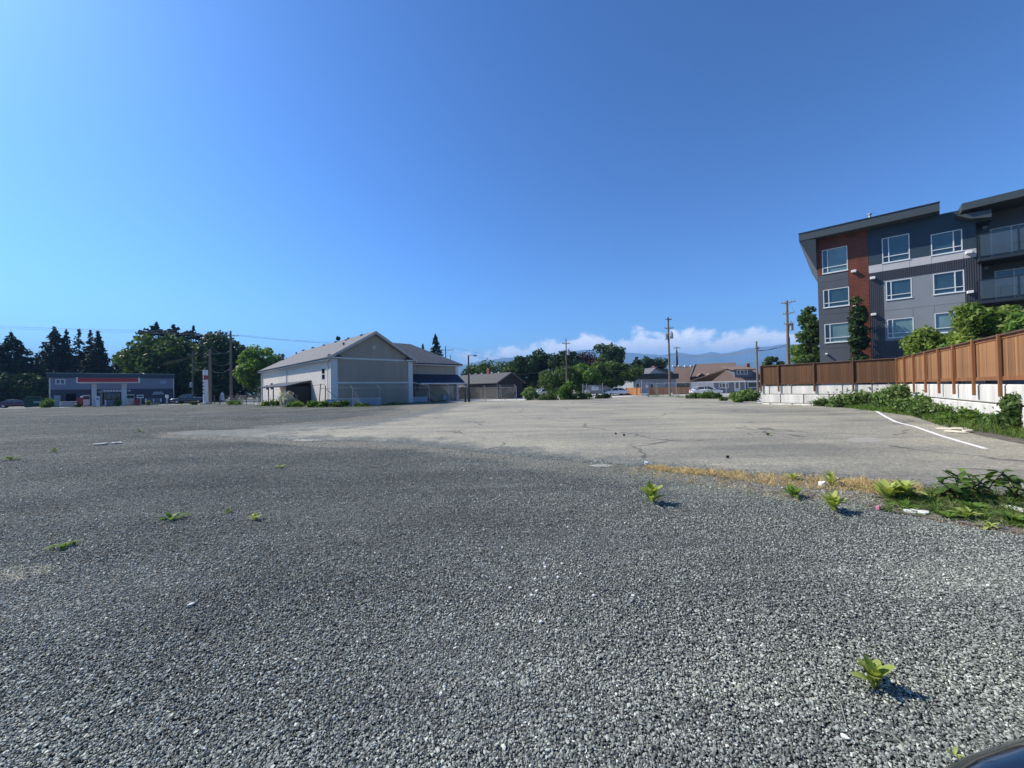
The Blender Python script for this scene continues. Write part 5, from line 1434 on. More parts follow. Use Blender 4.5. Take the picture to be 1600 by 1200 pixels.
# orange timber fences across the street
def slat_fence(label, px0, Y0, px1, Y1, h, mat='orange_wood', name='timber_fence', bw=.30):
    f = Frame(px0, Y0, px1, Y1); t = thing(name, label, 'fence', f.A, f.rz)
    n = int(f.L / bw); me = MB().box(.01, bw - .01, 0, .03, .05, h).mesh('board', M[mat])
    for k in range(n): link('board', me, t, loc=(k * bw, random.uniform(-.008, .008), 0))
    MB().box(0, f.L, -.03, -.004, h - .12, h - .02).build('rail', M[mat], t)
    x = 0
    while x <= f.L:
        MB().box(x - .06, x + .06, -.10, -.035, 0, h + .05).build('post', M[mat], t); x += 2.4
    return t
slat_fence('orange timber fence right of the white sedan, ending at the gate', 979, 71, 1002, 68, 1.35)
slat_fence('orange timber fence between the open gate and the tall transformer pole', 1014, 66, 1047, 66, 1.35)
slat_fence('weathered orange timber fence right of the transformer pole', 1051, 66, 1079, 66, 1.30)
f = Frame(845, 95, 985, 92); t = thing('street_wall', 'long grey-brown wall behind the parked cars and hedge', 'wall', f.A, f.rz)
MB().box(0, f.L, 0, .3, 0, 2.1).build('panel', M['beige'], t); MB().box(-.05, f.L + .05, -.06, .36, 2.1, 2.2).build('coping', M['shingle'], t)
# ------------------------------------------------------------------ utility poles and wires
def pole(label, px_top, py_top, px_base, Y, r0=0.16, arms=(), trans=(), lamp=None, mat='pole', name='utility_pole', conduit=False, rz=0.0, extra_h=0, insul=True, cat='utility pole', arm_mat=None):
    base = GD(px_base, Y); top = P(px_top, py_top, Y)
    t = thing(name, label, cat, base, rz)
    H = top.z; lean = Vector((top.x - base.x, 0, 0)) * 0.35
    MB().cyl((0, 0, -.2), (lean.x, 0, H), r0, r0 * 0.62, 10).build('shaft', M[mat], t)
    for (dz_, half, ang) in arms:
        z = H - dz_; c = Vector((lean.x * z / H, -r0 * .9, z)); d = Vector((math.cos(ang), math.sin(ang), 0)) * half
        mb = MB().cyl(c - d, c + d, .065, .065, 4)
        for q in (-0.6, 0.6): mb.cyl(c + d * q, c + Vector((0, 0, -half * .45)), .02, .02, 4)
        a = mb.build('crossarm', M[arm_mat or mat], t)
        if insul:
            for q in (-.92, -.45, .45, .92):
                MB().cyl(c + d * q + Vector((0, 0, .06)), c + d * q + Vector((0, 0, .26)), .05, .035, 6).build('insulator', M['grey_box'], a)
    for (dz_, dx) in trans:
        z = H - dz_; x = lean.x * z / H + dx
        MB().cyl((x, -.15, z - .45), (x, -.15, z + .45), .24, .24, 12).cyl((x, -.15, z + .45), (x, -.15, z + .55), .2, .1, 10).cyl((x, -.15, z + .5), (x, -.15, z + .75), .04, .04, 5).build('transformer', M['grey_box'], t)
    if lamp:
        dz_, dx, dy = lamp; z = H - dz_
        pts = [Vector((0, 0, z)), Vector((dx * .3, 0, z + dy * .7)), Vector((dx * .7, 0, z + dy)), Vector((dx, 0, z + dy))]
        a = MB().tube(pts, .035, 5).build('lamp_arm', M['galv'], t)
        MB().bbox(dx - .15, dx + .35, -.15, .15, z + dy - .22, z + dy + .02, .05).build('lamp_head', M['grey_box'], a)
    if conduit:
        MB().cyl((r0 + .08, -.05, 0), (r0 + .02, -.05, H * .62), .06, .06, 6).build('conduit', M['white'], t)
    return t, base, H
Y360 = 72
pole('tall wooden pole with one long crossarm in front of the big maple on the left', 360.5, 517, 361.5, Y360, .24, arms=((1.0, 1.7, 0.0),), rz=.0)
pole('thick shorter wooden pole just right of the white sign pylon', 330, 545, 328.5, 68, .26, arms=(), lamp=None)
pole('thin wooden pole behind the pickup truck with small boxes', 301, 548, 301.5, 80, .16, arms=((.8, 1.0, 0),), trans=((7.2, -.2),))
pole('dark lamp pole beside the dark building with a thin curved lamp arm', 732.5, 555, 733, 49.5, .14, lamp=(.2, .75, .25), mat='pole_dark', name='lamp_pole', cat='lamp pole')
pole('thin wooden pole rising behind the hall roof next to the fir', 697, 541, 697, 90, .17, arms=((.9, 1.9, .0),))
pole('short slanted grey pole end above the hall roof', 703.5, 555, 705, 85, .12, cat='pole')
pole('grey pole left of centre above the hedge with a lamp arm and small crossarm', 886, 529, 885.5, 66, .13, arms=((.85, .75, .25),), trans=((2.4, .35),), lamp=None, mat='pole')
pole('small pole with short crossarm standing in the dark trees', 863.5, 562, 864, 95, .15, arms=((.4, .9, 0),))
pole('tall pole with two crossarms and paired transformers at centre right', 1044, 496, 1047, 61, .19, arms=((.35, .55, .1), (1.75, .75, .1)), trans=((3.1, -.42), (2.95, .42)))
pole('wooden pole at the end of the brown board fence near the dormer house', 1181.5, 533, 1184.5, 50, .14, arms=((.95, .45, .5),), trans=())
pole('tall pole behind the board fence with three short crossarms and white conduit', 1231, 470, 1233, 48, .20, arms=((.25, .75, -.9), (1.6, .6, -.9), (2.9, .5, -.9)), conduit=True, trans=((3.3, .35),))
# lamp arm on 886 pole top
base = GD(885.5, 66); Hh = HZ(886, 530, 66)

def wire(label, spec, r=0.022, mat='wire', name='power_line'):
    """spec: list of wires; each a list of (px, py, Y) supports; the wire sags between them"""
    t = thing(name, label, 'power line', (0, 0, 0))
    for sup, sag in spec:
        P_ = [P(*s) for s in sup]; pts = []
        for a, b_ in zip(P_[:-1], P_[1:]):
            n = 14
            for k in range(n):
                f = k / n; q = a.lerp(b_, f); q.z -= sag * 4 * f * (1 - f); pts.append(q)
        pts.append(P_[-1])
        MB().tube(pts, r, 3).build('wire', M[mat], t)
    return t
wire('pair of power lines crossing the sky on the far left to the tall crossarm pole', [([(-260, 494, 66), (346, 522, Y360)], .35), ([(-260, 501, 66), (375, 524, Y360)], .3), ([(-260, 503, 64), (358, 518, Y360)], .2)], r=.020, mat='wire_light')
wire('power lines from the tall crossarm pole down behind the hall roof', [([(346, 522, Y360), (535, 533, 82)], .4), ([(375, 524, Y360), (540, 536, 82)], .4), ([(375, 523, Y360), (697, 546, 90)], .5)], r=.020, mat='wire_light')
wire('bundle of low cables in front of the maple from the thick pole to the store', [([(225, 571, 90), (329, 547, 68)], .5), ([(225, 574, 90), (329, 549, 68)], .5)], r=.035)
wire('pale drooping cables between the thick pole and the tall crossarm pole', [([(320, 540, 68), (345, 550, 70)], .9), ([(329, 540, 68), (359, 548, 72)], .9), ([(330, 565, 68), (360, 566, 72)], .7), ([(330, 578, 68), (360, 575, 72)], .7), ([(303, 577, 80), (328, 579, 68)], .1)], r=.03, mat='wire_light')
wire('thin power lines from the pole behind the hall towards the clouds', [([(697, 541, 90), (885, 570, 110)], .6), ([(704, 549, 90), (885, 578, 110)], .6)], r=.022, mat='wire_light')
wire('cables running from the dark building to the grey pole above the hedge', [([(800, 586, 70), (886, 571, 66)], .35), ([(886, 572, 66), (1046, 569, 61)], .9)], r=.03)
wire('thick cable and thin lines between transformer pole and the pole at the fence end', [([(1046, 554, 61), (1183, 546.5, 50)], .55), ([(1046, 553.5, 61), (1183, 547.5, 50)], .6)], r=.028)
wire('cables from the pole at the fence end up to the tall conduit pole', [([(1183, 547, 50), (1230, 537.5, 48)], .28), ([(1183, 548, 50), (1212, 543, 49), (1230, 540.5, 48)], .12)], r=.034)
wire('thin high lines from the centre pole to the tall conduit pole', [([(1046, 541, 61), (1230, 521, 48)], .5), ([(1046, 539.5, 61), (1230, 518, 48)], .5), ([(1231, 522, 48), (1420, 534, 60)], .3), ([(1231, 472, 48), (1290, 545, 70)], .4), ([(1230, 519, 48), (1400, 530, 60)], .4)], r=.012, mat='wire_light')

# ------------------------------------------------------------------ chain-link fences with barbed wire arms
def chain_fence(label, pts, h=2.0, arms=True, mat='galv', mesh=True, rail=True, grp=None, name='chain_link_fence', braces=()):
    t = thing(name, label, 'fence', pts[0])
    O = Vector(pts[0])
    L_ = [Vector(p) - O for p in pts]
    for p in L_:
        MB().cyl(p, p + Vector((0, 0, h)), .035, .035, 8).sphere((p.x, p.y, h), .045, 8, 5).build('post', M[mat], t)
        if arms:
            MB().cyl(p + Vector((0, 0, h)), p + Vector((-.24, -.1, h + .30)), .03, .022, 6).build('barb_arm', M['white'], t)
    if rail:
        rm = MB()
        for a, b_ in zip(L_[:-1], L_[1:]): rm.cyl(a + Vector((0, 0, h - .03)), b_ + Vector((0, 0, h - .03)), .021, .021, 6, cap=False)
        rm.build('top_rail', M[mat], t)
    if arms:
        wm = MB()
        for a, b_ in zip(L_[:-1], L_[1:]):
            for q in (.35, .7, 1): wm.cyl(a + Vector((-.24 * q, -.1 * q, h + .3 * q)), b_ + Vector((-.24 * q, -.1 * q, h + .3 * q)), .004, .004, 3, cap=False)
        wm.build('barbed_wire', M['galv'], t)
    if mesh:
        mm = MB()
        for a, b_ in zip(L_[:-1], L_[1:]):
            d = b_ - a; L = d.length; d.normalize(); x = -h
            while x < L:
                xa, za = max(x, 0), max(-x, 0); xb = min(x + h, L); zb_ = xb - x
                if xb > xa: mm.cyl(a + d * xa + Vector((0, 0, za)), a + d * xb + Vector((0, 0, min(zb_, h))), .0022, .0022, 3, cap=False)
                xa2, za2 = max(x, 0), min(h, h + x); xb2 = min(x + h, L); zb2 = h - (xb2 - x)
                if xb2 > xa2: mm.cyl(a + d * xa2 + Vector((0, 0, min(h, h - (xa2 - x)))), a + d * xb2 + Vector((0, 0, max(0, zb2))), .0022, .0022, 3, cap=False)
                x += .13
        tag(mm.build('chain_mesh', M['galv'], t), kind='stuff')
    for (i, q, hh) in braces:
        MB().cyl(L_[i] + Vector((0, 0, hh)), L_[i] + (L_[q] - L_[i]).normalized() * 1.6 + Vector((0, 0, .1)), .025, .025, 6).build('brace', M['wood_cap'], t)
    return t
chain_fence('chain-link fence with angled barb arms in front of the beige gable and porch', [GD(px, Y) for px, Y in ((551, 42.6), (593.5, 44.8), (637.5, 48.6), (671, 49.6), (702, 50.4), (729, 50.4))], 2.05)
chain_fence('chain-link fence with angled barb arms in front of the dark building', [GD(px, Y) for px, Y in ((731.5, 51), (758.5, 51.5), (783.5, 51.5), (807, 51.5))], 1.85, braces=((3, 2, 1.2),))
t = thing('gate_post', 'thick dark post standing beside the dark lamp pole', 'post', GD(727, 49.6)); MB().cyl((0, 0, 0), (0, 0, 1.95), .12, .12, 8).build('shaft', M['pole_dark'], t); MB().sphere((0, 0, 1.95), .13, 8, 5).build('cap', M['grey_box'], t)
chain_fence('low chain-link fence posts along the sidewalk between the poles and the hall', [GD(px, Y) for px, Y in ((343, 62), (371, 60.5), (385, 58), (397, 57), (420, 54.5), (443, 51.5), (465, 48))], 1.45, arms=False, mat='pole', rail=False)
# gate frame before the hall
t = thing('side_gate', 'dark metal gate frame with a sloping brace before the hall side door', 'gate', GD(499, 44))
O = GD(499, 44)
def rel(px, py, Y): q = P(px, py, Y); return (q.x - O.x, q.y - O.y, q.z)
MB().cyl(rel(498.5, 634, 44), rel(501, 600, 44), .05, .05, 8).build('post', M['metal_dark'], t)
MB().cyl(rel(508.5, 634, 44.2), rel(508.5, 603, 44.2), .055, .055, 8).build('post', M['metal_dark'], t)
MB().tube([Vector(rel(488, 602.5, 44)), Vector(rel(506, 600, 44.2)), Vector(rel(508.5, 603, 44.2))], .025, 6).cyl(rel(500, 607, 44), rel(551, 606, 42.8), .02, .02, 5).build('top_rail', M['metal_dark'], t)
MB().cyl(rel(509, 608, 44.2), rel(528, 622.5, 43.5), .03, .03, 6).build('brace', M['metal_dark'], t)
# low pale board edging
f = Frame(511, 43.2, 596, 44.6); t = thing('board_edging', 'low pale grey horizontal boards at the foot of the beige gable', 'edging', f.A, f.rz)
for k in range(4): MB().bbox(0, f.L, -.03 - .006 * k, .02, .02 + k * .2, .2 + k * .2, .008).build('board', M['grey_box'], t)
MB().box(-.02, f.L + .02, -.08, .06, .825, .87).build('cap_board', M['trim'], t)
for x in (0.02, f.L / 2, f.L - .02): MB().box(x - .05, x + .05, .03, .13, 0, .8).build('post', M['grey_box'], t)
# left roadside posts and signs
def post(label, px, Y, h, r=.07, mat='pole', name='wooden_post', lean=0.0, cat='post'):
    o = MB().cyl((0, 0, -.05), (lean, 0, h), r, r * .9, 8).cyl((lean, 0, h), (lean, 0, h + .04), r * .9, r * .4, 8).build(name, M[mat], loc=GD(px, Y)); return tag(o, label, cat)
post('short wooden post with a pale stone foot right of the thick pole', 335.5, 66, 1.5, .07, lean=-.05)
post('short wooden post left of the white roadside sign', 343.5, 64, 1.2, .08)
post('leaning wooden strut beside the tall crossarm pole', 362.5, 62, 1.7, .07, lean=1.0)
post('upright wooden post right of the leaning strut', 370.5, 61.6, 1.7, .11)
post('thin wooden post further right of the leaning strut', 375.5, 61.2, 1.5, .07)
t = thing('roadside_sign', 'white rounded roadside sign on a post near the tall crossarm pole', 'sign', GD(347.5, 66))
MB().bbox(-.3, .3, -.03, .03, .7, 1.7, .02).build('sign_plate', M['trim'], t); MB().add([(-.3, -.03, 1.72), (.3, -.03, 1.72), (0, -.03, 2.05), (-.3, .03, 1.72), (.3, .03, 1.72), (0, .03, 2.05)], [(0, 1, 2), (5, 4, 3), (0, 2, 5, 3), (1, 4, 5, 2)]).build('sign_top', M['trim'], t)
MB().box(-.2, .2, -.045, -.032, .9, 1.2).box(-.2, .2, -.045, -.032, 1.3, 1.55).build('sign_panel', M['grey_box'], t); MB().cyl((0, .08, 0), (0, .08, 1.7), .05, .05, 6).build('post', M['galv'], t)
# open gate with white notice, centre
O = GD(911, 58); t = thing('notice_gate', 'metal mesh gate frame carrying a white notice among the low bushes', 'gate', O)
xs_ = [GD(px, 58).x - O.x for px in (911, 917, 942)]
for x, hh in zip(xs_, (2.1, 2.15, 2.2)): MB().cyl((x, 0, 0), (x, 0, hh), .045, .045, 6).build('post', M['galv'], t)
mb = MB()
for z in (.3, 1.15, 1.85): mb.box(xs_[0], xs_[2], -.02, .02, z - .03, z + .03)
mb.build('rail', M['galv'], t)
mb = MB(); x = xs_[0]
while x < xs_[2]: mb.box(x - .012, x + .012, -.012, .012, .3, 1.85); x += .16
mb.build('bar', M['galv'], t)
xa_, xb_ = GD(925, 58).x - O.x, GD(935.3, 58).x - O.x
MB().box(xa_, xb_, -.06, -.03, 1.12, 1.68).build('notice', M['white'], t)
MB().box(xa_ + .12, xb_ - .12, -.065, -.062, 1.52, 1.58).box(xa_ + .12, xb_ - .12, -.065, -.062, 1.36, 1.42).build('lettering', M['grey_box'], t)
# open gate at right of the driveway
O = GD(1003, 57); t = thing('driveway_gate', 'galvanised gate panel standing open beside the driveway with a small white plate', 'gate', O)
xa_, xb_ = 0, GD(1013, 57).x - O.x
MB().cyl((xa_, 0, 0), (xa_, 0, 2.5), .05, .05, 8).build('post', M['galv'], t); MB().cyl((xb_, 0, 0), (xb_, 0, 2.2), .045, .045, 8).build('post', M['galv'], t)
mb = MB()
for z in (.25, .75, 1.3, 2.0): mb.box(xa_, xb_, -.02, .02, z - .03, z + .03)
x = 0
while x < xb_: mb.box(x - .01, x + .01, -.01, .01, .25, 2.0); x += .12
mb.build('bar', M['galv'], t)
MB().box(xb_ - .35, xb_ - .02, -.05, -.03, 1.35, 1.8).build('plate', M['white'], t)
chain_fence('long chain-link fence from the driveway gate past the transformer pole to the houses', [GD(px, Y) for px, Y in ((1014, 57), (1027, 56.5), (1057, 55), (1079, 53.5), (1091, 53), (1105, 52), (1135, 49), (1165, 45))], 2.0, arms=False)

# ------------------------------------------------------------------ cars
def loft(stations, close=True):
    mb = MB(); n = len(stations[0])
    vs = [p for s_ in stations for p in s_]; fs = []
    for i in range(len(stations) - 1):
        for j in range(n):
            fs.append((i * n + j, i * n + (j + 1) % n, (i + 1) * n + (j + 1) % n, (i + 1) * n + j))
    fs.append(tuple(range(n - 1, -1, -1))); fs.append(tuple((len(stations) - 1) * n + j for j in range(n)))
    return mb.add(vs, fs)
def car(label, kind, loc, rz, paint, cat='car', name='parked_car', plate=True):
    """car along local x, front at +x; sedan / suv / pickup"""
    t = thing(name, label, cat, loc, rz)
    if kind == 'sedan': L, Wc, prof, cab = 4.6, 1.78, [(-2.3, .45, .72, .78), (-2.22, .28, .95, .84), (-1.6, .22, 1.0, .89), (-.5, .2, .98, .89), (.8, .2, .96, .89), (1.6, .22, .86, .87), (2.15, .26, .70, .80), (2.3, .36, .55, .68)], [(-1.85, 1.0, .98, .74), (-1.15, .98, 1.38, .62), (-.2, .97, 1.45, .63), (.35, .97, 1.40, .62), (1.15, .94, .95, .74)]
    elif kind == 'suv': L, Wc, prof, cab = 4.6, 1.85, [(-2.3, .5, .95, .80), (-2.22, .32, 1.08, .88), (-1.5, .25, 1.1, .92), (.8, .25, 1.06, .92), (1.65, .27, 1.0, .90), (2.2, .3, .85, .84), (2.32, .42, .6, .7)], [(-2.15, 1.08, 1.1, .78), (-1.85, 1.07, 1.58, .68), (-.4, 1.06, 1.68, .69), (.3, 1.06, 1.62, .67), (1.15, 1.03, 1.06, .78)]
    else: L, Wc, prof, cab = 5.6, 1.95, [(-2.8, .5, 1.05, .88), (-2.7, .45, 1.12, .95), (-1.0, .42, 1.13, .97), (1.0, .40, 1.13, .97), (2.0, .42, 1.08, .95), (2.65, .45, .98, .90), (2.8, .5, .75, .8)], [(-.85, 1.12, 1.13, .82), (-.75, 1.12, 1.72, .74), (.2, 1.12, 1.80, .74), (.7, 1.12, 1.74, .72), (1.45, 1.1, 1.13, .80)]
    st = []
    for (x, zb_, zt_, hw) in prof:
        h_ = zt_ - zb_
        st.append([(x, -hw * .86, zb_), (x, -hw, zb_ + h_ * .3), (x, -hw * .99, zb_ + h_ * .62), (x, -hw * .90, zt_ - .04), (x, -hw * .62, zt_), (x, 0, zt_ + .025), (x, hw * .62, zt_), (x, hw * .90, zt_ - .04), (x, hw * .99, zb_ + h_ * .62), (x, hw, zb_ + h_ * .3), (x, hw * .86, zb_)])
    body = loft(st).build('body', paint, t, smooth=True)
    sd = body.modifiers.new('subdivision', 'SUBSURF'); sd.levels = 2; sd.render_levels = 2
    st = [[(x, -hw * 1.08, zb_ - .1), (x, -hw, zt_ - .06), (x, -hw * .86, zt_), (x, hw * .86, zt_), (x, hw, zt_ - .06), (x, hw * 1.08, zb_ - .1)] for (x, zb_, zt_, hw) in cab]
    loft(st).build('window_band', M['dark_glass'], t)
    c = cab
    roof = [[(x, -hw * .93, zt_ + .0), (x, -hw * .8, zt_ + .03), (x, hw * .8, zt_ + .03), (x, hw * .93, zt_ + .0), (x, hw * .9, zt_ - .05), (x, -hw * .9, zt_ - .05)] for (x, zb_, zt_, hw) in c[1:-1]]
    loft(roof).build('roof', paint, t, smooth=False)
    pm = MB()
    for s_ in (-1, 1):
        for (a, b_) in ((c[0], c[1]), (c[-1], c[-2])):
            pm.cyl((a[0], s_ * a[3] * 1.08, a[2] - .02), (b_[0], s_ * b_[3] * .97, b_[2] - .0), .05, .04, 5)
        xm = (c[1][0] + c[-2][0]) / 2
        pm.cyl((xm, s_ * c[2][3] * 1.1, c[2][1] - .05), (xm - .05, s_ * c[2][3] * .99, c[2][2] - .04), .045, .04, 5)
        pm.cyl((c[1][0], s_ * c[1][3] * .98, c[1][2] - .01), (c[-2][0], s_ * c[-2][3] * .98, c[-2][2] - .01), .04, .04, 5)
    pm.build('pillar', paint, t)
    if kind == 'pickup': MB().box(-2.72, -.95, -.80, .80, .85, 1.135).build('cargo_bed', M['black'], t); MB().box(-2.75, -.95, -.98, -.93, 1.13, 1.19).box(-2.75, -.95, .93, .98, 1.13, 1.19).build('bed_rail', M['trim'], t)
    wr = .33 if kind == 'sedan' else .37
    wx = (L * .29, -L * .30)
    for x in wx:
        for s_ in (-1, 1):
            y = s_ * (Wc / 2 - .08)
            MB().cyl((x, y - s_ * .14, wr), (x, y + s_ * .005, wr), wr + .07, wr + .07, 18).build('wheel_arch', M['black'], t)
            w = bpy.data.objects.new('wheel', None); COL.objects.link(w); w.parent = t; w.location = (x, y, wr); w.empty_display_size = .1
            MB().cyl((0, -s_ * .12, 0), (0, s_ * .03, 0), wr, wr, 20).build('tyre', M['tyre'], w)
            MB().cyl((0, -s_ * .1, 0), (0, s_ * .04, 0), wr * .62, wr * .6, 12).build('rim', M['rim'], w)
    for s_ in (-1, 1):
        if plate: MB().sphere((L / 2 - .18, s_ * .62, prof[-2][2] - .12), .16, 8, 6, (1, 1.2, .6)).build('headlight', M['lens'], t)
        else: MB().sphere((L / 2 - .14, s_ * .40, .50), .09, 12, 8, (1, 1.5, .6)).build('headlight', M['dark_glass'], t, smooth=True)
        MB().sphere((-L / 2 + .08, s_ * .68, prof[1][2] - .17), .13, 8, 6, (.7, 1.1, .8)).build('tail_lamp', M['lampred'], t)
        MB().bbox(c[-1][0] - .32, c[-1][0] - .12, s_ * (Wc / 2 + .02) - .08, s_ * (Wc / 2 + .02) + .10, c[-1][1] + .0, c[-1][1] + .16, .03).build('wing_mirror', paint, t)
    if plate: MB().box(L / 2 - .02, L / 2 + .015, -.26, .26, .42, .53).box(-L / 2 - .015, -L / 2 + .02, -.26, .26, .55, .67).build('number_plate', M['white'], t)
    for s_ in (-1, 1): MB().box(-.25, -.08, s_ * (Wc / 2 - .005) - .012, s_ * (Wc / 2 - .005) + .012, .80, .83).box(.75, .92, s_ * (Wc / 2 - .005) - .012, s_ * (Wc / 2 - .005) + .012, .79, .82).build('door_handle', M['rim'], t)
    return t
white_p = carpaint('white_car_paint', (0.78, 0.78, 0.78)); red_p = carpaint('maroon_paint', (0.10, 0.012, 0.02)); dark_p = carpaint('dark_grey_paint', (0.035, 0.045, 0.06)); black_p = carpaint('black_blue_paint', (0.004, 0.005, 0.010), .08); silver_p = carpaint('silver_paint', (.5, .5, .52))
car('white sedan parked across the street left of the orange fence', 'sedan', GD(961, 70), math.pi + .05, white_p)
car('white hatchback behind the low bushes left of the grey pole', 'suv', GD(850, 78), math.pi + .35, white_p)
car('white car half hidden by the notice gate', 'sedan', GD(904, 82), math.pi - .1, white_p)
car('white crossover behind the round green bushes by the dormer house', 'sedan', GD(1103, 60), -.12, white_p)
car('maroon car at the far left edge of the lot', 'sedan', GD(26, 70), .75, red_p)
car('dark grey pickup truck parked between the store and the sign pylon', 'pickup', GD(296, 74), math.pi + .35, dark_p, cat='pickup truck')
car('glossy black car whose bonnet corner shows at the bottom right', 'sedan', (3.09, -0.056, 0), math.pi - .17, black_p, plate=False)

# ------------------------------------------------------------------ trees, left to right
conifer('leftmost broad fir at the picture edge behind the maroon car', 18, 88, 521, 120, 1, 26, .15, .08, .03, .8, upturn=.05, leafk=1.3)
conifer('tallest pointed fir left of the store, wide spreading', 86, 98, 511, 74, 2, 30, .22, .05, .04, .8, leafk=1.25)
conifer('slim fir second in the row above the store roof', 104, 99, 514, 46, 3, 28, .25, .05)
conifer('thin sparse fir in the middle of the row above the store roof', 124, 97, 515, 40, 4, 22, .2, .3, power=.75)
conifer('narrow fir fourth in the row above the store roof', 142, 99, 516, 46, 5, 24, .2, .2)
conifer('full pointed fir at the right end of the row above the store', 154, 96, 518, 54, 6, 28, .25, .05, leafk=1.2)
broadleaf('broadleaf_tree', 'low rounded dark tree filling the gap between firs and pine', 188, 100, 556, 46, 'leaf_dark', 11, .38, 3000, z0=0)
conifer('small fir top left of the big layered pine', 199, 104, 545, 26, 7, 16, .1, .2, leafk=1.2)
conifer('big layered pine with open branches above the store', 245, 108, 505, 100, 8, 20, .02, .22, power=.55, upturn=.05, leafk=1.7, name='pine_tree')
conifer('ragged pine crown behind the maple, middle of three', 272, 112, 507, 76, 9, 16, .0, .2, power=.5, leafk=1.8, name='pine_tree')
conifer('ragged pine crown behind the maple, rightmost of three', 303, 112, 511, 70, 10, 15, .0, .2, power=.5, leafk=1.8, name='pine_tree')
broadleaf('maple_tree', 'huge dark green maple behind the store and pickup truck', 268, 92, 524, 112, 'leaf_mid', 21, .45, 12000, z0=0.2, clumps=55, rc=.15, flat=.1)
broadleaf('maple_tree', 'huge dark maple behind the tall crossarm pole', 345, 90, 520, 96, 'leaf_dark', 22, .45, 11000, z0=0.2, clumps=50, rc=.16, flat=.08)
broadleaf('maple_tree', 'bright green maple between the crossarm pole and the hall', 408, 80, 541, 68, 'leaf_light', 23, .34, 6500, z0=1.2, clumps=38, rc=.16)
broadleaf('dark_hedge', 'dark hedge wall at the far left behind the waste container', 30, 84, 578, 130, 'leaf_dark', 24, .4, 5000, z0=0, cat='hedge', trunk=False, clumps=40, depth=6)
broadleaf('dark_hedge', 'dark leafy mass behind the pickup truck and pylon', 325, 86, 575, 110, 'leaf_dark', 25, .4, 6000, z0=0, cat='hedge', trunk=False, clumps=40, depth=6)
broadleaf('broadleaf_tree', 'dark treetop peeking over the hall roof ridge', 533, 110, 524, 16, 'leaf_dark', 26, .35, 700, clumps=8)
conifer('tall double-topped fir behind the hall wing roof', 682, 98, 523, 36, 12, 26, .2, .06, power=.7, leafk=1.2)
conifer('small fir tip left of the double-topped fir', 662, 100, 538, 16, 13, 18, .3, .05)
broadleaf('broadleaf_tree', 'long low tree row above the dark building roof, left part', 754, 96, 564, 60, 'leaf_mid', 31, .34, 3200, z0=0)
broadleaf('broadleaf_tree', 'long low tree row above the dark building roof, right part', 788, 98, 563, 56, 'leaf_mid', 32, .34, 3200, z0=0)
broadleaf('broadleaf_tree', 'round dark tree right of the dark building', 820, 100, 553, 50, 'leaf_dark', 33, .42, 5000, z0=0.1)
broadleaf('broadleaf_tree', 'taller round dark tree left of the grey pole', 852, 104, 547, 56, 'leaf_dark', 34, .42, 6000, z0=0.1)
broadleaf('broadleaf_tree', 'round tree directly behind the grey pole', 888, 96, 546, 56, 'leaf_dark', 35, .40, 6000, z0=0.1)
broadleaf('copper_tree', 'low purple-leaved tree in the centre', 924, 100, 552, 64, 'leaf_red', 36, .34, 3600, z0=0.1)
broadleaf('broadleaf_tree', 'tallest windswept green tree in the centre under the clouds', 950, 104, 535, 56, 'leaf_mid', 37, .36, 5600, z0=0.3, rc=.15, clumps=34)
broadleaf('broadleaf_tree', 'dark tree behind the navy-roofed building', 1022, 125, 552, 48, 'leaf_dark', 38, .42, 4200, z0=0.3, rc=.17)
conifer('dark ragged pine left of the tree behind the navy-roofed building', 996, 122, 559, 30, 39, 18, .1, .1, power=.5, leafk=1.6, name='pine_tree')
broadleaf('filbert_hedge', 'left end of the tall green hedge behind the low bushes', 872, 72, 570, 56, 'leaf_mid', 41, .26, 4500, z0=0.1, cat='hedge', trunk=False)
broadleaf('filbert_hedge', 'middle of the tall green hedge behind the notice gate', 912, 74, 569, 78, 'leaf_light', 42, .26, 6000, z0=0.9, cat='hedge', trunk=True)
broadleaf('filbert_hedge', 'right end of the tall green hedge with a leaning trunk above the sedan', 958, 76, 565, 84, 'leaf_mid', 43, .26, 6500, z0=1.4, cat='hedge', trunk=True)
broadleaf('ornamental_tree', 'small round tree behind the board fence, left of the tall conduit pole', 1211, 56, 549, 30, 'leaf_mid', 44, .22, 2600, z0=1.2)
broadleaf('broadleaf_tree', 'bushy mid-green tree at the left corner of the apartments', 1263, 45, 529, 56, 'leaf_light', 45, .17, 6500, z0=0.6, rc=.16, clumps=36)
broadleaf('columnar_maple', 'narrow dark maple leaning at the left corner of the apartments', 1268, 38, 478, 34, 'leaf_mid', 46, .17, 5200, z0=1.2, rc=.26, clumps=46)
broadleaf('columnar_maple', 'narrow column-shaped maple in front of the red wood cladding', 1346, 31, 459, 23, 'leaf_dark', 47, .13, 4800, z0=.5, rc=.36, clumps=44)
broadleaf('garden_tree', 'light green shrub tree over the fence, nearest the panels', 1448, 23.5, 512, 66, 'leaf_yellow', 51, .12, 4200, z0=1.7, rc=.17, clumps=30, depth=2.2)
broadleaf('garden_tree', 'large light green tree over the fence below the balconies', 1545, 20.5, 466, 104, 'leaf_yellow', 52, .12, 7500, z0=1.8, rc=.15, clumps=48, depth=3)
broadleaf('garden_tree', 'light green tree over the fence at the right picture edge', 1640, 17.5, 470, 100, 'leaf_light', 53, .12, 5500, z0=1.8, rc=.16, clumps=40, depth=3)
broadleaf('garden_tree', 'low dark shrub over the fence between the two light green trees', 1500, 21.5, 520, 90, 'leaf_light', 54, .11, 4200, z0=1.6, rc=.2, clumps=30, depth=2)

woodland('woodland', -260, 430, 118, 580, 16000, 1)
woodland('woodland', 690, 1300, 165, 590, 12000, 2)

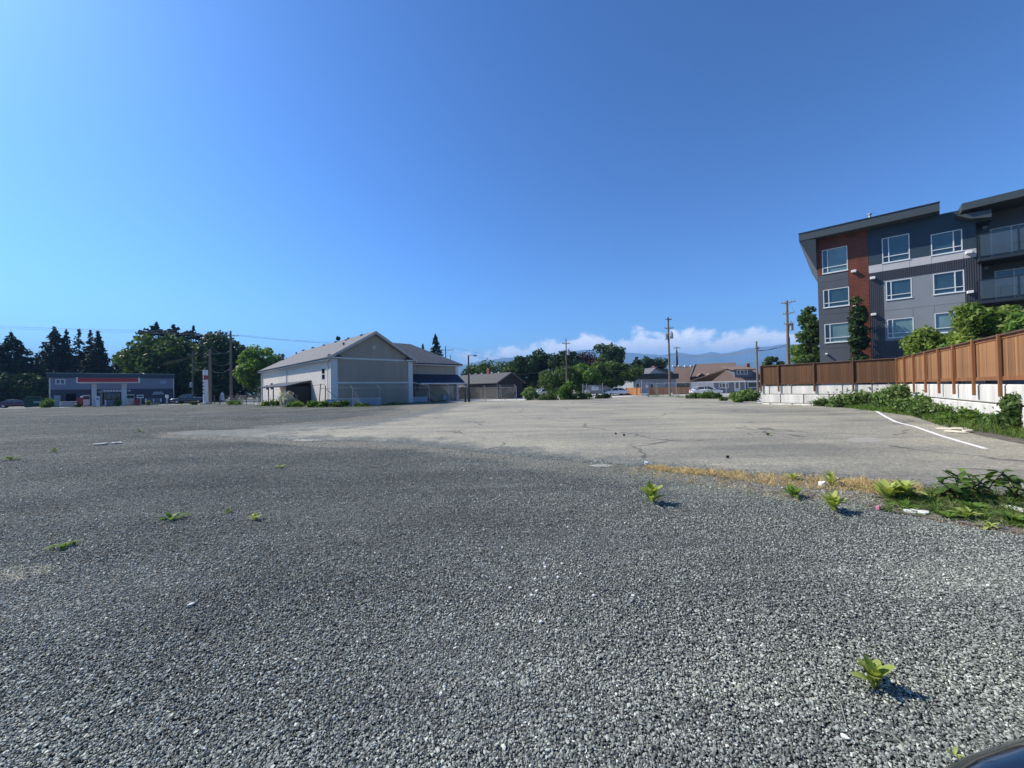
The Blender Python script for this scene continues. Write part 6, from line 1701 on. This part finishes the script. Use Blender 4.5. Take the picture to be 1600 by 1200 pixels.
# ------------------------------------------------------------------ low bushes round the lot
def bush(label, px, Y, y_top, wpx, mat='leaf_bram', seed=1, leaf=.1, n=1500, name='bush', depth=None, cat='bush'):
    return broadleaf(name, label, px, Y, y_top, wpx, mat, seed, leaf, n, z0=-.15, cat=cat, trunk=False, clumps=20, rc=.24, depth=depth, fuzz=max(.06, wpx / F * Y * .07))
bush('tall pale weedy bush at the left end of the low bush row, centre', 829, 53, 604, 22, 'leaf_bram', 61, .16, 1300)
bush('low bush in the centre row below the white hatchback', 853, 52, 614, 40, 'leaf_mid', 62, .15, 1800)
bush('tall light green sapling bush at the foot of the grey pole', 884, 51.5, 591, 26, 'leaf_light', 63, .16, 2200)
bush('low dark bush right of the grey pole', 905, 52, 614, 40, 'leaf_mid', 64, .14, 1700)
bush('small dark bush at the right end of the low bush row', 942, 54, 615, 24, 'leaf_dark', 65, .14, 1000)
bush('round green bush in front of the white crossover, left', 1083, 46, 614, 20, 'leaf_mid', 66, .13, 1000)
bush('round green bush in front of the white crossover, right', 1105, 45, 612, 26, 'leaf_light', 67, .13, 1300)
bush('low green bush right of the white crossover', 1120, 44, 614, 16, 'leaf_mid', 68, .12, 800)
bush('small lone shrub on the bare ground before the dormer house', 1130, 38, 620, 12, 'leaf_mid', 69, .1, 500)
bush('weedy bush below the dormer house windows', 1150, 42, 612, 26, 'leaf_bram', 70, .13, 1200)
bush('weedy shrub left of the block wall corner', 1170, 36, 608, 34, 'leaf_bram', 71, .12, 1800)
bush('small green shrub on the ground left of the block wall corner', 1152, 34, 619, 16, 'leaf_light', 72, .1, 700)
bush('pale flowering bush before the hall porch', 449, 47.5, 610, 26, 'blossom', 73, .14, 1500, name='flowering_bush')
bush('low green weeds mound left of the porch', 424, 51, 627, 34, 'weed_grass', 74, .14, 1500)
bush('low green weeds mound below the flowering bush', 462, 45, 628, 28, 'leaf_light', 75, .12, 1300)
bush('green weeds mound right of the dark porch door', 499, 43.2, 625, 32, 'leaf_light', 76, .12, 1500)
bush('green weeds along the pale board edging, left part', 530, 42.4, 627, 34, 'leaf_mid', 77, .12, 1500)
bush('green weeds along the pale board edging, right part', 562, 42.4, 630, 34, 'leaf_mid', 78, .11, 1200)
bush('small weeds at the foot of the beige gable', 612, 44, 630, 24, 'leaf_mid', 79, .1, 600)
bush('yellow green shrub at the left corner of the store', 74, 65, 622, 16, 'leaf_light', 80, .16, 800)
bush('small green shrub before the shop windows', 184, 66, 624, 10, 'leaf_light', 81, .14, 450)
bush('small yellow weed clump before the chest freezer', 232, 66, 625, 6, 'leaf_yellow', 82, .14, 250)
bush('low weeds around the leaning wooden strut', 366, 60, 625, 24, 'leaf_light', 83, .13, 700)
bush('low weeds at the foot of the white pylon', 303, 64, 627, 12, 'leaf_mid', 84, .13, 350)
bush('small dark weed clump at the foot of the red cabinet', 122, 63.5, 629, 7, 'leaf_dark', 85, .14, 250)
# brambles along the block wall
bush('broad bramble bush beside the fence corner at the wall', 1396, 21.8, 598, 50, 'leaf_bram', 91, .085, 3600, name='bramble')
bush('low brambles creeping in front of the block wall, left part', 1340, 24.6, 613, 90, 'leaf_bram', 92, .085, 3400, name='bramble', depth=1.4)
bush('low brambles at the left foot of the block wall', 1286, 26.5, 622, 40, 'leaf_bram', 93, .08, 1200, name='bramble', depth=1.0)
bush('dark glossy bush at the right picture edge before the wall', 1598, 11.6, 612, 62, 'leaf_mid', 94, .07, 4200, name='laurel_bush')
bush('leafy green weeds mound in the middle of the wall verge', 1520, 13.8, 640, 70, 'leaf_light', 95, .06, 3200, depth=1.4)
bush('feathery weeds mound left of the leafy mound at the wall', 1462, 16.2, 628, 60, 'leaf_bram', 96, .06, 2800, depth=1.6)
bush('tangled weeds behind the cardboard debris', 1562, 12.6, 648, 50, 'leaf_bram', 97, .055, 2200, depth=1.2)
bush('low bramble tangle under the thin metal rail', 1430, 18.6, 618, 60, 'leaf_bram', 98, .07, 2400, depth=1.4)

# grass: blades as thin quads, one object per patch
def grass_patch(name, pts, n, hgt, mat, seed, w=.008, label=None, lean=.35, dens=None):
    """blades scattered between the picture rows y0..y1 of columns"""
    r = np.random.default_rng(seed)
    cols = [p[0] for p in pts]
    pxs = r.uniform(cols[0], cols[-1], n)
    y0 = np.interp(pxs, cols, [p[1] for p in pts]); y1 = np.interp(pxs, cols, [p[2] for p in pts])
    # clumpy
    cl = 0.5 + 0.5 * np.sin(pxs * .21 + seed) * np.sin(pxs * .057 + seed * 2)
    kp = r.uniform(0, 1, n) < (0.25 + 0.75 * np.clip(.5 + .5 * np.sin(pxs * .33 + seed * 1.7) + .4 * np.sin(pxs * .11 + seed), 0, 1))
    pxs = pxs[kp]; y0 = y0[kp]; y1 = y1[kp]; cl = cl[kp]; n = len(pxs)
    pys = y0 + (y1 - y0) * r.uniform(0, 1, n)
    V = []; T = []
    C_ = np.array([G(float(a), float(b_))[:] for a, b_ in zip(pxs, pys)])
    hh = hgt * r.uniform(.35, 1.2, n) * (0.45 + 0.8 * cl)
    a = r.uniform(0, 2 * np.pi, n); ld = r.normal(0, lean, (n, 2)) * hh[:, None]
    wx = np.cos(a) * w; wy = np.sin(a) * w
    b0 = C_ + np.stack([wx, wy, 0 * wx], 1); b1 = C_ - np.stack([wx, wy, 0 * wx], 1)
    mid = C_ + np.concatenate([ld * .35, hh[:, None] * .6], 1)
    tip = C_ + np.concatenate([ld * 1.2, hh[:, None] * (1 - .25 * np.abs(ld).sum(1) / hh)[:, None]], 1)
    wv = np.stack([wx, wy, 0 * wx], 1)
    V = np.stack([b0, b1, mid - wv * .7, mid + wv * .7, tip + wv * .12, tip - wv * .12], 1).reshape(-1, 3)
    i0 = np.arange(n)[:, None] * 6
    Fq = np.concatenate([i0 + np.array([[0, 1, 2, 3]]), i0 + np.array([[3, 2, 5, 4]])], 0)
    t = np.repeat(np.clip(r.normal(.5, .25, n), 0, 1), 6)
    return tag(link(name, mesh_np(name, V, Fq, M[mat], {'tone': t})), kind='stuff')
grass_patch('verge_grass', [(1290, 632, 635), (1340, 633, 638), (1390, 630, 645), (1430, 632, 652), (1470, 636, 666), (1500, 640, 672), (1560, 645, 680), (1610, 650, 690)], 16000, .28, 'weed_grass', 5, w=.010)
grass_patch('verge_grass', [(1320, 634, 637), (1400, 641, 647), (1440, 646, 653), (1470, 650, 662)], 6000, .30, 'leaf_light', 6, w=.012)
grass_patch('dry_grass', [(1010, 729, 733), (1060, 732, 740), (1110, 736, 744), (1150, 738, 750), (1200, 742, 760), (1260, 745, 765), (1320, 750, 768), (1380, 755, 775), (1440, 760, 778)], 9500, .09, 'straw', 7, w=.0038, lean=1.0)
grass_patch('dead_stems', [(980, 730, 742), (1060, 734, 752), (1140, 738, 765), (1220, 744, 782), (1330, 752, 785)], 2600, .05, 'straw', 27, w=.0028, lean=2.0)
grass_patch('low_weeds', [(960, 726, 740), (1100, 735, 765), (1240, 745, 785), (1350, 760, 800), (1420, 775, 805)], 1500, .05, 'weed_grass', 28, w=.004, lean=1.2)
grass_patch('dry_grass', [(1330, 752, 764), (1370, 753, 768), (1400, 757, 772)], 2200, .11, 'straw', 17, w=.004, lean=.6)
grass_patch('dead_stems', [(1150, 745, 765), (1230, 748, 778), (1300, 760, 778), (1420, 785, 805), (1500, 785, 820), (1610, 790, 835)], 2600, .07, 'blossom', 8, w=.0025, lean=2.2)
grass_patch('low_weeds', [(1380, 765, 785), (1440, 765, 800), (1520, 768, 815), (1620, 772, 830)], 6500, .10, 'weed_grass', 9, w=.006, lean=.9)
grass_patch('leaf_litter', [(1120, 742, 752), (1240, 748, 778), (1320, 756, 782), (1420, 765, 806), (1520, 772, 826), (1620, 776, 840)], 9000, .022, 'litter', 29, w=.010, lean=3.0)
grass_patch('seedlings', [(1380, 762, 800), (1480, 768, 812), (1620, 775, 832)], 1100, .07, 'leaf_light', 30, w=.016, lean=1.1)
grass_patch('dry_grass', [(0, 893, 912), (40, 888, 908), (75, 886, 898)], 420, .05, 'blossom', 12, w=.0025, lean=1.6)
grass_patch('kerb_weeds', [(0, 635, 637), (110, 634.5, 637), (200, 632, 634.5), (330, 629.5, 632), (400, 629, 631.5)], 1800, .28, 'weed_grass', 13, w=.02)
grass_patch('kerb_weeds', [(400, 631, 636), (470, 633, 638), (560, 632, 637), (640, 629, 632), (690, 628, 630)], 2600, .22, 'weed_grass', 14, w=.018)
grass_patch('kerb_weeds', [(820, 622.5, 626), (900, 621.5, 625), (950, 620, 623)], 1800, .25, 'weed_grass', 15, w=.018)
grass_patch('kerb_weeds', [(1010, 617, 620), (1080, 618, 621.5), (1140, 618, 625), (1188, 618, 628)], 2400, .25, 'weed_grass', 16, w=.016)

# ------------------------------------------------------------------ single weeds with big leaves
def leaf_mesh(name, L, Wd_, curl, mat, tone, fold=.18):
    n = 7; V = []; Fq = []
    for i in range(n):
        f = i / (n - 1); w = Wd_ * (math.sin(math.pi * min(.985, (f * .93 + .03) ** 1.35)) ** .62) + .002
        x = L * f * (1 - .1 * curl * f); z = L * (.10 * math.sin(f * math.pi) - curl * f * f * .45)
        for s_ in (-1, 0, 1): V.append((x, s_ * w, z + abs(s_) * w * fold * 2 * (1 - .4 * f)))
    for i in range(n - 1):
        for j in range(2): Fq.append((i * 3 + j, i * 3 + j + 1, (i + 1) * 3 + j + 1, (i + 1) * 3 + j))
    me = mesh_np(name, np.array(V), np.array(Fq), mat, {'tone': [tone] * len(V)})
    me.polygons.foreach_set('use_smooth', [True] * len(me.polygons)); return me
LM = {}
for mt in ('mullein', 'leaf_light', 'leaf_mid', 'weed_grass'):
    LM[mt] = [leaf_mesh('leaf', 1.0, w_, c_, M[mt], tn) for (w_, c_, tn) in ((.17, .15, .3), (.20, .35, .6), (.15, .6, .8), (.18, .9, .5))]
def rosette(label, px, py, size, n=12, mat='mullein', seed=0, upright=.9, name='mullein_plant', wide=1.0, z=0.006, stem=0.0):
    r = random.Random(seed); g = G(px, py)
    t = thing(name, label, 'plant', (g.x, g.y, z), r.uniform(0, 6.28))
    for k in range(n):
        f = k / max(1, n - 1)
        a = k * 2.399 + r.uniform(-.2, .2); tilt = (0.12 + 0.45 * upright + 0.85 * f * upright) + r.uniform(-.12, .12)
        L = size * r.uniform(.75, 1.1) * (1.0 - .25 * f)
        tilt = min(1.45, tilt)
        link('leaf', r.choice(LM[mat]), t, loc=(math.cos(a) * size * .04, math.sin(a) * size * .04, stem * f * size), rot=(r.uniform(-.2, .2), -tilt, a), scale=(L, L * wide, L))
    if stem > 0: MB().cyl((0, 0, 0), (0, 0, stem * size * 1.02), .004, .003, 6).build('stem', M[mat] if False else M['leaf_mid'], t)
    return t
rosette('yellow-green rosette weed casting a sharp shadow, nearest the viewer at bottom right', 1366, 1077, .165, 13, seed=1, upright=1.75, wide=1.1)
rosette('tall upright yellow-green weed alone on the gravel at centre right', 1018, 787, .27, 22, seed=2, upright=1.5, stem=.30, wide=.95)
rosette('yellow-green weed on the gravel just below the soil strip', 1303, 800, .25, 20, seed=3, upright=1.4, stem=.25, wide=.95)
rosette('pale green rosette at the left of the twin plants on the soil strip', 1385, 781, .33, 18, seed=4, upright=1.25)
rosette('pale green rosette at the right of the twin plants on the soil strip', 1411, 778, .33, 18, seed=5, upright=1.2)
rosette('small upright green weed among the dry grass', 1299, 761, .24, 12, seed=6, upright=1.1, stem=.4, wide=.7)
rosette('dark green weed tuft left of the dry grass', 1241, 778, .24, 12, 'leaf_light', seed=7, upright=1.0)
rosette('small green weed behind the dark green tuft', 1240, 751, .18, 9, 'mullein', seed=8, upright=1.0)
rosette('yellowish rosette at the lower edge of the right soil strip', 1511, 811, .18, 12, seed=9, upright=1.0)
rosette('small yellow rosette on the soil near the right edge', 1545, 826, .13, 9, seed=10, upright=.7)
rosette('flat rosette with a pink scrap beside it', 1416, 795, .18, 10, 'leaf_light', seed=11, upright=.45)
rosette('small green tuft on the soil left of the yellowish rosette', 1482, 811, .17, 8, 'leaf_light', seed=12, upright=.7)
rosette('green weed lying at the right edge of the soil strip', 1585, 818, .20, 10, 'leaf_light', seed=13, upright=.8)
rosette('low flattened green weed alone on the left gravel', 267, 813, .20, 7, 'leaf_light', seed=14, upright=.45)
rosette('small yellow-green weed on the gravel left of centre', 398, 813, .13, 9, 'mullein', seed=15, upright=.9)
rosette('tiny green weed left of the small yellow-green weed', 357, 801, .10, 7, 'leaf_light', seed=16, upright=.7)
rosette('dull green weed on the lower left gravel', 100, 856, .16, 8, 'weed_grass', seed=17, upright=.4)
rosette('small green weed on the far left gravel with a dark track by it', 17, 719, .22, 9, 'weed_grass', seed=18, upright=.7)
rosette('small green weed on the left gravel right of the far left one', 85, 706, .18, 8, 'weed_grass', seed=19, upright=.7)
rosette('small green weed on the far gravel left of the asphalt tip', 219, 675, .26, 8, 'weed_grass', seed=20, upright=.7)
rosette('flat yellow-green weed by the asphalt edge in the left centre', 437, 731, .16, 8, 'mullein', seed=21, upright=.4)
rosette('low yellow-green plant before the big-leaved plants on the soil', 1520, 800, .17, 13, 'leaf_light', seed=22, upright=1.1)
rosette('tiny sprout on the dark gravel at lower left', 228, 987, .045, 5, 'leaf_mid', seed=23, upright=.6)
rosette('tiny sprout near the bonnet corner at bottom right', 1492, 1183, .045, 4, 'mullein', seed=24, upright=.5)
rosette('small sprout on the asphalt at centre right', 1200, 681, .16, 8, 'leaf_mid', seed=25, upright=.8)

def big_weed(label, px, py, h, n=14, seed=0, mat='leaf_mid', spread=.5, leafL=.20):
    r = random.Random(seed); g = G(px, py); t = thing('pokeweed', label, 'plant', (g.x, g.y, .01), 0)
    for s_ in range(4):
        a = r.uniform(0, 6.28); top = Vector((math.cos(a) * spread * r.uniform(.3, 1), math.sin(a) * spread * r.uniform(.3, 1), h * r.uniform(.6, 1)))
        mid = top * .5 + Vector((0, 0, h * .12))
        MB().tube([Vector((0, 0, 0)), mid, top], .006, 5).build('stem', M['leaf_red'], t)
        for k in range(n // 4 + 1):
            f = r.uniform(.25, 1.0); q = Vector((0, 0, 0)).lerp(mid, f * 2) if f < .5 else mid.lerp(top, f * 2 - 1)
            L = leafL * r.uniform(.6, 1.15)
            link('leaf', r.choice(LM[mat if r.random() < .7 else 'leaf_light']), t, loc=q, rot=(r.uniform(-.5, .5), r.uniform(-.7, .5), r.uniform(0, 6.28)), scale=(L, L * 1.2, L))
    return t
big_weed('dark leafy plant with raised pointed leaves on the soil strip, left of the pair', 1500, 785, .34, 26, 1, spread=.40)
big_weed('spreading green plant beside the twin rosettes', 1458, 781, .22, 24, 2, spread=.34, leafL=.17)
big_weed('arching dark leafy plant on the soil strip, second from the right', 1535, 781, .38, 24, 3, spread=.38)
big_weed('dense dark leafy plant cut by the right picture edge', 1594, 781, .40, 34, 4, spread=.42)

# ------------------------------------------------------------------ litter
def scrap(name, label, px, py, w, d, mat, seed, h=.01, cat='litter', rz=None, lift=.01):
    r = random.Random(seed); g = G(px, py); n = 9; top = []
    for k in range(n):
        a = 2 * math.pi * k / n; top.append((math.cos(a) * w / 2 * r.uniform(.75, 1.15), math.sin(a) * d / 2 * r.uniform(.75, 1.15), h + r.uniform(0, h)))
    mb = MB(); vs = top + [(x, y, 0) for x, y, _ in top] + [(0, 0, h * 1.6)]
    fs = [(k, (k + 1) % n, 2 * n) for k in range(n)] + [(k, n + k, n + (k + 1) % n, (k + 1) % n) for k in range(n)] + [tuple(range(2 * n - 1, n - 1, -1))]
    o = mb.add(vs, fs).build(name, M[mat], loc=(g.x, g.y, lift), rot=(0, 0, r.uniform(0, 3) if rz is None else rz)); return tag(o, label, cat)
scrap('paper_sheet', 'crumpled white sheet on the edge of the right soil strip', 1434, 802, .26, .16, 'paper', 1, .015, rz=-.3)
scrap('paper_sheet', 'white scrap under the weeds at the right picture edge', 1592, 799, .30, .12, 'paper', 2, .02)
scrap('pink_scrap', 'small pink scrap beside the flat rosette', 1372, 797, .05, .04, 'pink', 3, .025)
scrap('dry_leaf', 'pale oval dry leaf on the gravel at bottom right', 1320, 1157, .035, .022, 'paper', 4, .004, cat='leaf', rz=2.2, lift=.014)
scrap('dry_leaf', 'pale curled leaf on the lower left gravel', 298, 948, .05, .02, 'paper', 5, .006, cat='leaf', rz=.9, lift=.014)
for k, (px, py, w, d, lab) in enumerate([(1480, 671, .55, .30, 'torn tan cardboard piece, leftmost of the pile on the asphalt'), (1492, 676, .60, .25, 'torn tan cardboard piece, nearest of the pile on the asphalt'), (1503, 672, .65, .35, 'torn tan cardboard piece, largest of the pile beside the weeds'), (1512, 676, .40, .2, 'small torn cardboard piece at the right end of the pile')]):
    scrap('cardboard_piece', lab, px, py, w, d, 'cardboard', 30 + k, .02, lift=.012 + .012 * k)
scrap('concrete_piece', 'flat broken concrete piece at the weed edge', 1451, 650, .6, .25, 'concrete', 40, .05, cat='rubble', rz=0)
scrap('concrete_piece', 'smaller broken concrete piece below the flat one', 1463, 655, .35, .18, 'concrete', 41, .04, cat='rubble', rz=0)
pale = [(830, 933, 'pale stone, largest of the white group in the centre gravel'), (838, 927, 'pale stone just above the largest white one'), (852, 889, 'pale stone highest in the centre group'), (836, 908, 'pale stone left of centre in the white group'), (872, 905, 'small pale stone right of centre'), (907, 900, 'pale stone in the upper right of the centre group'),
        (928, 934, 'pale stone alone between the centre and right'), (989, 934, 'pale stone furthest right of the white group'), (845, 975, 'pale stone lowest of the centre group'), (785, 858, 'pale stone at the upper left of the gravel centre'), (797, 922, 'pale flake left of the largest white stone')]
for k, (px, py, lab) in enumerate(pale): scrap('pale_stone', lab, px, py, .026, .020, 'paper', 60 + k, .008, cat='stone', lift=.010)
scrap('rubble_stone', 'white stone at the left end of the dry grass', 1010, 726, .10, .06, 'white', 80, .03, cat='stone')
scrap('rubble_stone', 'pale round stone among the dry grass stems', 1284, 760, .09, .08, 'white', 81, .04, cat='stone')
scrap('flat_stone', 'long pale stone on the left gravel near the asphalt tip', 155, 695.5, .5, .22, 'concrete', 82, .03, cat='stone', rz=0)
scrap('flat_stone', 'pale flat stone right of the long one on the left gravel', 183, 693.5, .35, .15, 'concrete', 83, .03, cat='stone', rz=0)
for k, (px, py, lab) in enumerate([(1137, 716, 'tiny black pebble on the asphalt at centre right'), (962, 679, 'dark pebble on the asphalt, left of two'), (975, 681, 'dark pebble on the asphalt, right of two')]):
    scrap('dark_pebble', lab, px, py, .07, .05, 'black', 90 + k, .03, cat='stone')
def twig(label, px0, py0, px1, py1, h=.02, mat='straw', r=.0025):
    a = G(px0, py0); b_ = G(px1, py1); mid = (a + b_) / 2 + Vector((.02, .01, h))
    me = MB().tube([(0, 0, .012), tuple(mid - a), tuple(b_ - a + Vector((0, 0, .012)))], r, 5).build('dry_stalk', M['blossom'], loc=a); tag(me, label, 'twig')
twig('thin dry stalk above the pale leaf at bottom right', 1300, 1085, 1322, 1134)
twig('long thin dry stalk right of the pale leaf', 1368, 1146, 1412, 1168)
twig('pale dry stalk on the gravel below the yellow-green weed', 1316, 820, 1352, 822, r=.005)
twig('long pale stalk leaning on the dry grass', 1243, 727, 1262, 760, h=.05, r=.004)
twig('second long pale stalk crossing the dry grass', 1250, 746, 1266, 765, h=.04, r=.004)
twig('curved straw on the left gravel patch', 55, 888, 72, 896, h=.03, r=.003)
print('script done', len(bpy.data.objects))
